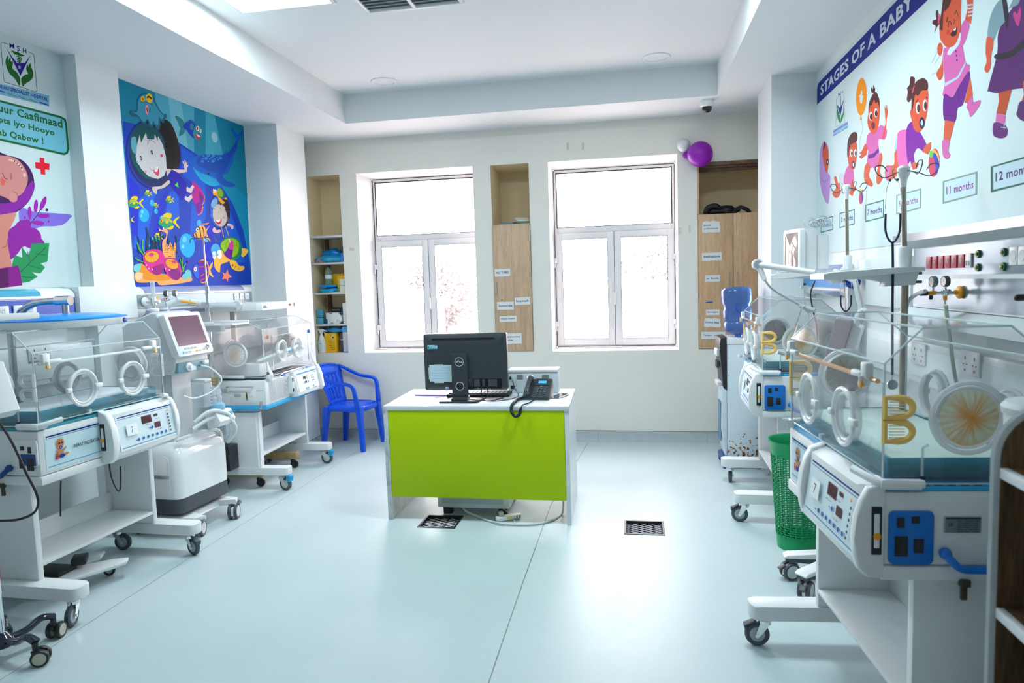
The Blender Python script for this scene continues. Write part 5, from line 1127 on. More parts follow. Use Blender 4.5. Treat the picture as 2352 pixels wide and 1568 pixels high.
for k, (u0, u1) in enumerate(((85, 200), (215, 330), (345, 450))):
    A.line([(u0, 705+(u0-85)*.28), (u0+20, 700+(u0-85)*.28), (u0+40, 712+(u0-65)*.28), (u0+70, 705+(u0-10)*.28), (u1, 708+(u1-85)*.28)], 5, c(40, 60, 60), 3); A.ell(u0+50, 695+(u0-40)*.28, 4, 4, c(40, 60, 60), n=6)
fr = [(-300, 735), (-60, 765), (0, 782), (730, 975), (790, 1010), (805, 1080), (830, 1370), (815, 1425), (770, 1445), (0, 1270), (-300, 1205)]
A.poly(fr, c(5, 95, 50)); A.poly([(-300, 755), (-60, 790), (0, 808), (722, 1000), (768, 1030), (782, 1090), (804, 1365), (795, 1405), (765, 1418), (0, 1243), (-300, 1180)], c(110, 180, 200))
A.text('Nuur Caafimaad', dg, (-118, 893), (750, 1122), (-124, 790+3), .03); A.text('Lopta iyo Hooyo', dg, (-130, 1040), (656, 1235), (-134, 945), .03); A.text('Lab Qabow !', dg, (-75, 1205), (522, 1328), (-80, 1112), .03)
adopt(A.build('printed_crest_and_words'), pos)
A = Art(P0, (1, 0, 0), ST); A.k = 22; pu = c(90, 0, 110)
A.poly([(230, 762), (257, 766), (257, 793), (288, 800), (286, 836), (262, 832), (263, 864), (237, 860), (234, 832), (206, 825), (204, 790), (231, 792)], c(222, 8, 40))
A.poly([(116, 1058), (200, 1078), (403, 1094), (402, 1120), (370, 1150), (320, 1162), (240, 1165), (170, 1190), (120, 1160)], c(125, 105, 205), 2)
for x, y, w_, h_, rt in ((120, 1210, 55, 90, 20), (180, 1230, 60, 60, 0), (150, 1180, 30, 60, 10), (70, 1260, 60, 110, 25), (210, 1265, 50, 40, 10)): A.ell(x, y, w_, h_, c(140, 15, 150), rt)
A.line([(175, 1150), (230, 1075), (265, 990)], 4, c(60, 10, 60), 3)
for x, y, w_, h_, rt in ((208, 1045, 12, 38, 5), (250, 1030, 14, 42, 22), (172, 1085, 12, 38, -2), (252, 1102, 36, 13, 0), (222, 1143, 36, 13, 5)): A.ell(x, y, w_, h_, c(150, 20, 160), rt)
for x, y, q, cc in ((272, 1068, 8, pu), (143, 1112, 7, c(150, 20, 160)), (281, 1135, 6, c(150, 20, 160))): A.ell(x, y, q, q, cc)
A.poly([(70, 1390), (85, 1330), (130, 1345), (125, 1280), (165, 1335), (185, 1262), (286, 1260), (275, 1368), (235, 1378), (262, 1400), (235, 1435), (185, 1428), (218, 1455), (170, 1485), (110, 1494), (80, 1440)], c(10, 140, 80), 0); A.line([(95, 1450), (265, 1285)], 4, c(40, 60, 70)); A.line([(160, 1310), (172, 1368)], 3, c(40, 60, 70)); A.line([(165, 1388), (235, 1410)], 3, c(40, 60, 70)); A.line([(125, 1456), (190, 1460)], 3, c(40, 60, 70)); A.line([(205, 1320), (265, 1330)], 3, c(40, 60, 70))
A.poly([(-80, 740), (40, 750), (130, 780), (185, 850), (198, 940), (165, 1020), (95, 1080), (0, 1110), (-80, 1110)], c(60, 0, 80), 3); A.poly([(-80, 1010), (0, 1030), (90, 1010), (185, 900), (198, 950), (150, 1035), (60, 1090), (0, 1105), (-80, 1105)], c(130, 20, 150), 3)
A.poly([(-80, 770), (20, 752), (100, 775), (150, 840), (160, 900), (130, 970), (60, 1005), (0, 985), (-80, 1000)], c(200, 130, 125), 3); A.ell(15, 905, 14, 23, c(215, 90, 80), -10); A.ell(76, 995, 27, 28, c(205, 135, 130)); A.line([(12, 850), (25, 880), (42, 890)], 3, c(40, 20, 20), 3); A.line([(75, 960), (98, 975), (100, 1005)], 2.5, c(120, 60, 60), 3); A.ell(64, 872, 6, 24, c(170, 100, 105))
A.line([(50, 775), (100, 795), (130, 835)], 10, c(225, 180, 175), 3); A.ell(141, 864, 9, 12, c(225, 180, 175))
A.poly([(-80, 1110), (95, 1080), (85, 1120), (45, 1200), (45, 1280), (70, 1395), (0, 1410), (-80, 1420)], c(205, 130, 115)); A.poly([(-80, 1420), (105, 1390), (118, 1440), (128, 1505), (0, 1522), (-80, 1525)], c(130, 0, 130)); A.poly([(-80, 1420), (45, 1405), (50, 1515), (0, 1522), (-80, 1525)], c(85, 0, 85)); A.line([(14, 1288), (35, 1275), (43, 1235)], 3, c(120, 30, 40), 3)
adopt(A.build('printed_mother_and_baby'), pos)
# ---- the right wall: stages of a baby
XS = XR-.003; N_ = (-1, 0, 0)
st_ = empty('wall_mural', tuple(at(2050, 300, x=XS)), 0, 'white mural of baby growth stages with dark blue title banner, right wall', 'mural')
bpy.context.view_layer.update()
Q0 = crop(1860, 0, 2.904, x=XS); Q1 = crop(2000, 0, 3.409, x=XS); Q2 = crop(1780, 400, 3.409, x=XS)
def wy(y, z): return (XS, y, z)
A = Art(lambda y, z: (XS+.0003, y, z), N_, ST); A.rect(1.2, 1.68, 5.40, 2.93, c(206, 222, 224)); adopt(A.build('backing_sheet'), st_)
A = Art(lambda y, z: (XS, y, z), N_, ST); zt_, zb_ = 2.905, 2.762
A.poly([(5.395, zb_), (5.395, zt_-.03), (5.365, zt_)]+[(3.36, zt_), (3.36, zt_-.07), (3.50, zb_)], c(12, 30, 130)); A.text('STAGES OF A BABY', c(200, 215, 228), (5.30, zb_+.035), (3.66, zb_+.035), (5.30, zt_-.035), .03); adopt(A.build('title_banner'), st_)
# captions on the wall plane, in metres
def caption(txt, pl, ps, col, ink_, words):
    A = Art(Q0, N_, ST); A.k = 10; A.poly(ps, col); cx_ = sum(p[0] for p in ps)/4; cy_ = sum(p[1] for p in ps)/4
    A.poly([(cx_+(x-cx_)*.90, cy_+(y-cy_)*.86) for x, y in ps], c(190, 215, 228)); bl, br, tl = words; A.text(txt, ink_, bl, br, tl, .02); return adopt(A.build('age_caption'), st_)
gnn = c(30, 120, 95); gy = c(120, 150, 140)
caption('Newborn', None, [(74, 1462), (156, 1438), (155, 1532), (73, 1553)], gnn, c(50, 50, 90), ((83, 1515), (144, 1500), (83, 1490)))
caption('3 months', None, [(199, 1420), (300, 1393), (299, 1496), (198, 1522)], gnn, c(40, 40, 100), ((209, 1482), (288, 1464), (209, 1450)))
caption('7 months', None, [(371, 1365), (496, 1330), (494, 1450), (370, 1482)], gnn, c(45, 20, 90), ((384, 1438), (482, 1415), (384, 1398)))
caption('9 months', None, [(577, 1300), (744, 1255), (742, 1388), (576, 1432)], gy, c(165, 75, 150), ((595, 1382), (722, 1350), (595, 1340)))
caption('11 months', None, [(887, 1208), (1118, 1142), (1116, 1298), (886, 1360)], gy, c(130, 40, 130), ((912, 1300), (1092, 1255), (912, 1246)))
caption('12 months', None, [(1207, 1110), (1540, 1012), (1540, 1200), (1208, 1284)], c(20, 95, 80), c(60, 15, 95), ((1240, 1212), (1500, 1140), (1240, 1150)))
skn, hr, pk, pp, wht = c(208, 82, 50), c(78, 30, 30), c(205, 95, 165), c(95, 0, 130), c(215, 228, 232)
def fig(k=4, pl=Q0): A = Art(pl, N_, ST); A.k = k; return A
A = fig()   # newborn
A.poly([(88, 948), (70, 1000), (64, 1150), (80, 1280), (118, 1360), (132, 1300), (136, 1180), (120, 1140), (126, 1000), (104, 945)], c(185, 140, 205), 3); A.poly([(90, 970), (100, 945), (125, 1010), (124, 1110), (110, 1150), (92, 1080), (84, 1020)], skn, 3); A.poly([(88, 1000), (96, 950), (106, 948), (106, 975), (92, 1000)], hr); A.ell(117, 1080, 8, 20, c(40, 30, 70)); A.ell(117, 1080, 4, 10, wht); A.line([(75, 1180), (90, 1210), (115, 1205), (132, 1170)], 2, c(110, 60, 150), 3); adopt(A.build('printed_newborn'), st_)
A = fig()   # 3 months
A.poly([(162, 1185), (178, 1178), (190, 1225), (205, 1200), (205, 1290), (175, 1320), (150, 1290), (175, 1250)], skn, 2); A.poly([(195, 1165), (225, 1160), (240, 1260), (210, 1290), (200, 1230)], c(195, 205, 210), 2); A.poly([(235, 1150), (262, 1100), (290, 1130), (295, 1200), (285, 1260), (240, 1265), (225, 1210)], pk, 2)
A.poly([(268, 1250), (285, 1190), (296, 1240), (318, 1262), (296, 1275), (285, 1310), (262, 1290)], skn); A.poly([(252, 1030), (256, 970), (290, 930), (314, 960), (312, 1060), (300, 1120), (280, 1130), (258, 1090)], skn, 3); A.poly([(250, 1040), (252, 950), (270, 900), (295, 880), (315, 890), (316, 935), (300, 950), (275, 965), (262, 1000), (258, 1045)], hr, 2)
for x, y in ((279, 1020), (305, 1020)): A.ell(x, y, 9, 26, wht); A.ell(x+2, y+2, 6, 17, hr)
A.ell(291, 1098, 10, 25, c(45, 30, 90)); A.ell(291, 1098, 5, 13, wht); adopt(A.build('printed_crawling_infant'), st_)
A = fig()   # 7 months with balloon
A.ell(344, 645, 36, 125, c(235, 140, 10), 2, 30); A.poly([(334, 800), (340, 765), (350, 800)], c(235, 140, 10)); A.line([(340, 800), (354, 860), (336, 920), (332, 985), (345, 1005)], 2, c(140, 170, 180), 4); A.poly([(340, 625), (343, 605), (352, 612), (350, 635), (358, 640), (352, 665), (347, 690), (335, 680), (334, 655), (330, 640)], c(200, 215, 225), 2)
A.poly([(385, 900), (440, 860), (480, 835), (515, 870), (500, 930), (460, 930), (465, 1020), (480, 1060), (440, 1120), (400, 1120), (382, 1080), (390, 1000), (375, 1000)], pk, 2); A.poly([(388, 1035), (430, 1020), (458, 985), (462, 1010), (430, 1048), (392, 1058)], pp); A.poly([(402, 1120), (438, 1118), (436, 1168), (410, 1170)], wht)
A.poly([(482, 920), (505, 820), (500, 740), (498, 700), (508, 730), (514, 690), (518, 735), (525, 715), (522, 745), (512, 800), (508, 870), (495, 925)], skn); A.poly([(370, 955), (388, 985), (380, 1030), (345, 1058), (328, 1045), (345, 1030), (330, 1022), (348, 1005)], skn); A.poly([(365, 1120), (385, 1085), (405, 1115), (395, 1170), (420, 1220), (410, 1245), (365, 1205)], skn, 2); A.poly([(470, 1025), (485, 1050), (470, 1140), (485, 1190), (455, 1230), (445, 1180)], skn, 2)
A.poly([(398, 730), (410, 660), (440, 620), (462, 680), (468, 740), (455, 850), (428, 893), (395, 860), (385, 800)], skn, 3); A.poly([(392, 760), (395, 690), (420, 630), (445, 615), (465, 670), (466, 720), (455, 680), (440, 690), (430, 665), (415, 700), (402, 705)], hr, 1); A.poly([(412, 615), (408, 580), (420, 595), (426, 565), (434, 590), (438, 585), (432, 618)], hr, 2)
for x, y in ((408, 775), (442, 752)): A.ell(x, y, 11, 30, wht); A.ell(x+2, y+4, 9, 21, hr)
A.ell(424, 838, 13, 24, c(120, 20, 30)); adopt(A.build('printed_infant_with_balloon'), st_)
A = fig(4, Q1)   # 9 months crawling (Q1 coords)
A.poly([(185, 1200), (205, 1150), (230, 1300), (190, 1390), (120, 1400), (118, 1300), (180, 1290)], skn, 1); A.poly([(120, 1300), (155, 1305), (150, 1380), (130, 1420), (118, 1400)], pk); A.poly([(205, 1070), (225, 1025), (275, 1015), (290, 1050), (295, 1320), (230, 1330), (205, 1200)], c(220, 100, 175), 2); A.poly([(195, 1100), (210, 1060), (205, 1160), (182, 1210)], c(160, 190, 205))
A.poly([(278, 1020), (330, 950), (385, 1030), (440, 1140), (425, 1195), (370, 1160), (340, 1210), (345, 1290), (310, 1300), (285, 1240)], c(120, 0, 150), 1); A.poly([(425, 1140), (475, 1108), (473, 1160), (450, 1210), (405, 1190)], skn); A.poly([(335, 1270), (380, 1280), (360, 1320), (330, 1330), (318, 1290)], skn); A.poly([(310, 1260), (292, 1290), (320, 1300)], c(210, 215, 220))
A.poly([(318, 850), (330, 760), (390, 690), (446, 700), (450, 800), (440, 900), (410, 1000), (375, 1035), (340, 1010), (320, 940), (308, 880)], skn, 3); A.poly([(318, 860), (325, 720), (355, 640), (410, 612), (445, 640), (446, 700), (400, 710), (370, 750), (350, 740), (338, 800), (330, 850)], hr, 2); A.poly([(345, 680), (325, 760), (300, 800), (283, 780), (290, 720), (285, 690), (305, 660), (308, 610), (322, 598), (345, 610), (345, 650)], hr, 3); A.line([(342, 670), (325, 728)], 8, c(210, 80, 130), 2)
for x, y in ((370, 845), (425, 825)): A.ell(x, y, 17, 46, wht); A.ell(x+5, y+2, 12, 34, hr)
A.ell(402, 962, 22, 46, c(45, 5, 60)); A.ell(402, 962, 10, 22, c(190, 205, 225)); A.ell(360, 915, 12, 22, c(225, 60, 50)); A.line([(356, 800), (370, 778)], 7, hr); A.line([(434, 758), (446, 770)], 8, hr); adopt(A.build('printed_crawling_girl'), st_)
def ball(x, y, rx, ry, pl=Q0):
    A = fig(4, pl); A.ell(x, y, rx, ry, c(205, 60, 90), 4, 26); A.poly([(x-rx*.7, y-ry*.55), (x-rx*.1, y-ry*.95), (x+rx*.7, y-ry*.6), (x+rx*.95, y-ry*.1), (x+rx*.5, y-ry*.3), (x, y-ry*.7)], c(240, 180, 30), 2); A.poly([(x-rx*.35, y-ry*.6), (x+rx*.3, y-ry*.65), (x+rx*.85, y-ry*.05), (x+rx*.75, y+ry*.5), (x+rx*.35, y+ry*.85), (x+rx*.2, y)], c(20, 50, 190), 2); A.ell(x-rx*.5, y-ry*.6, rx*.35, ry*.25, c(70, 190, 60), 0, 12); return adopt(A.build('printed_beach_ball'), st_)
ball(343, 1312, 15, 50); ball(829, 1085, 37, 95)
A = fig(4, Q1)   # 11 months standing girl
A.poly([(690, 250), (735, 155), (770, 180), (768, 240), (725, 355), (700, 300)], pk, 1); A.poly([(738, 150), (760, 60), (745, -60), (805, -60), (800, 60), (785, 190)], skn); A.poly([(560, 420), (570, 550), (560, 610), (535, 628), (512, 570), (545, 520), (560, 470)], skn, 1)
A.poly([(520, 400), (530, 345), (550, 335), (565, 370), (555, 420), (540, 440)], skn, 2); A.line([(480, 490), (510, 430), (525, 395)], 4, c(150, 180, 190)); A.line([(500, 500), (535, 445)], 4, c(150, 180, 190)); A.line([(475, 585), (515, 568), (530, 540)], 5, c(150, 180, 190))
for k in range(4): A.line([(765, 40+k*28), (800, 35+k*28)], 10, c(190, 215, 225))
A.poly([(568, 400), (620, 360), (700, 260), (715, 330), (745, 490), (776, 512), (760, 600), (700, 660), (640, 755), (565, 750), (580, 640)], pk, 1); A.poly([(603, 405), (700, 255), (695, 340), (640, 410), (620, 430)], c(200, 215, 225), 1); A.poly([(580, 650), (680, 600), (745, 478), (740, 510), (690, 610), (582, 676)], c(170, 200, 215))
for y in (400, 435, 470): A.ell(668+(y-400)*.12, y, 6, 10, pp, n=8)
A.poly([(575, 740), (640, 760), (700, 660), (765, 560), (778, 600), (750, 720), (720, 820), (680, 850), (660, 955), (575, 940)], c(100, 0, 130), 1); A.line([(580, 905), (640, 900), (665, 920)], 5, c(50, 0, 80), 2); A.line([(685, 690), (690, 800)], 3, c(50, 0, 80))
A.poly([(582, 940), (658, 955), (640, 1030), (618, 1110), (570, 1095), (575, 1010)], skn); A.poly([(565, 1095), (618, 1105), (608, 1180), (624, 1215), (600, 1245), (570, 1225), (560, 1170)], pk, 1); A.poly([(778, 598), (800, 740), (765, 815), (735, 800), (760, 700)], skn); A.poly([(750, 830), (795, 750), (805, 800), (856, 782), (850, 830), (785, 915), (768, 870)], pk, 1)
A.poly([(540, 160), (570, 60), (600, -40), (700, -40), (706, 120), (700, 250), (660, 350), (600, 370), (560, 330), (542, 280)], skn, 1); A.poly([(538, 230), (555, 90), (570, -40), (650, -40), (610, 60), (570, 100), (565, 240)], hr); A.poly([(500, 265), (515, 220), (540, 180), (535, 130), (522, 80), (510, 110), (515, 150), (488, 160), (485, 190), (510, 205)], hr, 2); A.line([(535, 115), (532, 178)], 12, c(215, 80, 140))
A.line([(608, 215), (612, 170), (628, 170), (632, 195)], 6, hr, 2); A.line([(660, 110), (672, 85), (688, 125)], 6, hr, 2); A.line([(596, 170), (606, 135)], 9, hr); A.line([(650, 190), (662, 160), (650, 150)], 5, hr); A.poly([(625, 265), (655, 235), (680, 210), (672, 270), (640, 285)], c(60, 10, 15), 2); A.poly([(650, 232), (672, 215), (668, 235), (655, 240)], wht); A.ell(608, 253, 12, 20, c(215, 40, 45)); adopt(A.build('printed_dancing_girl'), st_)
A = fig(4, Q1)   # 12 months girl in purple dress
A.ell(1185, -185, 120, 140, hr); A.ell(1190, -150, 98, 118, skn); A.ell(1070, -200, 45, 60, hr); A.ell(1155, -160, 14, 22, hr); A.ell(1225, -175, 14, 22, hr); A.line([(1160, -95), (1195, -80), (1225, -100)], 8, hr, 3)
A.poly([(1000, 250), (1090, 90), (1190, -40), (1330, -60), (1330, 600), (1110, 700), (1000, 728), (930, 715), (920, 690), (990, 420)], c(78, 0, 98), 1); A.poly([(915, 280), (940, 120), (1000, 10), (1060, 0), (1075, 130), (1000, 230), (960, 320)], c(120, 150, 160), 2); A.poly([(1080, 70), (1130, -40), (1200, -60), (1150, 40)], c(120, 150, 160))
A.poly([(1020, -60), (1055, -60), (1080, 100), (1078, 200), (1062, 225), (1050, 160)], c(15, 8, 30)); A.poly([(978, 425), (1090, 400), (1180, 320), (1330, 180), (1330, 250), (1180, 390), (1080, 455), (980, 462)], c(15, 8, 30), 1)
A.poly([(1150, 205), (1115, 120), (1130, 90), (1150, 110), (1165, 55), (1178, 90), (1170, 160)], c(195, 50, 130), 2); A.poly([(912, 288), (962, 318), (945, 430), (940, 520), (915, 570), (890, 540), (908, 480), (900, 400)], skn, 1)
A.poly([(1000, 728), (1105, 700), (1080, 800), (1055, 900), (985, 885), (1005, 790)], c(185, 68, 20)); A.poly([(985, 885), (1058, 905), (1048, 975), (978, 955)], pk); A.poly([(965, 960), (1045, 975), (1072, 1020), (1060, 1070), (1010, 1082), (960, 1055)], c(90, 5, 110), 1)
A.poly([(1190, 640), (1330, 560), (1330, 800), (1180, 800), (1200, 740)], c(185, 68, 20)); A.poly([(1150, 860), (1180, 790), (1330, 800), (1330, 960), (1200, 950), (1145, 905)], c(75, 5, 100), 1); A.line([(1020, 995), (1060, 1000)], 5, wht); A.line([(1045, 990), (1050, 960)], 5, wht); adopt(A.build('printed_girl_in_purple_dress'), st_)
A = fig(4)   # small crest on the right mural
A.line([(190, 655), (176, 662), (174, 848), (232, 820), (230, 640), (222, 632)], 2, c(120, 150, 160)); A.text('M S H', nb, (190, 643), (222, 622), (190, 622), .01); A.poly([(183, 700), (203, 720), (228, 660), (204, 775)], c(20, 40, 140)); A.poly([(182, 700), (190, 740), (202, 780), (203, 822), (184, 780)], c(20, 130, 80), 1); A.poly([(226, 690), (222, 750), (210, 775), (206, 820), (225, 770)], c(20, 130, 80), 1); A.line([(205, 640), (205, 720)], 4, c(20, 100, 70))
A.poly([(156, 870), (255, 808), (255, 850), (156, 912)], c(150, 190, 225)); A.text('MOGADISHU SPECIALIST HOSPITAL', nb, (158, 885), (253, 828), (158, 870), .03); A.line([(158, 904), (178, 892)], 3, c(20, 60, 150)); A.line([(232, 860), (253, 846)], 3, c(20, 60, 150)); A.line([(182, 888), (205, 880), (228, 864)], 2, c(30, 60, 80)); adopt(A.build('printed_crest'), st_)
# ================================================================ BED HEAD UNITS ON THE WALLS
ROYAL = mat('royal_blue_panel', (.0, .06, .42), .3, bump=.01)
PURG = mat('purple_grey_tube_cover', (.30, .33, .55), .12, coat=.6)
TEALC = mat('teal_tube_cover', (.05, .38, .55), .12, coat=.6)
def headunit(name, x0, s, ya, yb, label, face, cover, cover_y=None):
    """s=+1 unit stands out to +x"""
    r = empty(name, (x0, (ya+yb)/2, 1.50), 0, label, 'bed head unit'); h = (yb-ya)/2; d = .085
    mb = MB(); mb.b2((0, -h, -.055), (s*d, h, .042), WHITE if face is ROYAL else LGREY, .003); mb.build('case', parent=r)
    mb = MB(); mb.b2((s*d, -h+.002, -.048), (s*(d+.003), h-.002, .036), face); fp = mb.build('face_panel', parent=r, smooth=False)
    for z0, z1, sg in ((.042, .098, 1), (-.055, -.112, -1)):
        mb = MB(); pr = [(0, z0), (s*(d+.004), z0), (s*(d+.004), z0+sg*.012), (s*d*.92, z0+sg*.035), (s*d*.6, z0+sg*.052), (0, z0+sg*.056)]
        mb.prism([(a, b) for a, b in pr], 'y', -h, h, WHITE, .001); mb.build('light_channel', parent=r, ang=60)
        c0, c1 = cover_y or (-h+.28, h-.05)
        mb = MB(); pr = [(s*(d+.0052), z0+sg*.013), (s*(d*.92+.004), z0+sg*.036), (s*(d*.6+.002), z0+sg*.0545), (s*(d*.6-.002), z0+sg*.050), (s*(d*.9), z0+sg*.03), (s*d, z0+sg*.012)]
        mb.prism(pr, 'y', c0, c1, cover, .0005); mb.build('tube_cover', parent=r, ang=60)
    return r
hu1 = headunit('bed_head_unit', XL, 1, 1.9, 3.575, 'royal blue wall service unit behind the blue lamp, far left', ROYAL, TEALC, (-.8, .60))
hu2 = headunit('bed_head_unit', XL, 1, 4.075, 5.51, 'grey steel wall service unit below the underwater mural', mat('satin_steel_panel', (.24, .32, .37), .38, .35, bump=.02), PURG, (-.62, .60))
hu3 = headunit('bed_head_unit', XR, -1, 4.40, 5.40, 'bright blue wall service unit behind the farther right incubator', mat('mid_blue_panel', (.0, .22, .60), .3), PURG, (-.40, .30))
def socketplate(parent, x, y, z, w, h, s, m=None, name='socket_plate', uk=False, off=(0, 0, 0)):
    mb = MB(); mb.box((x+s*.004, y, z), (.008, w, h), m or WHITE, .0015); o = mb.build(name, parent=parent)
    if parent: o.location = (-parent.location[0], -parent.location[1], -parent.location[2]) if False else (0, 0, 0)
    mb = MB(); X = x+s*.0085
    if uk:
        for q in (-w/4, w/4):
            mb.b2((X-.0006, y+q-.003, z+h*.12), (X+.0006, y+q+.003, z+h*.27), BLACK); mb.b2((X-.0006, y+q-.018, z-h*.10), (X+.0006, y+q-.009, z-h*.05), BLACK); mb.b2((X-.0006, y+q+.009, z-h*.10), (X+.0006, y+q+.018, z-h*.05), BLACK); mb.b2((X-.0008, y+q-.006, z-h*.36), (X+.0008, y+q+.006, z-h*.26), mat('red_switch_mark', (.6, .05, .08), .4))
    else: mb.lathe((X, y, z), [(h*.34, -.001), (h*.36, 0), (h*.34, .001), (0, .001)], LGREY, 16, 'x'); mb.b2((X-.0015, y-.007, z-.002), (X+.0015, y-.003, z+.002), BLACK); mb.b2((X-.0015, y+.003, z-.002), (X+.0015, y+.007, z+.002), BLACK)
    mb.build('socket_face', parent=o)
    return o
def rel(o, r): pass
for y in (-.27, -.17, -.10): socketplate(hu1, .088, y+.62, -.015, .07, .045, 1)
for y in (.47, .55, .63): socketplate(hu2, .088, y, -.0, .062, .055, 1)
def regulator(loc, rz, label, kind='vac', s=1):
    """wall outlet with pressure gauges; local: y out of the wall"""
    r = empty('gas_regulator', loc, rz, label, 'gas regulator'); CH = CHROME
    ring = ORANGE if kind != 'oxy' else WHITE
    mb = MB(); mb.lathe((0, 0, 0), [(.0, 0), (.030, 0), (.034, .006), (.034, .018), (.026, .026), (.012, .028), (.012, .05)], ring, 24, 'y'); mb.build('wall_outlet', parent=r)
    mb = MB(); mb.cyl((0, .02, 0), (0, .17, 0), .010, CH, 12); mb.cyl((0, .06, 0), (0, .09, 0), .017, CH, 6); mb.sphere((0, .105, 0), .022, CH, 14); mb.cyl((0, .17, 0), (0, .22, 0), .011, ORANGE if kind == 'two' else CH, 12); mb.build('valve_body', parent=r)
    mb = MB(); mb.cyl((0, .225, 0), (0, .27, 0), .014, BLACK, 14); mb.sphere((0, .272, 0), .013, BLACK, 12); mb.build('control_knob', parent=r)
    for y, m_ in ((.105, DGREY), (.185, mat('gauge_case', (.25, .30, .30), .25, .8))):
        mb = MB(); mb.cyl((0, y, .0), (0, y, .035), .006, CH, 10); mb.lathe((0, y, .06), [(0, -.018), (.026, -.018), (.029, -.012), (.029, .012), (.027, .016), (.024, .014)], m_, 24, 'y'); g = mb.build('gauge', parent=r)
        mb = MB(); mb.lathe((0, y, .06), [(.0, .0142), (.0245, .0142), (.0245, .012), (0, .012)], mat('gauge_dial', (.80, .72, .66), .3), 24, 'y'); mb.box((0, y+.0145, .066), (.0015, .001, .018), BLACK, rx=0, ry=.5); mb.build('dial', parent=g)
    mb = MB(); mb.cyl((0, .105, -.012), (0, .105, -.04), .014, ORANGE if kind == 'two' else BLACK, 6); mb.cyl((0, .105, -.04), (0, .105, -.065), .006, CH, 8); mb.cyl((0, .20, -.012), (0, .20, -.035), .012, BLACK if kind == 'two' else ORANGE, 6); mb.build('outlet_nipple', parent=r)
    return r
rg1 = regulator((XL+.088, 4.27, 1.50), R(-75), 'chrome gas regulator with two round gauges on the steel left wall unit', 'one')
# oxygen flowmeter with jar
r = empty('oxygen_flowmeter', (XL+.088, 4.07+.09, 1.495), R(-90), 'oxygen flowmeter with clear tube and humidifier jar on the left steel unit', 'flowmeter')
mb = MB(); mb.lathe((0, 0, 0), [(0, 0), (.030, 0), (.033, .01), (.024, .02), (.01, .022), (.01, .05)], WHITE, 24, 'y'); mb.build('wall_outlet', parent=r)
mb = MB(); mb.cyl((0, .02, 0), (0, .075, 0), .009, CHROME, 12); mb.box((0, .075, 0), (.028, .028, .06), CHROME, .004); mb.cyl((0, .085, 0), (.0, .12, 0), .012, WHITE, 14); mb.cyl((0, .075, -.03), (0, .075, -.05), .009, CHROME, 12); mb.build('valve_body', parent=r)
mb = MB(); mb.cyl((0, .075, .03), (0, .075, .13), .014, TUBE, 16); mb.cyl((0, .075, .125), (0, .075, .14), .016, TUBE, 16); mb.build('flow_tube', parent=r)
mb = MB(); mb.lathe((0, .075, 0), [(.0, -.045), (.024, -.045), (.030, -.052), (.030, -.068), (.02, -.07), (0, -.07)], WHITE, 24); mb.build('jar_lid', parent=r)
mb = MB(); mb.lathe((0, .075, 0), [(.025, -.07), (.026, -.16), (.022, -.172), (0, -.174)], TUBE, 24); mb.build('jar', parent=r)
# junction boards between the units
for nm, x0, x1, y0_, y1_, z0_, z1_ in (('trim_3', -3.41, -3.275, 3.585, 4.068, 1.392, 1.604), ('trim_4', 1.295, 1.336, 3.53, 4.40, 1.36, 1.615)):
    mb = MB(); mb.b2((x0, y0_, z0_), (x1, y1_, z1_), WALLW, .004); tag(mb.build(nm), kind='structure')
# right steel service unit, nearest
STN = mat('polished_service_panel', (.22, .30, .36), .22, .6, bump=.015)
r = empty('bed_head_unit', (XR, 2.5, 1.53), 0, 'large polished steel service unit with red sockets on the right wall', 'bed head unit'); ya, yb = -1.3, .94
mb = MB(); mb.prism([(0, -.155), (-.05, -.155), (-.06, -.15), (-.06, .115), (-.10, .14), (-.13, .15), (-.13, .175), (0, .175)], 'y', ya, yb, LGREY, .002); mb.build('case', parent=r)
mb = MB(); mb.quad((-.0605, ya, -.005), (-.0605, yb, -.005), (-.0605, yb, .112), (-.0605, ya, .112), STN); mb.quad((-.0605, ya, -.145), (-.0605, yb, -.145), (-.0605, yb, -.022), (-.0605, ya, -.022), STN); mb.build('face_panel', parent=r, smooth=False)
mb = MB(); mb.prism([(0, -.155), (-.06, -.155), (-.125, -.185), (-.125, -.22), (0, -.235)], 'y', ya, yb+.05, LGREY, .003); mb.build('lower_lamp_channel', parent=r)
mb = MB(); mb.prism([(-.131, .145), (-.131, .178), (0, .178), (0, .174), (-.125, .174), (-.125, .145)], 'y', ya, yb+.06, STEEL, .0005); mb.build('top_hood', parent=r)
RED = mat('red_socket', (.55, .008, .04), .35)
for px in (2136, 2150, 2164, 2179, 2194, 2211):
    p = at(px, 604, x=XR-.0605); mb = MB(); Y, Z = p.y-2.5, .047; mb.box((-.064, Y, Z), (.007, .047, .052), RED, .002); o = mb.build('red_socket', parent=r)
    mb = MB(); mb.lathe((-.0682, Y, Z), [(.017, -.0006), (.019, 0), (.017, .0006), (0, .0007)], mat('dark_red_recess', (.2, .0, .02), .4), 18, 'x'); mb.box((-.0695, Y-.006, Z+.008), (.0015, .003, .004), LGREY); mb.build('socket_face', parent=o)
p = at(2227, 600, x=XR-.0605); mb = MB(); Y = p.y-2.5; mb.box((-.064, Y, .048), (.006, .045, .055), WHITE, .0015); o = mb.build('data_socket', parent=r)
mb = MB(); [mb.box((-.0672, Y+q, .038), (.001, .012, .018), DGREY) for q in (-.010, .010)]; mb.build('data_ports', parent=o)
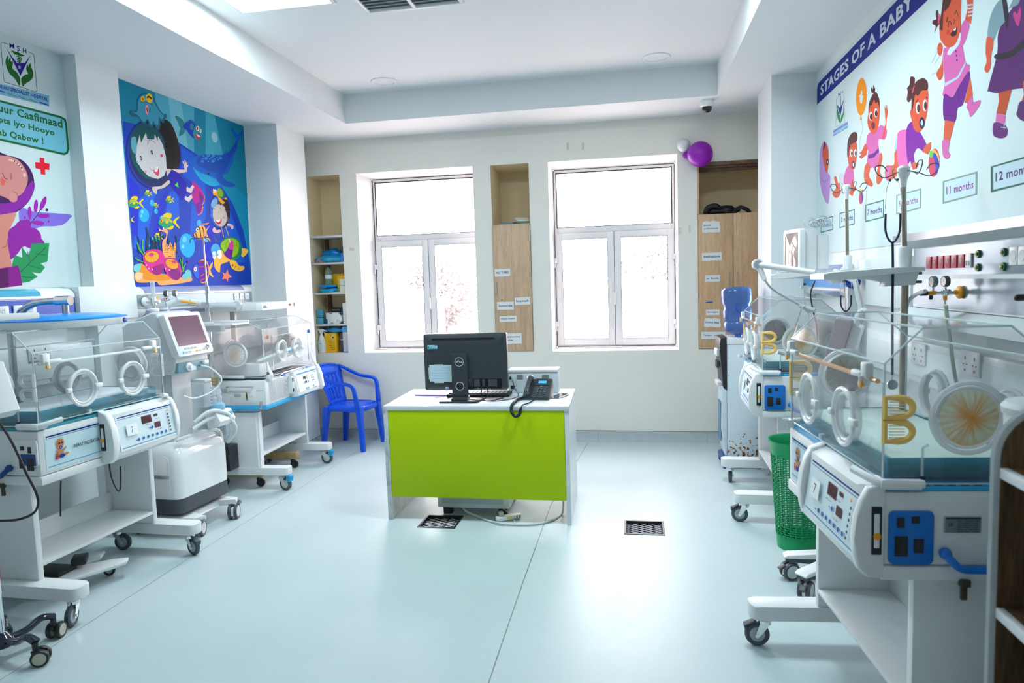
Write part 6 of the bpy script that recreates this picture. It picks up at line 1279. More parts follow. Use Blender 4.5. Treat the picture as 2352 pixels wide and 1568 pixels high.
for px, z in ((2248, .07), (2248, .02), (2307, .07), (2307, .02)):
    p = at(px, 600, x=XR-.0605); mb = MB(); mb.lathe((-.062, p.y-2.5, z), [(.0, -.008), (.008, -.008), (.008, -.006), (.014, -.006), (.015, -.002), (.015, .0)], mat('dark_green_ring', (.005, .11, .04), .3), 20, 'x'); mb.sphere((-.071, p.y-2.5, z), .005, mat('gold_pin', (.8, .55, .15), .3, .8), 8); mb.build('earth_terminal', parent=r)
for px in (2331, 2352): 
    p = at(px, 590, x=XR-.0605); mb = MB(); mb.box((-.064, p.y-2.5, .055), (.006, .05, .062), WHITE, .002); mb.lathe((-.0675, p.y-2.5, .055), [(0, -.0008), (.019, -.0008), (.019, .0005)], LGREY, 18, 'x'); mb.build('blank_socket', parent=r)
RG = regulator((XR-.062, 2.965, 1.455), R(93), 'gas regulator with orange knobs and two gauges below the red sockets', 'two')
RG2 = regulator((XR-.062, 2.27, 1.457), R(93), 'gas regulator with round gauges at the right picture edge', 'one')
RG.scale = RG2.scale = (.74, .56, .74); rg1.scale = (.75, .75, .75)
# wall trunking with sockets, both sides
def trunk(name, x, s, ya, yb, z0, z1, label):
    r = empty(name, (x, (ya+yb)/2, (z0+z1)/2), 0, label, 'cable trunking'); h = (yb-ya)/2; q = (z1-z0)/2
    mb = MB(); mb.b2((0, -h, -q), (s*.05, h, q), WHITE, .003); mb.b2((s*.05, -h, -q+.03), (s*.053, h, q-.03), WALLW, .001); mb.build('cover', parent=r); return r
tl_ = trunk('cable_trunking', XL, 1, 1.9, 3.72, 1.05, 1.26, 'white wall trunking with sockets behind the left incubator')
tl2 = trunk('cable_trunking', XL, 1, 4.08, 5.68, 1.05, 1.24, 'white wall trunking behind the ventilator')
tr_ = trunk('cable_trunking', XR, -1, 1.56, 5.38, 1.03, 1.22, 'white wall trunking with socket plates on the right wall')
for px, py in ((90, 810), (242, 788)): p = at(px, py, x=-3.33); socketplate(tl_, .053, p.y-2.81, p.z-1.155, .146, .086, 1, uk=True)
for px, py in ((455, 765),): p = at(px, py, x=-3.33); socketplate(tl2, .053, p.y-4.88, p.z-1.145, .146, .086, 1, uk=True)
for px, py in ((2113, 812), (2233, 834)): p = at(px, py, x=1.283); socketplate(tr_, -.053, p.y-3.47, p.z-1.125, .15, .095, -1, uk=True)
# ================================================================ VENTILATOR BETWEEN THE LEFT INCUBATORS
VW = mat('glossy_white_shell', (.78, .82, .84), .12, coat=.4)
v = empty('ventilator', (-2.99, 3.99, 0), R(86), 'white ventilator with tilted purple screen over a rounded compressor', 'ventilator')
# local: -y towards the room, x along the wall away from the camera
mb = MB()
mb.prism([(-.25, .05), (-.20, .20), (.20, .20), (.25, .05), (.22, -.26), (.15, -.30), (.13, -.18), (-.13, -.18), (-.15, -.30), (-.22, -.26)], 'z', .098, .135, PAINTW, .008); mb.build('base_frame', parent=v)
for x, y, yw in ((-.185, -.26, 20), (.185, -.26, 200), (-.2, .15, 60), (.2, .15, 10)):
    twin(v, x, y, 0, .052, R(yw), .105, cap=WHITE); mb = MB(); mb.lathe((x, y, .1), [(.0, -.002), (.045, -.002), (.048, .004), (.04, .010), (0, .01)], DGREY, 24); mb.build('bumper_ring', parent=v)
mb = MB(); rings = []
for z, i in ((.155, .012), (.165, 0), (.255, 0)): rings.append([(a, b, z) for a, b in rrect(-.245+i, -.195+i, .245-i, .215-i, .05)])
mb.loft(rings, DGREY); mb.build('compressor_plinth', parent=v)
mb = MB(); rings = []
for z, i in ((.256, 0), (.50, 0), (.555, .012), (.59, .04), (.608, .08)): rings.append([(a, b, z) for a, b in rrect(-.245+i, -.195+i, .245-i, .215-i*.5, .05+i*.3)])
mb.loft(rings, VW); sh = mb.build('compressor_shell', parent=v, ang=60)
mb = MB(); mb.prism([(b, a) for a, b in rrect(.275, -.13, .53, .17, .03)], 'x', -.2475, -.244, WHITE, .001); mb.box((-.253, -.06, .40), (.012, .14, .022), STEEL, .003); mb.build('side_cover', parent=sh)
mb = MB(); mb.prism([(-.085, -.06), (.085, -.06), (.10, .12), (-.10, .12)], 'z', .60, 1.06, LGREY, .02); mb.build('column', parent=v)
HT = Matrix.Translation((-.028, .045, 1.275))@Matrix.Diagonal((.83, 1, .88, 1))@Matrix.Translation((0, 0, -1.275))
mb = MB(); mb.xf = HT
hd = [(-.19, 1.005), (-.215, 1.03), (-.225, 1.10), (-.20, 1.16), (-.115, 1.445), (-.07, 1.455), (.12, 1.37), (.16, 1.35), (.16, 1.02), (.10, .99)]
mb.prism(hd, 'x', -.185, .185, LGREY, .012, 3); hb = mb.build('head_housing', parent=v)
# tilted screen bezel
a0 = Vector((0, -.262, 1.145)); a1 = Vector((0, -.175, 1.43)); ua = (a1-a0).normalized(); na = Vector((0, -ua.z, ua.y))
SX = HT@Matrix(((1, 0, 0, 0), (0, ua.y, na.y, a0.y), (0, ua.z, na.z, a0.z), (0, 0, 0, 1)))
L_ = (a1-a0).length
mb = MB(); mb.xf = SX; mb.prism(rrect(-.195, -.01, .195, L_+.012, .016), 'z', -.05, .0, WHITE, .006); bz = mb.build('screen_bezel', parent=v)
mb = MB(); mb.xf = SX; mb.b2((-.163, .065, .0004), (.150, L_-.015, .002), mat('purple_grey_screen', (.155, .075, .115), .18)); mb.b2((.150, .065, .0004), (.163, L_-.015, .002), DGREY); mb.build('screen', parent=bz)
mb = MB(); mb.xf = SX
for k in range(4): mb.prism(rrect(-.115+k*.036, .036, -.090+k*.036, .048, .005), 'z', 0, .004, GREYP)
for k in range(2): mb.prism(rrect(-.115+k*.036, .010, -.090+k*.036, .022, .005), 'z', 0, .004, GREYP)
mb.prism(rrect(.035, .010, .060, .022, .005), 'z', 0, .004, GREYP); mb.prism(rrect(-.004, .010, .022, .022, .005), 'z', 0, .004, ORANGE); mb.prism(rrect(.085, .012, .097, .023, .005), 'z', 0, .004, ORANGE); mb.prism(rrect(-.145, .008, -.132, .022, .005), 'z', 0, .004, SKYB)
tag(mb.build('screen_buttons', parent=bz), kind='stuff')
mb = MB(); mb.xf = SX; mb.lathe((.135, .032, 0), [(.022, 0), (.021, .006), (.014, .008), (.012, .02), (0, .022)], CHROME, 20); mb.build('dial_knob', parent=bz)
mb = MB(); mb.xf = HT; mb.b2((-.175, -.238, 1.012), (.165, -.205, 1.085), mat('grey_blue_strip', (.20, .36, .44), .4), .004); pb = mb.build('connector_panel', parent=v)
mb = MB(); mb.xf = HT; mb.lathe((-.07, -.239, 1.05), [(0, -.03), (.018, -.03), (.020, -.012), (.030, -.010), (.031, 0)], WHITE, 24, 'y'); mb.build('round_connector', parent=pb)
mb = MB(); mb.xf = HT; mb.b2((.085, -.26, 1.052), (.135, -.238, 1.078), WHITE, .003); mb.b2((-.045, -.2395, 1.018), (.015, -.238, 1.048), PANELW); mb.cyl((.045, -.238, 1.045), (.045, -.26, 1.04), .007, STEEL, 10); mb.build('port_block', parent=pb)
mb = MB(); mb.tube([(.01, -.21, 1.072), (.05, -.25, 1.05), (.085, -.30, .97), (.02, -.27, .90), (-.12, -.25, .88), (-.2, -.24, .91)], .0055, mat('milky_tubing', (.70, .76, .78), .3), 8, smooth=8); mb.build('sensor_tube', parent=v)
mb = MB(); mb.b2((-.03, -.25, .80), (.055, -.15, .965), TUBE, .008); mb.b2((-.02, -.255, .965), (.045, -.15, .985), LGREY, .004)
for k in range(6): mb.b2((.03, -.2515, .82+k*.02), (.045, -.2505, .824+k*.02), BLACK)
mb.build('water_chamber', parent=v)
# humidifier and hoses
mb = MB(); mb.prism([(-.22, .655), (-.30, .665), (-.32, .70), (-.285, .765), (-.20, .765)], 'x', .02, .18, WHITE, .006); hm = mb.build('humidifier', parent=v)
mb = MB(); mb.b2((.10, -.310, .70), (.165, -.296, .75), mat('humidifier_face', (.12, .45, .60), .3), .002); mb.lathe((.13, -.312, .712), [(0, -.01), (.010, -.01), (.012, 0)], WHITE, 14, 'y'); mb.build('humidifier_panel', parent=hm)
mb = MB(); mb.lathe((.10, -.235, .77), [(.052, 0), (.055, .012), (.05, .035), (.035, .045), (0, .048)], mat('clear_chamber_blue', (.25, .5, .7), .3), 24); mb.build('humidifier_chamber', parent=hm)
mb = MB()
for x in (.075, .13): mb.lathe((x, -.235, .815), [(.018, 0), (.02, .03), (.012, .045), (.02, .055), (.018, .08), (0, .085)], TUBE, 16)
mb.build('chamber_port', parent=hm)
HOSE = mat('corrugated_white_hose', (.74, .78, .79), .35, bump=.4, bscale=260)
for pts in ([(-.10, -.22, .72), (-.02, -.27, .775), (.08, -.30, .755), (.155, -.31, .70), (.165, -.30, .66), (.12, -.28, .675)], [(-.12, -.22, .68), (-.02, -.26, .725), (.08, -.29, .725), (.16, -.31, .67), (.19, -.30, .60), (.21, -.22, .52)], [(-.20, -.16, .625), (-.10, -.20, .640), (.03, -.20, .636), (.15, -.19, .615), (.225, -.16, .55), (.258, -.13, .44), (.262, -.12, .27)]):
    mb = MB(); mb.tube(pts, .0125, HOSE, 10, smooth=8); mb.build('breathing_hose', parent=v)
# support arm with y-piece
mb = MB(); a, b = (-.06, .10, 1.22), (.07, .03, 1.475); mb.tube([a, tuple((Vector(a)+Vector(b))/2)], .012, STEEL, 10); mb.tube([tuple((Vector(a)+Vector(b))/2), b], .006, CHROME, 10); mb.build('support_arm', parent=v)
mb = MB(); mb.cyl((.05, .05, 1.47), (.10, .0, 1.50), .020, LGREY, 14); mb.cyl((.08, .0, 1.505), (.19, -.06, 1.485), .016, LGREY, 14); mb.cyl((.15, -.04, 1.49), (.215, -.075, 1.475), .020, LGREY, 14); mb.cyl((.10, -.02, 1.49), (.135, -.11, 1.475), .010, ORANGE, 12, r2=.004); mb.build('patient_y_piece', parent=v)
# ================================================================ PHOTOTHERAPY LAMPS AND STANDS, LEFT
L = empty('phototherapy_lamp', (-3.25, 3.08, 0), 0, 'phototherapy lamp with bright blue top on a bent grey pole, nearest left incubator', 'phototherapy lamp')
mb = MB(); hull = [(.16, -.22), (.30, -.25), (.43, -.225), (.50, -.13), (.535, .0), (.52, .16), (.46, .30), (.36, .37), (.22, .34), (.13, .2), (.11, 0), (.12, -.17)]
cx, cy = .33, .02
def outline(k, z): return [(cx+(p.x-cx)*k, cy+(p.y-cy)*k, z) for p in crom([(a, b, 0) for a, b in hull], 4, True)]
mb.loft([outline(.93, 1.392), outline(.97, 1.397), outline(1.0, 1.428)], WHITE); hd = mb.build('lamp_body', parent=L, ang=60)
mb = MB(); mb.loft([outline(1.0, 1.428), outline(1.005, 1.434), outline(.98, 1.438), outline(.8, 1.448), outline(.45, 1.458), outline(.1, 1.460)], mat('azure_cover', (.0, .28, .85), .28)); mb.build('blue_cover', parent=hd, ang=60)
mb = MB(); mb.lathe((.535, .02+.17, 1.412), [(0, .004), (.013, .003), (.014, -.004)], ROYAL, 20, 'x'); mb.build('round_button', parent=hd)
mb = MB(); mb.tube([(0, 0, .10), (0, 0, 1.28), (.02, -.0, 1.38), (.07, .0, 1.465), (.15, .01, 1.515), (.27, .03, 1.527)], .018, STEEL, 12, smooth=6); mb.build('bent_pole', parent=L)
mb = MB(); mb.cyl((.27, .03, 1.527), (.345, .04, 1.527), .026, CHROME, 18); mb.cyl((.315, .035, 1.52), (.315, .035, 1.455), .017, STEEL, 14); mb.build('swivel_joint', parent=L)
mb = MB(); mb.prism([(-.04, -.18), (.22, -.20), (.36, -.16), (.47, .04), (.50, .10), (.47, .15), (.40, .12), (.28, .0), (.22, .02), (.30, .14), (.26, .22), (.1, .16), (-.04, .18)], 'z', .078, .10, PAINTW, .008); mb.build('base', parent=L)
for x, y in ((.38, .13), (.37, -.12), (0, -.13), (0, .13)): caster(L, x, y, 0, .032, .018, tyre=BLACK, top=.082, yaw=R(200), trail=.018, brake=BLACK if x > .3 and y > 0 else None)
mb = MB(); mb.b2((.12, -.14, .10), (.30, -.02, .122), BLACK, .004); mb.box((.30, -.0, .14), (.07, .10, .035), BLACK, .006, rz=.6); mb.build('power_adapter', parent=L)
# mobile stand at the left edge
E = empty('equipment_stand', (-2.70, 2.38, 0), 0, 'mobile stand with dark blue curved feet and grey monitor, cut by the left edge', 'stand')
NB = mat('dark_navy_enamel', (.004, .008, .03), .15, coat=.5)
mb = MB(); mb.cyl((0, 0, .07), (0, 0, 1.45), .0145, CHROME, 14); mb.build('pole', parent=E)
mb = MB(); mb.lathe((0, 0, .06), [(0, 0), (.045, 0), (.05, .02), (.03, .045), (.018, .06)], NB, 20); mb.build('hub', parent=E)
for k in range(5):
    a = R(-8+72*k); ca, sa = math.cos(a), math.sin(a)
    mb = MB(); mb.tube([(ca*.02, sa*.02, .085), (ca*.09, sa*.09, .088), (ca*.15, sa*.15, .118), (ca*.20, sa*.20, .105)], .020, NB, 10, smooth=5, flat=.7); mb.build('foot', parent=E)
    twin(E, ca*.195, sa*.195, 0, .036, a+R(40), .10, tyre=BLACK, disc=mat('cream_disc', (.5, .48, .38), .4), cap=BLACK)
mb = MB(); mb.prism([(-.34, -.14), (.10, -.14), (.115, -.10), (.115, .22), (-.34, .22)], 'z', 1.455, 1.482, WHITE, .004); mb.b2((-.3, -.1, 1.438), (.03, .1, 1.455), LGREY, .003); t_ = mb.build('tray', parent=E)
mb = MB(); mb.xf = Matrix.Translation((0, 0, 0)); mb.prism([(-.12, 1.08), (.325, 1.095), (.355, 1.12), (.300, 1.305), (.265, 1.318), (-.12, 1.318)], 'y', -.36, -.14, LGREY, .012, 3); mo = mb.build('monitor_body', parent=E)
mb = MB(); mb.prism([(.10, 1.115), (.32, 1.12), (.29, 1.20), (.1, 1.20)], 'y', -.366, -.360, GREYP, .004); mb.build('recess', parent=mo)
mb = MB(); mb.tube([(0, 0, 1.2), (0, -.08, 1.2), (.05, -.16, 1.2)], .014, GREYP, 10); mb.build('bracket', parent=E)
mb = MB(); mb.tube([(-.025, .02, .10), (-.022, .03, .5), (-.03, .02, .9), (-.02, .0, 1.2)], .012, mat('dark_red_tube', (.22, .01, .01), .4), 8); mb.build('red_hose', parent=E)
def gl(px, py, **k): return tuple(at(px, py, **k))
cable('power_lead', [gl(-20, 950, y=2.48), gl(0, 972, y=2.48), gl(30, 1020, y=2.48), gl(60, 1085, y=2.48), gl(86, 1140, y=2.48), gl(80, 1175, y=2.48), gl(40, 1193, y=2.48), gl(-20, 1196, y=2.48)], .0055, CB, 'thick black lead looping down in front of the nearest left incubator')
for nm, pts in (('hanging_cord', [gl(140, 1104, y=3.0), gl(139, 1130, y=3.0), gl(139, 1185, y=3.0)]), ('hanging_cord', [gl(250, 1060, y=3.2), gl(256, 1095, y=3.2), gl(270, 1126, y=3.2), gl(277, 1118, y=3.2), gl(277, 1070, y=3.2)])):
    cable(nm, pts, .004, CB, 'black cord hanging straight under the left incubator body' if len(pts) == 3 else 'black cord looped under the left incubator near its far leg')
# lamp over the incubator with blue band
YB = mat('yellowed_enamel', (.50, .36, .16), .45, var=.25, vscale=20)
L2 = empty('phototherapy_lamp', (-3.25, 5.12, 0), 0, 'flat white phototherapy lamp on a yellowed two-legged stand by the steel wall unit', 'phototherapy lamp')
for y in (-.275, .27):
    mb = MB(); mb.tube([(-.02, y, .12), (.36, y, .105)], .03, YB, 10, flat=.8); mb.b2((-.05, y-.032, .082), (.36, y+.032, .142), YB, .008); mb.build('foot', parent=L2)
    for x in (.31, .0): caster(L2, x, y, 0, .033, .022, tyre=BLACK, fork=BLACK, hub=BRUB, top=.085, yaw=R(20), trail=.012)
mb = MB(); mb.b2((-.055, -.28, .085), (.0, .28, .145), YB, .006); mb.build('crossbar', parent=L2)
mb = MB(); mb.b2((-.02, -.01, .14), (.02, .03, 1.44), mat('pinkish_enamel_post', (.62, .54, .50), .35), .003); mb.build('post', parent=L2)
mb = MB(); mb.prism([(-.0, -.36), (.43, -.36), (.46, -.33), (.46, .24), (.43, .27), (-.0, .27)], 'z', 1.392, 1.452, WHITE, .006); lb = mb.build('lamp_box', parent=L2)
A = Art(lambda u, w: (-3.25+.461, u, w), (1, 0, 0), ST); A.text('~phototherapy', lin(20, 130, 150), (4.80, 1.412), (4.86, 1.412), (4.80, 1.432), .02); A.line([(4.80, 1.409), (4.86, 1.413)], .003, lin(20, 130, 150)); A.rect(4.90, 1.408, 4.93, 1.438, lin(235, 240, 240)); A.text('7', lin(60, 60, 60), (4.91, 1.415), (4.92, 1.415), (4.91, 1.43))
A.rect(5.09, 1.402, 5.33, 1.44, lin(225, 215, 212)); A.rect(5.20, 1.415, 5.235, 1.43, lin(120, 50, 50)); A.rect(5.28, 1.408, 5.295, 1.436, lin(60, 60, 60)); adopt_ = A.build('lamp_decal', parent=lb); adopt_.matrix_parent_inverse = Matrix.Translation((3.25, -5.12, 0))
mb = MB(); mb.b2((-.02, -.44, 1.425), (.10, -.36, 1.47), LGREY, .006); mb.tube([(.0, -.42, 1.45), (.28, -.375, 1.435)], .022, LGREY, 12); mb.lathe((.28, -.365, 1.435), [(0, -.018), (.036, -.016), (.038, 0), (.038, .01)], LGREY, 24, 'y'); mb.build('side_arm', parent=lb)
# IV pole clamped to the end of that incubator
P = empty('iv_pole', (-3.135, 4.63, 0), 0, 'thin chrome drip pole with hooks clamped to the incubator in front of the mural', 'drip pole')
mb = MB(); mb.cyl((0, 0, .72), (0, 0, 1.62), .011, CHROME, 12); mb.cyl((0, 0, 1.55), (0, 0, 1.95), .006, CHROME, 10); mb.cyl((0, 0, 1.53), (0, 0, 1.59), .016, CHROME, 14); mb.build('pole', parent=P)
mb = MB(); mb.tube([(-.11, 0, 1.915), (-.11, 0, 1.935), (-.10, 0, 1.945), (.09, 0, 1.95), (.10, 0, 1.93), (.10, 0, 1.912), (.115, 0, 1.92)], .0035, DGREY, 6); mb.tube([(0, -.08, 1.93), (0, 0, 1.95), (0, .08, 1.93)], .0035, DGREY, 6); mb.build('hooks', parent=P)
mb = MB(); mb.b2((-.035, -.02, .845), (.03, .02, .905), mat('dull_brass', (.45, .36, .16), .4, .6), .004); mb.b2((-.045, -.025, .77), (.04, .025, .835), LGREY, .004); mb.b2((.0, -.02, .70), (.05, .01, .71), STEEL, .002)
for x in (-.028, .022):
    for z in (.79, .815, .865, .885): mb.cyl((x, -.03, z), (x, -.02, z), .006, CHROME, 8)
mb.build('clamp', parent=P)
T_ = empty('infusion_tray', (-3.135, 4.64, 1.30), 0, 'shallow white tray on the drip pole at the end of the blue banded incubator', 'tray')
mb = MB(); mb.b2((-.03, -.15, .0), (.28, .07, .012), WHITE, .003); mb.b2((-.03, -.15, .012), (.13, -.14, .030), WHITE, .003); mb.b2((-.03, .06, .012), (.28, .07, .03), WHITE, .003); mb.b2((.18, -.15, .012), (.28, -.144, .02), WHITE, .002); mb.b2((.0, -.06, -.05), (.12, .0, 0), LGREY, .006); mb.build('tray_body', parent=T_)
# coiled tubing and black transformer below
TC = empty('tubing_coil', (-3.16, 4.66, .66), 0, 'coil of clear tubing hanging at the incubator end above a black box', 'tubing')
for k in range(5):
    mb = MB(); n = 26; mb.tube([(.05+.012*k+(.052-.004*k)*math.sin(t)*1.0, -.015+k*.008, -.15-(.115-.006*k)*1.0*math.cos(t)) for t in [2*math.pi*j/n for j in range(n)]], .0055, TUBE, 6, closed=True); mb.build('loop', parent=TC)
mb = MB(); mb.tube([(.02, 0, .08), (-.01, -.02, 0), (.0, 0, -.06)], .006, TUBE, 6, smooth=6); mb.b2((-.005, -.03, -.12), (.05, .02, -.10), TUBE, .003); mb.build('lead_and_clip', parent=TC)
TB = empty('transformer_box', (-3.10, 4.63, .19), 0, 'black and grey transformer box on the incubator foot with bolts and a socket', 'power supply')
mb = MB(); mb.b2((-.06, -.03, .0), (.075, .09, .19), BLACK, .006); mb.build('case', parent=TB)
mb = MB(); mb.b2((-.055, -.034, .01), (.05, -.029, .18), STEEL, .002)
for x, z in ((-.04, .02), (.038, .02), (-.04, .168), (.038, .168)): mb.lathe((x, -.036, z), [(0, -.004), (.008, -.003), (.009, .002)], LGREY, 12, 'y')
for x, z in ((.01, .06), (.01, .09), (.0, .12)): mb.b2((x-.012, -.0355, z-.006), (x+.012, -.034, z+.006), BLACK)
mb.build('face_plate', parent=TB)
# ================================================================ RIGHT SIDE: POLES, TRAYS, MONITORS
BRS = mat('tarnished_steel_pole', (.38, .34, .28), .3, .8)
def pole(x, y, r0, ztop, label, big):
    P = empty('drip_pole', (x, y, 0), 0, label, 'drip pole')
    mb = MB(); mb.cyl((0, 0, .55), (0, 0, 1.60), r0*1.15, BRS, 14); mb.cyl((0, 0, 1.5), (-.012, 0, ztop-.05), r0*.85, BRS, 14); mb.build('pole', parent=P)
    mb = MB(); mb.lathe((-.003, 0, 1.56), [(r0, 0), (r0*2.0, 0), (r0*2.0, .02), (r0*2.1, .03), (r0*2.2, .075), (r0*1.7, .085), (r0, .085)], WHITE, 20); mb.build('height_knob', parent=P)
    mb = MB(); mb.lathe((-.012, 0, ztop-.075), [(r0*.9, 0), (r0*1.1, .03), (r0*1.8, .05), (r0*1.9, .075), (r0*1.2, .085), (0, .085)], WHITE, 20); mb.build('hook_head', parent=P)
    for a in (95, 185, 275, 5):
        ca, sa = math.cos(R(a)), math.sin(R(a)); q = 1.15 if big else .95
        mb = MB(); mb.tube([(-.012+ca*.012, sa*.012, ztop-.01), (ca*.04*q, sa*.04*q, ztop-.02), (ca*.075*q, sa*.075*q, ztop-.035), (ca*.10*q, sa*.10*q, ztop-.015), (ca*.105*q, sa*.105*q, ztop+.01), (ca*.08*q, sa*.08*q, ztop+.012), (ca*.065*q, sa*.065*q, ztop-.01)], .0022, DGREY, 6, smooth=5); mb.build('hook', parent=P)
    return P
pole(1.085, 3.015, .0125, 1.955, 'near tall drip pole with a white hook head on the right, stethoscope hung on it', True)
pole(1.23, 4.27, .0115, 2.04, 'farther thin drip pole with a white hook head before the three months caption', False)
# tray arms
def tray_arm(x, y, L, label, w=.20):
    T = empty('tray_arm', (x, y, 1.55), 0, label, 'tray')
    mb = MB(); mb.prism([(.03, .010), (-.02, .012), (-L, -.002), (-L-.03, -.006), (-L-.03, -.028), (-L, -.03), (.03, -.006)], 'y', -.02-w/2, w/2, WHITE, .003); mb.build('tray_plate', parent=T)
    mb = MB(); mb.prism([(.045, -.006), (-L+.02, -.03), (-L*.45, -.034), (-L*.25, -.045), (-.09, -.065), (.03, -.062)], 'y', -.028, .028, WHITE, .004); mb.build('bracket', parent=T)
    mb = MB(); mb.cyl((.03, -.02, -.015), (.055, -.02, -.015), .006, DGREY, 8); mb.cyl((.03, -.02, -.05), (.055, -.02, -.05), .006, DGREY, 8); mb.build('screws', parent=T)
    return T
tray_arm(1.085, 3.015, .31, 'long white tray arm level with the red sockets on the near drip pole')
ta = tray_arm(1.23, 4.27, .42, 'white tray arm on the farther drip pole carrying the small monitor')
# monitor on the far tray, with cable bundle
Mn = empty('patient_monitor', (1.03, 4.33, 1.562), R(-78), 'small white patient monitor with cables coiled on top, on the far tray', 'monitor')
mb = MB(); mb.prism(rrect(-.11, 0, .11, .245, .012), 'y', -.105, -.075, WHITE, .005); mb.prism([(-.098, .005), (.098, .005), (.098, .235), (.06, .238), (-.06, .238), (-.098, .235)], 'y', -.075, .0, WHITE, .004); mb.prism([(-.09, .01), (.09, .01), (.09, .20), (-.09, .20)], 'y', 0, .08, WHITE, .012); mb.build('body', parent=Mn)
mb = MB(); mb.prism(rrect(-.09, .025, .085, .225, .006), 'y', -.107, -.1045, mat('glossy_pale_screen', (.50, .38, .36), .05, .3), .001); mb.build('screen', parent=Mn)
CL = empty('cable_bundle', (1.08, 4.33, 1.81), 0, 'loose bundle of grey monitor leads on top of the small monitor', 'cables')
rnd = random.Random(11)
for k in range(9):
    mb = MB(); a0 = rnd.uniform(0, 6.28); cx, cy = rnd.uniform(-.055, .045), rnd.uniform(-.02, .02); rx_, rz_ = rnd.uniform(.025, .05), rnd.uniform(.012, .034); tl = rnd.uniform(-.5, .5)
    pts = [(cx+rx_*math.cos(t)+tl*.01, cy+.025*math.sin(t+a0), rz_+.008+rz_*math.sin(t)) for t in [2*math.pi*j/14 for j in range(14)]]
    mb.tube(pts, .0028, (mat('grey_lead', (.35, .40, .42), .4), mat('pale_grey_lead', (.60, .64, .64), .4))[k % 2], 5, smooth=2, closed=True); mb.build('loop', parent=CL)
LT = empty('lead_tangle', (.90, 4.25, 1.545), 0, 'tangle of pale leads hanging at the tip of the far tray', 'cables')
for k in range(6):
    mb = MB(); cx = rnd.uniform(-.04, .06); rx_ = rnd.uniform(.02, .05)
    mb.tube([(cx+rx_*math.cos(t), .02*math.sin(t*2+k), .012+.010*math.sin(t)+.004*k-.01) for t in [2*math.pi*j/12 for j in range(12)]], .0022, MATS['pale_grey_lead'], 5, smooth=2, closed=True); mb.build('loop', parent=LT)
# stethoscopes
def stetho(x, y, ztop, L, label, sc=1.0, ybias=0):
    s = empty('stethoscope', (x, y, ztop), 0, label, 'stethoscope')
    for q, dx in (('earpiece', -.024), ('earpiece', .024)):
        mb = MB(); mb.tube([(dx*.6, 0, .0), (dx, 0, -.03*sc), (dx*1.25, 0, -.08*sc), (dx*1.1, 0, -.14*sc)], .0018, CHROME, 6, smooth=5); mb.sphere((dx*.55, 0, .002), .006, BLACK, 8); mb.build('ear_tube', parent=s)
    mb = MB(); mb.tube([(-.027, 0, -.13*sc), (-.027, 0, -.19*sc), (-.018, 0, -.225*sc), (0, 0, -.245*sc), (.018, 0, -.225*sc), (.027, 0, -.19*sc), (.027, 0, -.13*sc)], .0042, NAVB, 8, smooth=5)
    mb.tube([(0, 0, -.24*sc), (.003, 0, -.35*sc), (.004, 0, -.5*sc), (.008, 0, -L)], .0052, NAVB, 8, smooth=4); mb.build('tubing', parent=s)
    mb = MB(); mb.cyl((.008, 0, -L), (.008, 0, -L-.02), .004, CHROME, 8); mb.lathe((.008, 0, -L-.04), [(0, -.006), (.02, -.006), (.021, 0), (.016, .006), (0, .007)], STEEL, 20, 'y'); mb.build('chest_piece', parent=s); return s
NAVB = mat('navy_rubber_tubing', (.006, .012, .05), .35)
stetho(1.026, 2.985, 1.905, .78, 'navy stethoscope hanging down the near drip pole')
stetho(1.19, 4.16, 1.52, .35, 'stethoscope hanging from the far tray beside the grey column', .8)
# ventilator of the right side: column, arm, monitor with handle
V2 = empty('ventilator', (1.06, 3.53, 0), 0, 'right hand ventilator with tilted screen painted with a pink reflection and jointed support arm', 'ventilator')
for a, ln in ((175, .30), (215, .34), (300, .24), (60, .24)):
    ca, sa = math.cos(R(a)), math.sin(R(a)); mb = MB(); mb.xf = Matrix.Rotation(R(a), 4, 'Z')
    mb.prism([(0, .125), (ln*.5, .128), (ln, .118), (ln+.02, .11), (ln+.02, .095), (ln*.4, .09), (0, .085)], 'y', -.03, .03, DGREY, .004); mb.prism([(0, .150), (ln*.5, .150), (ln+.01, .132), (ln+.028, .12), (ln+.022, .111), (ln*.5, .122), (0, .122)], 'y', -.034, .034, WHITE, .004); mb.build('foot', parent=V2)
    twin(V2, ca*(ln-.02), sa*(ln-.02), 0, .045, R(a+25), .10, lock=DGREY)
mb = MB(); mb.b2((-.035, -.035, .12), (.035, .035, 1.0), WHITE, .012); mb.build('column', parent=V2)
mb = MB(); mb.xf = Matrix.Translation((-.085, 0, 1.19))@Matrix.Rotation(R(-112), 4, 'Z')@Matrix.Rotation(R(-14), 4, 'X')
mb.prism(rrect(-.15, -.13, .13, .15, .015), 'y', -.03, .04, mat('mauve_grey_bezel', (.35, .27, .31), .3), .01); mb.prism([(-.12, -.12), (.12, -.12), (.09, .12), (-.09, .12)], 'y', .04, .085, WHITE, .012); mb.build('head_housing', parent=V2)
mb = MB(); mb.xf = Matrix.Translation((-.085, 0, 1.19))@Matrix.Rotation(R(-112), 4, 'Z')@Matrix.Rotation(R(-14), 4, 'X'); mb.prism(rrect(-.13, -.105, .11, .135, .006), 'y', -.033, -.0295, mat('painted_pink_reflection', (.90, .68, .73), .15)); mb.build('screen', parent=V2)  # pink window reflection painted into the screen's base colour
mb = MB(); mb.xf = Matrix.Translation((-.085, 0, 1.19))@Matrix.Rotation(R(-112), 4, 'Z')@Matrix.Rotation(R(-14), 4, 'X'); mb.tube([(-.10, .05, .13), (-.08, .06, .19), (.08, .06, .19), (.10, .05, .13)], .014, WHITE, 10); mb.build('carry_handle', parent=V2)
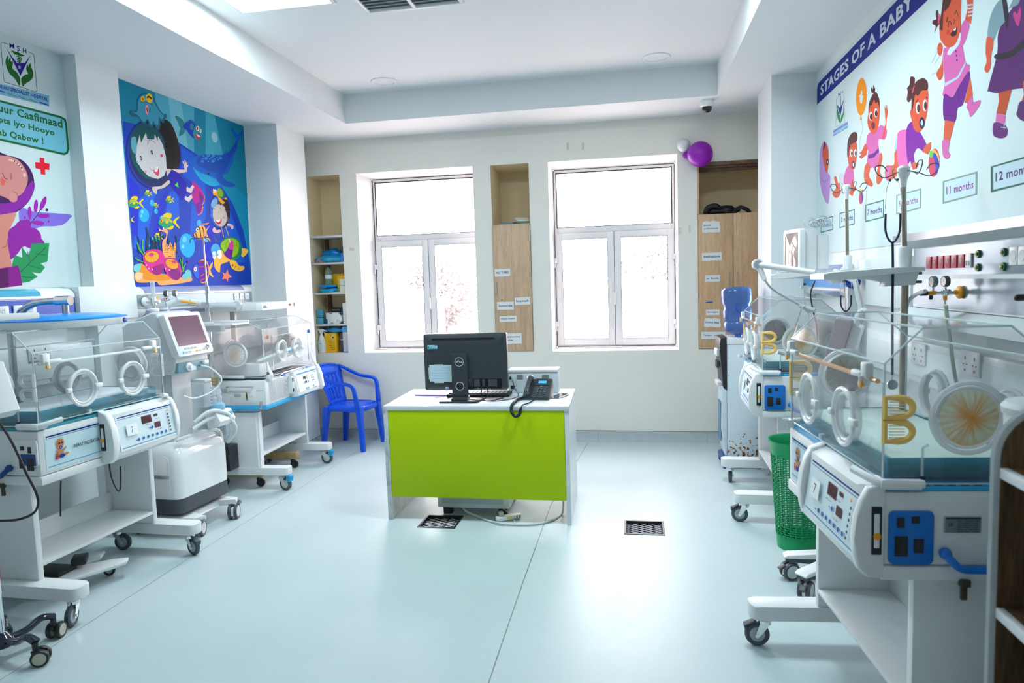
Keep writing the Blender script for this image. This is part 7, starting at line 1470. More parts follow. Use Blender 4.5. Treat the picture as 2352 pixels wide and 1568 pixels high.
mb = MB(); mb.tube([(.03, .02, .9), (.05, .05, 1.3), (.02, .1, 1.5), (-.05, .2, 1.555)], .014, LGREY, 10); mb.build('arm_post', parent=V2)
def lp(px, py, y): p = at(px, py, y=y); return (p.x-1.06, p.y-3.53, p.z)
j0, j1, j2, j3, j4, j5, j6 = lp(1872, 626, 3.75), lp(1740, 607, 3.9), lp(1757, 643, 3.88), lp(1795, 678, 3.85), lp(1838, 702, 3.8), lp(1872, 713, 3.75), lp(1806, 814, 3.7)
mb = MB(); mb.tube([j0, j1], [.014, .017], WHITE, 12); mb.build('upper_arm', parent=V2)
mb = MB(); mb.lathe(j1, [(0, -.020), (.028, -.018), (.029, 0), (.029, .014), (0, .016)], WHITE, 24, 'y'); mb.lathe((j1[0], j1[1]-.0205, j1[2]), [(0, 0), (.021, 0), (.021, .003)], GREYP, 20, 'y'); mb.tube([j1, j2], [.017, .013], WHITE, 12); mb.build('elbow', parent=V2)
mb = MB(); mb.tube([j2, ((j2[0]+j3[0])/2-.012, (j2[1]+j3[1])/2, (j2[2]+j3[2])/2), j3, j4], .006, STEEL, 8, smooth=6); mb.build('gooseneck', parent=V2)
mb = MB(); mb.tube([j4, j5], .012, GREYP, 8); mb.tube([lp(1845, 703, 3.78), lp(1860, 716, 3.78)], .012, GREYP, 8); mb.build('clip', parent=V2)
mb = MB(); mb.tube([lp(1842, 712, 3.78), j6], .007, CHROME, 8); mb.tube([j6, lp(1786, 808, 3.7)], .010, GREYP, 8); mb.build('drop_rod', parent=V2)
cable('black_lead', [gl(1872, 645, y=3.9), gl(1862, 672, y=3.9), gl(1865, 700, y=3.9), gl(1875, 745, y=3.9), gl(1878, 785, y=3.9)], .004, CB, 'black lead hanging from the tray arm down past the jointed arm')
mb = MB(); p = at(1848, 650, y=4.25); q = at(1850, 706, y=4.25); mb.xf = Matrix.Translation(p); mb.cyl((0, 0, .0), (0, 0, -.012), .008, NAVY, 10); mb.lathe((0, 0, -.03), [(.008, .018), (.022, .014), (.026, .006), (.022, .0), (.01, -.006)], PANELW, 18); mb.cyl((0, 0, -.035), (0, 0, -.15), .004, TUBE, 8); tag(mb.build('sensor_probe'), 'small white capped probe hanging below the far tray', 'probe')
wb = empty('warmer_column', (1.24, 4.22, 0), 0, 'slim grey-white column with a blue dial behind the far tray', 'column')
mb = MB(); mb.b2((-.028, -.02, .12), (.028, .02, 1.47), LGREY, .006); mb.build('post', parent=wb)
mb = MB(); mb.lathe((0, -.022, 1.49), [(0, -.010), (.022, -.010), (.024, 0), (.040, .002), (.040, .03)], ROYAL, 20, 'y'); mb.build('blue_dial', parent=wb)
mb = MB(); mb.prism(rrect(-.12, -.10, .08, .10, .03), 'z', .0, .12, WHITE, .01); mb.build('foot', parent=wb)
# white trim hose from regulator over the hood
cable('gas_hose', [gl(2125, 668, y=2.85), gl(2105, 676, y=2.95), gl(2085, 695, y=3.05), gl(2078, 740, y=3.1), gl(2075, 860, y=3.1)], .008, PW, 'white gas hose curving down from the near regulator', 'hose')
cable('gas_hose', [gl(2172, 700, y=2.66), gl(2176, 735, y=2.68), gl(2183, 790, y=2.75), gl(2195, 870, y=2.8), gl(2210, 905, y=2.85)], .007, mat('greenish_clear_hose', (.55, .62, .50), .35), 'pale green hose running down behind the nearest hood', 'hose')
# ================================================================ WATER DISPENSER
D = empty('water_dispenser', (.845, 5.78, 0), 0, 'white water dispenser with rusty foot and blue bottle, right of the windows', 'water dispenser')
mb = MB(); mb.prism(rrect(-.20, -.20, .20, .14, .05), 'z', .05, .082, NAVY, .008); mb.build('rolling_base', parent=D)
for x, y in ((-.17, -.17), (.15, -.17), (-.17, .10), (.15, .10)):
    mb = MB(); mb.lathe((x, y, 0), [(0, 0), (.02, 0), (.024, .02), (.024, .05), (0, .05)], NAVY, 14); mb.build('base_wheel', parent=D)
RW = bpy.data.materials.new('rusty_white_sheet'); RW.use_nodes = True; nt = RW.node_tree; b_ = nt.nodes['Principled BSDF']; N = nt.nodes.new; Lk = nt.links.new
tc = N('ShaderNodeTexCoord'); n1 = N('ShaderNodeTexNoise'); n1.inputs['Scale'].default_value = 34; n1.inputs['Detail'].default_value = 6; Lk(tc.outputs['Object'], n1.inputs['Vector'])
sp_ = N('ShaderNodeSeparateXYZ'); Lk(tc.outputs['Object'], sp_.inputs[0]); mr = N('ShaderNodeMapRange'); mr.inputs['From Min'].default_value = .08; mr.inputs['From Max'].default_value = .34; mr.inputs['To Min'].default_value = .17; mr.inputs['To Max'].default_value = -.02; Lk(sp_.outputs[2], mr.inputs[0])
ad = N('ShaderNodeMath'); ad.operation = 'ADD'; Lk(n1.outputs['Fac'], ad.inputs[0]); Lk(mr.outputs[0], ad.inputs[1]); cr = N('ShaderNodeValToRGB'); e = cr.color_ramp.elements; e[0].position = .66; e[0].color = (.70, .80, .86, 1); e[1].position = .685; e[1].color = (.62, .26, .03, 1); e2 = cr.color_ramp.elements.new(.76); e2.color = (.06, .015, .01, 1)
Lk(ad.outputs[0], cr.inputs[0]); Lk(cr.outputs[0], b_.inputs['Base Color']); b_.inputs['Roughness'].default_value = .4
mb = MB(); mb.b2((-.145, -.15, .085), (.145, .15, 1.0), RW, .006); mb.prism([(-.15, 1.0), (.15, 1.0), (.15, 1.045), (-.15, 1.055)], 'y', -.155, .155, WHITE, .006); mb.build('cabinet', parent=D)
# front faces -x
mb = MB(); mb.prism([(-.145, .09), (-.165, .10), (-.19, .30), (-.185, .62), (-.20, .66), (-.145, .66)], 'y', -.155, .155, mat('bluish_white_plastic', (.66, .76, .86), .25), .008); mb.build('lower_front', parent=D)
mb = MB(); mb.prism([(-.145, .63), (-.18, .65), (-.215, .98), (-.205, 1.05), (-.145, 1.06)], 'y', -.158, .158, BLACK, .006); fr2 = mb.build('tap_housing', parent=D)
mb = MB(); mb.b2((-.232, -.09, .90), (-.20, .09, .955), LGREY, .006); mb.b2((-.225, -.10, .655), (-.175, .10, .69), LGREY, .004); mb.b2((-.228, -.05, .80), (-.205, -.02, .86), DGREY, .004); mb.b2((-.228, .02, .80), (-.205, .05, .86), DGREY, .004); mb.build('taps_and_tray', parent=fr2)
A = Art(lambda u, w: (u, 5.78-.1508, w), (0, -1, 0), ST)
A.rect(.865, .955, .93, .985, lin(190, 225, 232)); A.rect(.865, .955, .93, .96, lin(20, 130, 120)); A.ell(.874, .973, .005, .008, lin(20, 110, 100)); A.text('~HOSPITAL TAG', lin(50, 90, 140), (.885, .97), (.925, .97), (.885, .978))
for k in range(3): A.text('~Hot and cold water machine', lin(170, 140, 165), (.855, .925-k*.008), (.915-.02*(k == 2), .925-k*.008), (.855, .929-k*.008))
for k in range(11): A.rect(.875, .69+k*.0145, .915, .6965+k*.0145, lin(90, 115, 135))
o = A.build('side_print', parent=D); D.scale = (.82, 1, 1); o.matrix_parent_inverse = (Matrix.Translation((.845, 5.78, 0))@Matrix.Diagonal((.82, 1, 1, 1))).inverted()
mb = MB(); mb.b2((-.1945, -.06, .20), (-.1895, .10, .52), mat('waterdrop_sticker', (.10, .30, .55), .3, var=.7, vscale=9)); mb.build('front_sticker', parent=D)
BT = mat('blue_polycarbonate', (.10, .18, .62), .12); BT.node_tree.nodes['Principled BSDF'].inputs['Transmission Weight'].default_value = .75; BT.node_tree.nodes['Principled BSDF'].inputs['Base Color'].default_value = (.12, .30, .85, 1)
bo = empty('water_bottle', (.835, 5.77, 1.05), 0, 'translucent blue water bottle upside down on the dispenser', 'bottle'); bo.rotation_euler = (0, R(-3), 0)
mb = MB(); prof = [(.0, .0), (.03, .0), (.035, .02), (.09, .035), (.120, .065), (.122, .115), (.112, .13), (.122, .145), (.124, .215), (.114, .235), (.114, .26), (.128, .285), (.130, .375), (.118, .40), (.05, .408), (0, .406)]
n = 36; rings = []
for rr, h in prof: rings.append([(rr*math.cos(2*math.pi*j/n)*(1-.10*abs(math.cos(2*math.pi*j/n))**6), rr*math.sin(2*math.pi*j/n), h) for j in range(n)])
mb.loft(rings, BT); mb.build('shell', parent=bo, ang=60)
mb = MB(); mb.tube([(-.02, -.128, .26), (-.02, -.14, .24), (.03, -.14, .2), (.03, -.125, .17)], .010, BT, 8, smooth=4); mb.build('bottle_grip', parent=bo)
# ================================================================ GREEN BASKET
GP = mat('green_basket_plastic', (.0, .33, .11), .35, bump=.02)
G = empty('waste_basket', (.895, 3.99, 0), 0, 'green plastic lattice waste basket between the two right incubators', 'basket')
def gr_(z): return .105+.040*z/.62
mb = MB(); n = 48
mb.loft([[((gr_(z)+o_)*math.cos(2*math.pi*j/n), (gr_(z)+o_)*math.sin(2*math.pi*j/n), z) for j in range(n)] for z, o_ in ((.0, -.004), (.0, 0), (.075, 0), (.08, -.003), (.078, -.006), (.004, -.006))], GP, cap=False); mb.lathe((0, 0, .003), [(0, 0), (.103, 0), (.103, .003), (0, .003)], GP, 32); mb.build('base_band', parent=G)
mb = MB(); mb.loft([[((o_)*math.cos(2*math.pi*j/n), (o_)*math.sin(2*math.pi*j/n), z) for j in range(n)] for z, o_ in ((.53, .138), (.56, .1405), (.60, .146), (.612, .156), (.62, .156), (.617, .148), (.60, .140), (.53, .134))], GP, cap=False); mb.build('rim', parent=G)
mb = MB(); nr = 34; ns = 46
for k in range(nr):
    z = .082+k*.0133; r_ = gr_(z)
    for j in range(0, 48):
        a, b = 2*math.pi*j/48, 2*math.pi*(j+1)/48; off = .002*(1 if (j+k) % 2 else -1)
        mb.loft([[((r_+off+q)*math.cos(t), (r_+off+q)*math.sin(t), z+h) for q, h in ((-.0015, -.0028), (.0015, -.0028), (.0015, .0028), (-.0015, .0028))] for t in (a, b)], GP, cap=False)
for j in range(24):
    t = 2*math.pi*j/24; mb.tube([(gr_(z)*math.cos(t), gr_(z)*math.sin(t), z) for z in (.07, .54)], .0032, GP, 4)
tag(mb.build('woven_lattice', parent=G, smooth=False), kind='stuff')
# ================================================================ FOREGROUND SHELF AT THE RIGHT EDGE
BW = wood('dark_brown_board', (.06, .03, .014), (.18, .10, .045), .5, 'Z', 1.2)
WE = mat('white_board_edge', (.62, .66, .68), .5, var=.1, vscale=30)
F = empty('shelf_unit', (.727, 1.50, 0), 0, 'dark wood shelf unit with white edges at the right edge of the picture', 'shelf')
pr = [(0, 0), (0, 1.160)]+[(.12*(1-math.cos(t)), 1.165+.105*math.sin(t)) for t in [math.pi/2*j/10 for j in range(0, 11)]]+[(.58, 1.27), (.58, 0)]
for y in (0, -1.05):
    mb = MB(); mb.prism(pr, 'y', y+.002, y+.026, BW); e_ = mb.build('side_panel', parent=F)
    mb = MB(); mb.tube([(a, y+.014, b) for a, b in [(0, 0.02)]+pr[1:-1]], .015, WE, 8, flat=.55); mb.build('edge_band', parent=e_)
mb = MB(); mb.b2((.57, -1.04, 0), (.585, .0, 1.26), BW); mb.build('back_panel', parent=F)
for z in (1.125, .832, .54, .25, .06):
    mb = MB(); mb.b2((.012, -1.022, z), (.57, .0, z+.02), BW); s_ = mb.build('shelf_board', parent=F); mb = MB(); mb.b2((-.004, -1.022, z-.001), (.012, .0, z+.021), WE, .002); mb.build('edge_band', parent=s_)
J = mat('frosted_white_jar', (.62, .68, .70), .3)
jar = empty('measuring_canister', (.945, 1.75, 0), 0, 'tall pale canister with scale marks behind the dark wood shelf', 'canister')
mb = MB(); mb.lathe((0, 0, 0), [(0, .0), (.085, .0), (.09, .02), (.085, 1.08), (.088, 1.20), (.080, 1.22), (0, 1.225)], J, 32); mb.build('body', parent=jar)
mb = MB(); mb.lathe((0, 0, 1.222), [(.093, -.015), (.095, .0), (.085, .012), (.03, .02), (0, .02)], LGREY, 32); mb.build('lid', parent=jar)
mb = MB()
for k in range(5): mb.b2((-.052, -.074, 1.0+k*.04), (-.040, -.0725, 1.012+k*.04), BLACK)
mb.build('scale_marks', parent=jar)
# ================================================================ NICHES, CUPBOARDS AND THEIR CONTENTS
OAK = wood('light_oak_board', (.50, .33, .20), (.66, .46, .30), .45)
OAK2 = wood('warm_oak_board', (.52, .31, .16), (.68, .44, .25), .45)
EDGD = mat('brown_board_edge', (.12, .06, .03), .5, var=.4, vscale=40)
SHW = mat('white_shelf_board', (.70, .70, .66), .4)
SHB = wood('inner_brown_wood', (.10, .045, .02), (.22, .11, .06), .5)
for k, z in enumerate((2.074, 1.805, 1.502, 1.180)):
    mb = MB(); mb.b2((NL[0]+.002, B+.004, z-.018), (NL[1]-.002, 6.798, z), SHW, .001); tag(mb.build('niche_shelf'), ('top', 'second', 'third', 'lowest')[k]+' white shelf board in the left wall niche', 'shelf', 'boards in the left wall niche')
mb = MB(); mb.b2((NL[0]+.03, 6.76, .887), (NL[0]+.065, 6.797, 2.055), SHB); tag(mb.build('niche_upright'), 'brown wooden upright at the back of the left wall niche', 'upright')
# left niche things: helpers
def crumple(name, c, d, m, label, cat, seed, sub=3, rough=.25):
    rnd = random.Random(seed); bm = bmesh.new(); bmesh.ops.create_icosphere(bm, subdivisions=sub, radius=1)
    for v_ in bm.verts:
        n_ = v_.co.copy(); f_ = 1+rnd.uniform(-rough, rough)*.5+.12*math.sin(n_.x*7+seed)+.1*math.sin(n_.y*9+seed*2)
        v_.co = Vector((n_.x*f_*d[0]/2, n_.y*f_*d[1]/2, max(n_.z*f_, -.55)*d[2]/2+.55*d[2]/2))
    me = bpy.data.meshes.new(name); bm.to_mesh(me); bm.free()
    for p in me.polygons: p.use_smooth = True
    me.materials.append(m); o = bpy.data.objects.new(name, me); COL.objects.link(o); o.location = c
    return tag(o, label, cat)
def bxo(name, p, q, m, label, cat, bev=.002, rz=0):
    mb = MB(); mb.b2(p, q, m, bev); return tag(mb.build(name), label, cat)
BAGB = mat('blue_plastic_bag', (.0, .22, .62), .25, bump=.5, bscale=30); BAGC = mat('cyan_plastic_bag', (.02, .38, .66), .2, bump=.5, bscale=30)
Yb = B+.10
bxo('paper_stack', (-3.18, B+.02, 2.0745), (-2.92, B+.2, 2.083), mat('paper_mix', (.55, .58, .58), .6, var=.3, vscale=40), 'thin stack of papers on the top shelf of the left niche', 'papers')
zs = 1.8055
crumple('plastic_bag', (-3.04, Yb+.07, zs+.055), (.25, .18, .11), BAGB, 'darker blue folded bag on the upper shelf pile, left niche', 'bag', 1)
crumple('plastic_bag', (-3.05, Yb, zs+.002), (.29, .16, .095), BAGC, 'shiny cyan wrapped bag at the front of the upper shelf, left niche', 'bag', 2)
crumple('plastic_bag', (-3.14, Yb-.02, zs), (.13, .12, .05), mat('pink_white_bag', (.62, .35, .45), .4, var=.5, vscale=20), 'small pink and white bag at the left of the upper shelf', 'bag', 3)
crumple('pouch', (-2.925, Yb+.06, zs), (.10, .10, .20), mat('charcoal_cloth', (.03, .035, .045), .7), 'dark charcoal pouch at the right end of the upper niche shelf', 'pouch', 4)
bxo('small_box', (-2.905, B+.01, zs), (-2.875, B+.10, zs+.09), BLUEP, 'small bright blue box at the right front of the upper niche shelf', 'box')
z3 = 1.5025
bo2 = empty('bottle', (-3.085, Yb, z3+.075), 0, 'clear plastic bottle with blue cap standing on the second niche shelf', 'bottle')
mb = MB(); mb.lathe((0, 0, 0), [(0, 0), (.036, .0), (.038, .02), (.036, .06), (.038, .11), (.034, .145), (.016, .175), (.014, .185)], clear('pale_green_bottle', (.75, .85, .75), .3, (.5, .7, .5)), 24); mb.build('body', parent=bo2)
mb = MB(); mb.lathe((0, 0, .185), [(0, .0), (.016, .0), (.016, .022), (0, .023)], NAVY, 16); mb.build('cap', parent=bo2)
mb = MB(); mb.lathe((0, 0, 0), [(.0385, .065), (.0385, .105)], PANELW, 24); mb.build('label_band', parent=bo2)
YB_ = mat('yellow_safety_box', (.92, .50, .01), .5)
bxo('safety_box', (-3.10, Yb+.06, z3), (-2.95, Yb+.18, z3+.19), YB_, 'tall yellow cardboard box behind the bottle in the niche', 'box')
bxo('safety_box', (-2.985, Yb-.02, z3), (-2.875, Yb+.10, z3+.165), YB_, 'yellow cardboard box at the right of the second niche shelf', 'box')
for k in range(2):
    bxo('small_box', (-2.935, B+.02, z3+k*.068), (-2.873, B+.09, z3+.064+k*.068), mat('pale_carton', (.68, .72, .62), .5), ('lower', 'upper')[k]+' of two small pale cartons before the yellow boxes', 'box')
bxo('folded_wrap', (-3.165, B+.03, z3+.055), (-2.985, B+.16, z3+.078), mat('azure_wrap', (.0, .28, .75), .3), 'flat bright blue wrapped pad under the bottle', 'pad', .008)
crumple('plastic_bag', (-3.075, B+.10, z3), (.24, .15, .065), BAGC, 'blue bag lying under the clear bottle on the second niche shelf', 'bag', 5)
z4 = 1.1805
for k, (x, z, h, m_, lab) in enumerate(((-3.17, 0, .07, mat('steel_blue_tin', (.08, .36, .52), .35), 'lower blue tin at the left end of the third niche shelf'), (-3.17, .072, .08, mat('steel_blue_tin', (.08, .36, .52), .35), 'upper blue tin stacked at the left of the third niche shelf'))):
    bxo('tin', (x-.03, B+.02, z4+z), (x+.03, B+.08, z4+z+h), m_, lab, 'tin', .006)
bxo('small_box', (-3.12, B+.07, z4), (-3.09, B+.13, z4+.12), ROYAL, 'narrow royal blue box beside the tins on the third niche shelf', 'box')
bxo('small_box', (-3.115, B+.02, z4), (-3.09, B+.06, z4+.055), NAVY, 'small navy bottle box before the tins', 'box', .01)
bk = empty('box', (-3.03, B+.17, z4), 0, 'black box with grey lettering behind the white machine, left niche', 'box')
mb = MB(); mb.b2((-.065, -.04, 0), (.065, .04, .165), BLACK, .002); mb.build('carton', parent=bk)
A = Art(lambda u, w: (u, B+.17-.0405, w), (0, -1, 0), ST); A.text('Medical Box', lin(150, 150, 155), (-3.08, z4+.135), (-2.99, z4+.135), (-3.08, z4+.148), .02); o = A.build('printed_words', parent=bk); o.matrix_parent_inverse = Matrix.Translation(-Vector(bk.location))
mc = empty('label_machine', (-3.02, B+.09, z4), 0, 'small white sloped-front device on the third niche shelf', 'device')
mb = MB(); mb.prism([(-.085, 0), (.05, 0), (.085, .03), (.085, .07), (.045, .115), (-.085, .115)], 'y', -.06, .04, WHITE, .004); mb.build('body', parent=mc)
mb = MB(); mb.box((-.03, -.061, .11), (.03, .003, .006), BLACK); mb.box((-.02, -.061, .01), (.02, .003, .006), BLACK); mb.b2((.03, -.062, .02), (.075, -.058, .045), LGREY, .003); mb.box((.058, -.01, .098), (.03, .06, .004), DGREY, ry=.85); mb.build('slots', parent=mc)
bxo('small_box', (-2.912, B+.015, z4), (-2.872, B+.10, z4+.21), mat('white_carton', (.74, .76, .74), .5), 'tall narrow white carton at the right end of the third niche shelf', 'box')
z5 = .886
sb = empty('spray_bottle', (-3.175, B+.05, z5), 0, 'white spray bottle on the niche floor at left', 'spray bottle')
mb = MB(); mb.lathe((0, 0, 0), [(0, 0), (.036, 0), (.040, .02), (.040, .10), (.030, .15), (.014, .185), (.014, .20)], WHITE, 24); mb.build('body', parent=sb)
mb = MB(); mb.prism([(-.02, .20), (.02, .20), (.022, .225), (.06, .215), (.062, .222), (.015, .245), (-.035, .245), (-.035, .228), (-.015, .22)], 'y', -.010, .010, WHITE, .003); mb.tube([(.03, 0, .21), (.05, 0, .19), (.055, 0, .17)], .004, WHITE, 6); mb.build('trigger_head', parent=sb)
A = Art(lambda u, w: (u, B+.05-.0412, w), (0, -1, 0), ST); A.rect(-3.195, z5+.04, -3.155, z5+.12, lin(215, 235, 240)); A.text('~fresh', lin(20, 110, 140), (-3.19, z5+.09), (-3.16, z5+.09), (-3.19, z5+.105), .02); o = A.build('bottle_label', parent=sb); o.matrix_parent_inverse = Matrix.Translation(-Vector(sb.location))
yb2 = empty('safety_box', (-3.075, B+.10, z5), 0, 'yellow sharps safety box with black marks on the niche floor', 'box')
mb = MB(); mb.b2((-.07, -.05, 0), (.06, .06, .20), YB_, .002); mb.build('carton', parent=yb2)
A = Art(lambda u, w: (u, B+.10-.0505, w), (0, -1, 0), ST); kk = lin(60, 45, 20); A.ell(-3.05, z5+.155, .016, .018, lin(235, 225, 190)); A.ell(-3.05, z5+.155, .009, .010, kk)
for k in range(4): A.text('~SAFETY BOX', kk, (-3.10+.015*(k % 2), z5+.115-k*.022), (-3.03, z5+.115-k*.022), (-3.10+.015*(k % 2), z5+.123-k*.022), .02)
A.text('~DANGER', kk, (-3.07, z5+.025), (-3.035, z5+.025), (-3.07, z5+.037), .04); o = A.build('printed_marks', parent=yb2); o.matrix_parent_inverse = Matrix.Translation(-Vector(yb2.location))
crumple('blue_cloth', (-3.04, B+.11, z5+.205), (.24, .14, .075), mat('blue_nonwoven_cloth', (.04, .27, .50), .7, bump=.5, bscale=30), 'crumpled blue cloth on the yellow box in the niche', 'cloth', 8)
cup = empty('flask', (-2.965, B+.10, z5), 0, 'dark flask with a metal ring between yellow box and dispenser', 'flask')
mb = MB(); mb.lathe((0, 0, 0), [(0, 0), (.034, 0), (.038, .02), (.038, .12), (.030, .14)], DGREY, 24); mb.build('body', parent=cup)
mb = MB(); mb.lathe((0, 0, 0), [(.032, .12), (.0385, .125), (.0385, .132), (.031, .137)], CHROME, 24); mb.build('metal_ring', parent=cup)
mb = MB(); mb.lathe((0, 0, 0), [(.030, .14), (.032, .18), (.028, .195), (0, .197)], DGREY, 24); mb.build('lid', parent=cup)
dp2 = empty('soap_dispenser', (-2.905, B+.06, z5), 0, 'tall white wall soap dispenser with sky blue cap and foot', 'dispenser')
mb = MB(); mb.b2((-.03, -.03, .008), (.028, .05, .21), mat('pale_dispenser', (.62, .62, .66), .35), .004); mb.build('body', parent=dp2)
mb = MB(); mb.prism([(-.035, .21), (.033, .21), (.033, .255), (.02, .268), (-.02, .268), (-.035, .25)], 'y', -.033, .052, mat('soft_blue_cap', (.08, .36, .72), .35), .004); mb.b2((-.031, -.032, 0), (.029, .05, .008), MATS['soft_blue_cap'], .002); mb.build('blue_cap_and_foot', parent=dp2)
# middle cupboard
SIGN = mat('white_sign_paper', (.80, .82, .82), .5)
def sign(parent, px, py, w, h, txt, yw, org, rot=0, col=None, bold=.02, lines=None, torn=False):
    """paper label centred on a photo point, on the plane y=yw"""
    p = at(px, py, y=yw); w_, h_ = w/2, h/2; c_, s_ = math.cos(rot), math.sin(rot)
    pl = lambda u, v: (p.x+c_*u-s_*v, yw, p.z+s_*u+c_*v)
    A = Art(pl, (0, -1, 0), .0003)
    if torn:
        rnd = random.Random(int(px)); pts = [(-w_, -h_), (-.6*w_, -h_*1.12), (-.2*w_, -h_*.97), (.3*w_, -h_*1.1), (w_, -h_*1.05), (w_*1.05, -.3*h_), (w_*.95, .4*h_), (w_*1.02, h_*.9), (.6*w_, h_*1.05), (.2*w_, h_*1.2), (-.1*w_, h_*1.0), (-.5*w_, h_*1.15), (-.9*w_, h_*1.02), (-w_*1.02, .2*h_)]; A.poly(pts, lin(226, 230, 230))
    else: A.poly([(-w_, -h_), (w_, -h_*1.04), (w_*1.01, h_), (-w_, h_*1.02)], lin(226, 230, 232))
    ls = lines or [txt]
    n = len(ls)
    for k, t in enumerate(ls):
        lw = min(w_*.82, len(t)*h_*.30/n*1.0) if n == 1 else w_*.8*len(t)/max(len(q) for q in ls)
        zc = h_*(.0 if n == 1 else (.32-.64*k)); hh = h_*(.42 if n == 1 else .22)
        x0_ = -lw if n == 1 else -w_*.8
        A.text(t, lin(35, 38, 48), (x0_, zc-hh*.6), (x0_+2*lw, zc-hh*.6), (x0_, zc+hh*.8), bold)
    o = A.build('paper_label', parent=parent); o.matrix_parent_inverse = Matrix.Translation(-Vector(org)); return o
YD_ = B-.004
o1 = (-1.145, B+.25, .88); cb = empty('cupboard', o1, 0, 'narrow oak cupboard with paper labels in the niche between the windows', 'cupboard')
mb = MB()
for a, b in (((-.184, -.245, .002), (-.168, .24, 1.222)), ((.168, -.245, .002), (.184, .24, 1.222)), ((-.168, -.245, .002), (.168, .24, .018)), ((-.168, -.245, 1.204), (.168, .24, 1.222)), ((-.168, .23, .018), (.168, .24, 1.204))): mb.b2(a, b, OAK)
mb.build('carcass', parent=cb, smooth=False)
mb = MB(); mb.b2((-.183, -.265, .002), (.183, -.247, 1.222), OAK, .0015); dr = mb.build('door', parent=cb)
mb = MB(); mb.b2((.1815, -.263, .004), (.1845, -.247, 1.22), EDGD); mb.b2((-.1845, -.263, .004), (-.1825, -.247, 1.22), EDGD); mb.build('edge_band', parent=dr)
p = at(1142, 662, y=YD_); mb = MB(); X, Z = p.x-o1[0], p.z-.88; mb.tube([(X, -.266, Z+.055), (X, -.285, Z+.055), (X, -.285, Z-.055), (X, -.266, Z-.055)], .0045, STEEL, 8); mb.build('handle', parent=dr)
p = at(1153, 688, y=YD_); mb = MB(); mb.lathe((p.x-o1[0], -.266, p.z-.88), [(0, -.004), (.009, -.003), (.010, 0)], mat('brass_lock', (.6, .35, .12), .3, .8), 14, 'y'); mb.build('lock', parent=dr)
YS = B-.0155
for px, py, w, h, t, rot in ((1154, 626, .15, .072, 'NG TUBES', .02), (1200, 691, .15, .07, 'Face mask', .03), (1161, 702, .165, .075, 'Suction tube', .0), (1167, 732, .168, .056, 'Nasal oxygen', .015)): sign(cb, px, py, w, h, t, YS, o1, rot)
sign(cb, 1180, 777, .155, .10, '', YS, o1, .02, lines=['Endotracheal', 'tubes'])
for k, (p_, q_, rz) in enumerate((((-1.25, B+.0, 2.105), (-1.10, B+.2, 2.118), 0), ((-1.13, B+.01, 2.105), (-.985, B+.2, 2.14), 0))):
    mb = MB(); mb.xf = Matrix.Translation(((p_[0]+q_[0])/2, (p_[1]+q_[1])/2, 2.105))@Matrix.Rotation((-.1, .25)[k], 4, 'Z')
    for j in range((4, 7)[k]): mb.box((random.uniform(-.012, .012), random.uniform(-.01, .01), .002+j*.0042), (q_[0]-p_[0]-.02*k, .17, .0034), (mat('booklet_blue', (.18, .32, .50), .5), mat('booklet_white', (.74, .76, .72), .5), mat('booklet_green', (.35, .5, .2), .5))[(j*2+k) % 3], rz=random.uniform(-.12, .12))
    if k: mb.box((.0, -.02, .05), (.13, .10, .004), MATS['booklet_white'], rx=.35, rz=.1)
    tag(mb.build('booklet_stack'), ('flat bluish booklets at the left on the narrow cupboard', 'tilted pile of printed booklets at the right on the narrow cupboard')[k], 'booklets')
# right cupboard
o2 = (.97, B+.25, .88); cb2 = empty('cupboard', o2, 0, 'double door oak cupboard with seven paper labels at the right end of the wall', 'cupboard')
mb = MB()
for a, b in (((-.380, -.245, .002), (-.364, .24, 1.228)), ((.45, -.245, .002), (.466, .24, 1.228)), ((-.364, -.245, .002), (.45, .24, .018)), ((-.364, -.245, 1.21), (.45, .24, 1.228)), ((-.364, .23, .018), (.45, .24, 1.21))): mb.b2(a, b, OAK2)
mb.build('carcass', parent=cb2, smooth=False)
for x0_, x1_ in ((-.379, -.0745), (-.0715, .233)):
    mb = MB(); mb.b2((x0_, -.265, .002), (x1_, -.247, 1.228), OAK2, .0015); d_ = mb.build('door', parent=cb2)
    X = -.088 if x0_ < -.1 else -.03; p = at(1675 if x0_ < -.1 else 1694, 640, y=B-.02); X, Z = p.x-o2[0], p.z-.88
    mb = MB(); mb.tube([(X, -.266, Z+.06), (X, -.290, Z+.06), (X, -.290, Z-.05), (X, -.266, Z-.05)], .0045, STEEL, 8); mb.build('handle', parent=d_)
mb = MB(); mb.b2((.236, -.265, .002), (.466, -.247, 1.228), OAK2, .0015); mb.build('door', parent=cb2)
for px, py, w, h, t, rot in ((1635, 589, .175, .072, 'medications', .01), (1637, 639, .13, .058, 'iv fluids', .0), (1637, 717, .12, .052, 'Syringes', .0), (1636, 741, .145, .075, 'Urine bag', -.04), (1638, 770, .215, .066, 'Yungur  suction', -.01)): sign(cb2, px, py, w, h, t, YS, o2, rot, torn=(t == 'Urine bag'))
sign(cb2, 1633, 521, .155, .095, '', YS, o2, .0, lines=['Blood', 'collections'], torn=True)
p = at(1630, 694, y=B-.02); mb = MB(); mb.box((p.x-o2[0], -.268, p.z-.88), (.055, .003, .010), ROYAL, .001); mb.box((p.x-o2[0]-.028, -.268, p.z-.88), (.014, .003, .010), SKYB, .001); mb.build('blue_sticker', parent=cb2)
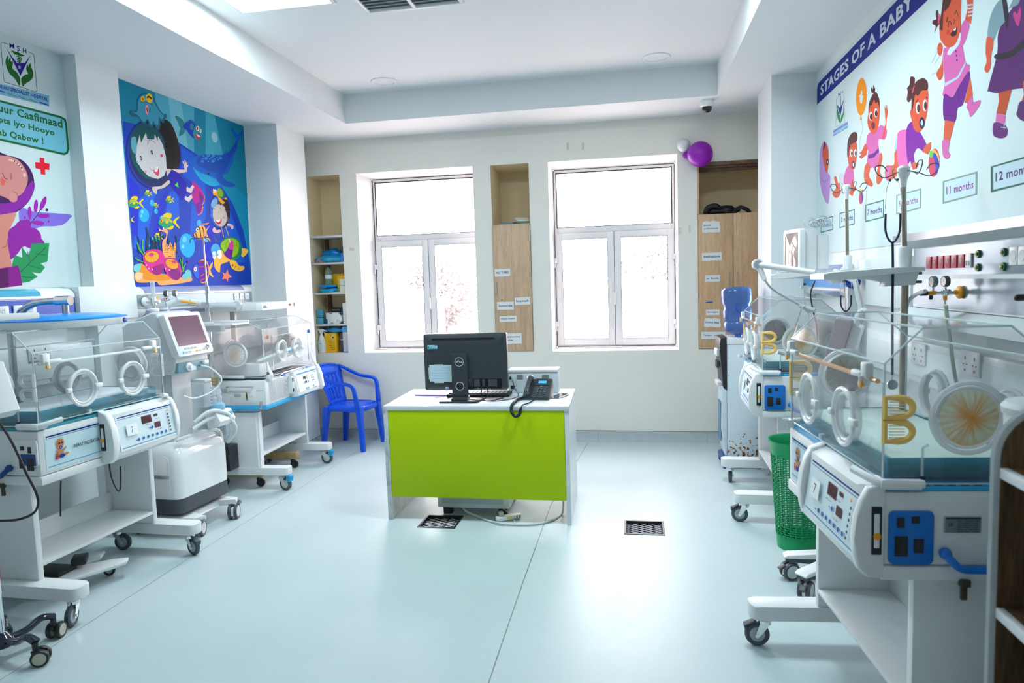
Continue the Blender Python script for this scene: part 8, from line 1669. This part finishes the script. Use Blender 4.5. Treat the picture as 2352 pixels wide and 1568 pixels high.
# wood lining of the open top of the recess
mb = MB(); mb.b2((NR[0]-.004, B-.006, 2.11), (NR[0]+.012, B+.03, 2.56), OAK2); mb.b2((NR[0]-.004, B-.008, 2.545), (1.44, B+.03, 2.575), SHB); mb.b2((NR[0]+.012, B+.06, 2.50), (1.44, B+.09, 2.545), EDGD); mb.b2((NR[0]+.0125, B+.03, 2.528), (1.44, B+.06, 2.546), SHB)
tag(mb.build('trim_5', smooth=False), kind='structure')
bb = crumple('backpack', (.82, B+.10, 2.109), (.30, .20, .10), mat('black_nylon', (.008, .008, .010), .6, bump=.4, bscale=60), 'black bag flopped on top of the double door cupboard', 'bag', 12)
mb = MB(); mb.tube([(.90, B+.04, 2.115), (.96, B+.02, 2.16), (1.02, B+.03, 2.14), (1.05, B+.05, 2.115)], .018, MATS['black_nylon'], 8, smooth=5); mb.tube([(.66, B+.04, 2.115), (.68, B+.02, 2.17), (.75, B+.02, 2.185), (.80, B+.05, 2.15)], .022, MATS['black_nylon'], 8, smooth=5)
o = mb.build('strap', parent=bb); o.matrix_parent_inverse = Matrix.Translation(-Vector(bb.location))
# balloons
def balloon(px, py, r_, m, label, sc=(1, 1, 1)):
    p = at(px, py, y=B-.005-r_*1.0); e = empty('balloon', tuple(p), 0, label, 'balloon'); mb = MB(); mb.sphere((0, 0, 0), r_, m, 32, sc); mb.build('skin', parent=e)
    mb = MB(); mb.cyl((r_*.6, r_*.7, r_*.75), (r_*.72, r_*.9, r_*.9), .004, m, 8, r2=.008); mb.build('knot', parent=e); return e
PB = mat('purple_balloon', (.28, .0, .42), .35)
balloon(1608, 354, .112, PB, 'large purple balloon fixed above the cupboard')
balloon(1570, 333, .058, mat('white_balloon', (.72, .74, .76), .4), 'small white balloon beside the large purple one')
balloon(1578, 356, .034, PB, 'tiny purple balloon peeping out left of the large one', (1.2, .9, .9))
# tape scraps on the back wall
TP = mat('old_masking_tape', (.70, .60, .50), .7); TP2 = mat('old_pale_tape', (.66, .68, .56), .7)
for px, py, w, h, m_, rz, lb_ in ((1304, 336, .022, .07, TP, .0, 'left one of two tape scraps above the right window'), (1339, 336, .022, .065, TP, .05, 'right one of two tape scraps above the right window'), (1562, 530, .022, .06, TP2, .1, 'tape scrap closest to the right edge of the right window'), (1584, 525, .018, .07, TP2, -.05, 'tape scrap between the right window and the labelled cupboard'), (808, 572, .05, .03, TP, .1, 'pale scrap on the wall between left niche and left window'), (1250, 530, .018, .08, SIGN, .2, 'whitish scrap on the wall just left of the right window')):
    p = at(px, py, y=B-.001); mb = MB(); mb.box((p.x, p.y, p.z), (w, .0012, h), m_, 0, ry=rz); tag(mb.build('tape_scrap'), lb_, 'tape', 'old tape scraps on the back wall')
# ================================================================ OUTSIDE
GRD = mat('dry_ground', (.45, .40, .36), .9, var=.2)
mb = MB(); mb.b2((-60, 7.6, -3.3), (60, 90, -3.0), GRD); tag(mb.build('ground_outside', smooth=False), kind='structure')
def house(x, y, w, d, h, rh, label, wallc):
    H_ = empty('house', (x, y, -3.0), R(8), label, 'house'); mb = MB(); mb.b2((-w/2, -d/2, 0), (w/2, d/2, h), wallc); mb.build('wall', parent=H_, smooth=False)
    mb = MB(); e = .6; a, b = [(-w/2-e, -d/2-e, h), (w/2+e, -d/2-e, h), (w/2+e, d/2+e, h), (-w/2-e, d/2+e, h)], [(-w/4, 0, h+rh), (w/4, 0, h+rh)]
    mb.poly([a[0], a[1], b[1], b[0]], None); mb.poly([a[1], a[2], b[1]]); mb.poly([a[2], a[3], b[0], b[1]]); mb.poly([a[3], a[0], b[0]]); mb.poly(a[::-1]); mb.build('roof', mat('pale_roof', (.52, .48, .47), .7), parent=H_, smooth=False)
    for k in range(3):
        mb = MB(); X = -w/2+w*(k+.5)/3; mb.b2((X-.5, -d/2-.04, h*.4), (X+.5, -d/2+.02, h*.78), DGREY); mb.build('window', parent=H_)
HW = mat('pale_house_wall', (.62, .58, .56), .8)
house(-13.5, 30, 9, 6, 3.6, 1.3, 'low pale house with hipped roof seen through the left window', HW)
house(-1.2, 24, 9, 6, 3.0, 1.5, 'low pale house with hipped roof seen through the right window', HW)
mb = MB(); mb.b2((-30, 15, -3), (20, 15.2, -1.0), mat('boundary_wall', (.40, .36, .38), .8, var=.3, vscale=1.5)); tag(mb.build('boundary_wall', smooth=False), 'long low boundary wall outside below both windows', 'wall')
LEAF = mat('dull_leaves', (.13, .13, .095), .9); LEAF.node_tree.nodes['Principled BSDF'].inputs['Base Color'].default_value = (.20, .185, .185, 1)
def tree(x, y, h, s, label, seed):
    T = empty('tree', (x, y, -3.0), 0, label, 'tree'); rnd = random.Random(seed)
    mb = MB(); mb.tube([(0, 0, 0), (.1, 0, h*.4), (0, .1, h*.75)], [.22, .1], mat('bark', (.08, .06, .05), .9), 7); mb.build('trunk', parent=T)
    mb = MB()
    for k in range(3600):
        a = rnd.uniform(0, 6.28); q = rnd.random()**.5; el = rnd.uniform(-1, 1); rr = s*(1-.45*abs(el))*q*(1+.25*math.sin(a*3+seed)); c0 = Vector((rr*math.cos(a), rr*math.sin(a), h*.72+el*s*.75*rnd.uniform(.7, 1.1)))
        u_ = Vector((rnd.uniform(-1, 1), rnd.uniform(-1, 1), rnd.uniform(-1, 1))).normalized()*.11; w_ = u_.orthogonal().normalized()*.07
        mb.poly([c0-u_, c0+w_, c0+u_, c0-w_], LEAF)
    tag(mb.build('leaves', parent=T, smooth=False), kind='stuff')
tree(-15.0, 37.0, 7.0, 3.2, 'tall ragged tree beyond the left window, centre', 1)
tree(-10.8, 37.8, 5.7, 2.7, 'broad tree beyond the right pane of the left window', 2)
tree(-18.0, 40, 5.2, 3.0, 'distant low tree at the left side of the left window', 3)
tree(1.9, 30, 6.2, 2.6, 'bushy tree beyond the right pane of the right window', 4)
tree(-5.2, 36, 5.2, 3.0, 'low tree beyond the left pane of the right window', 5)
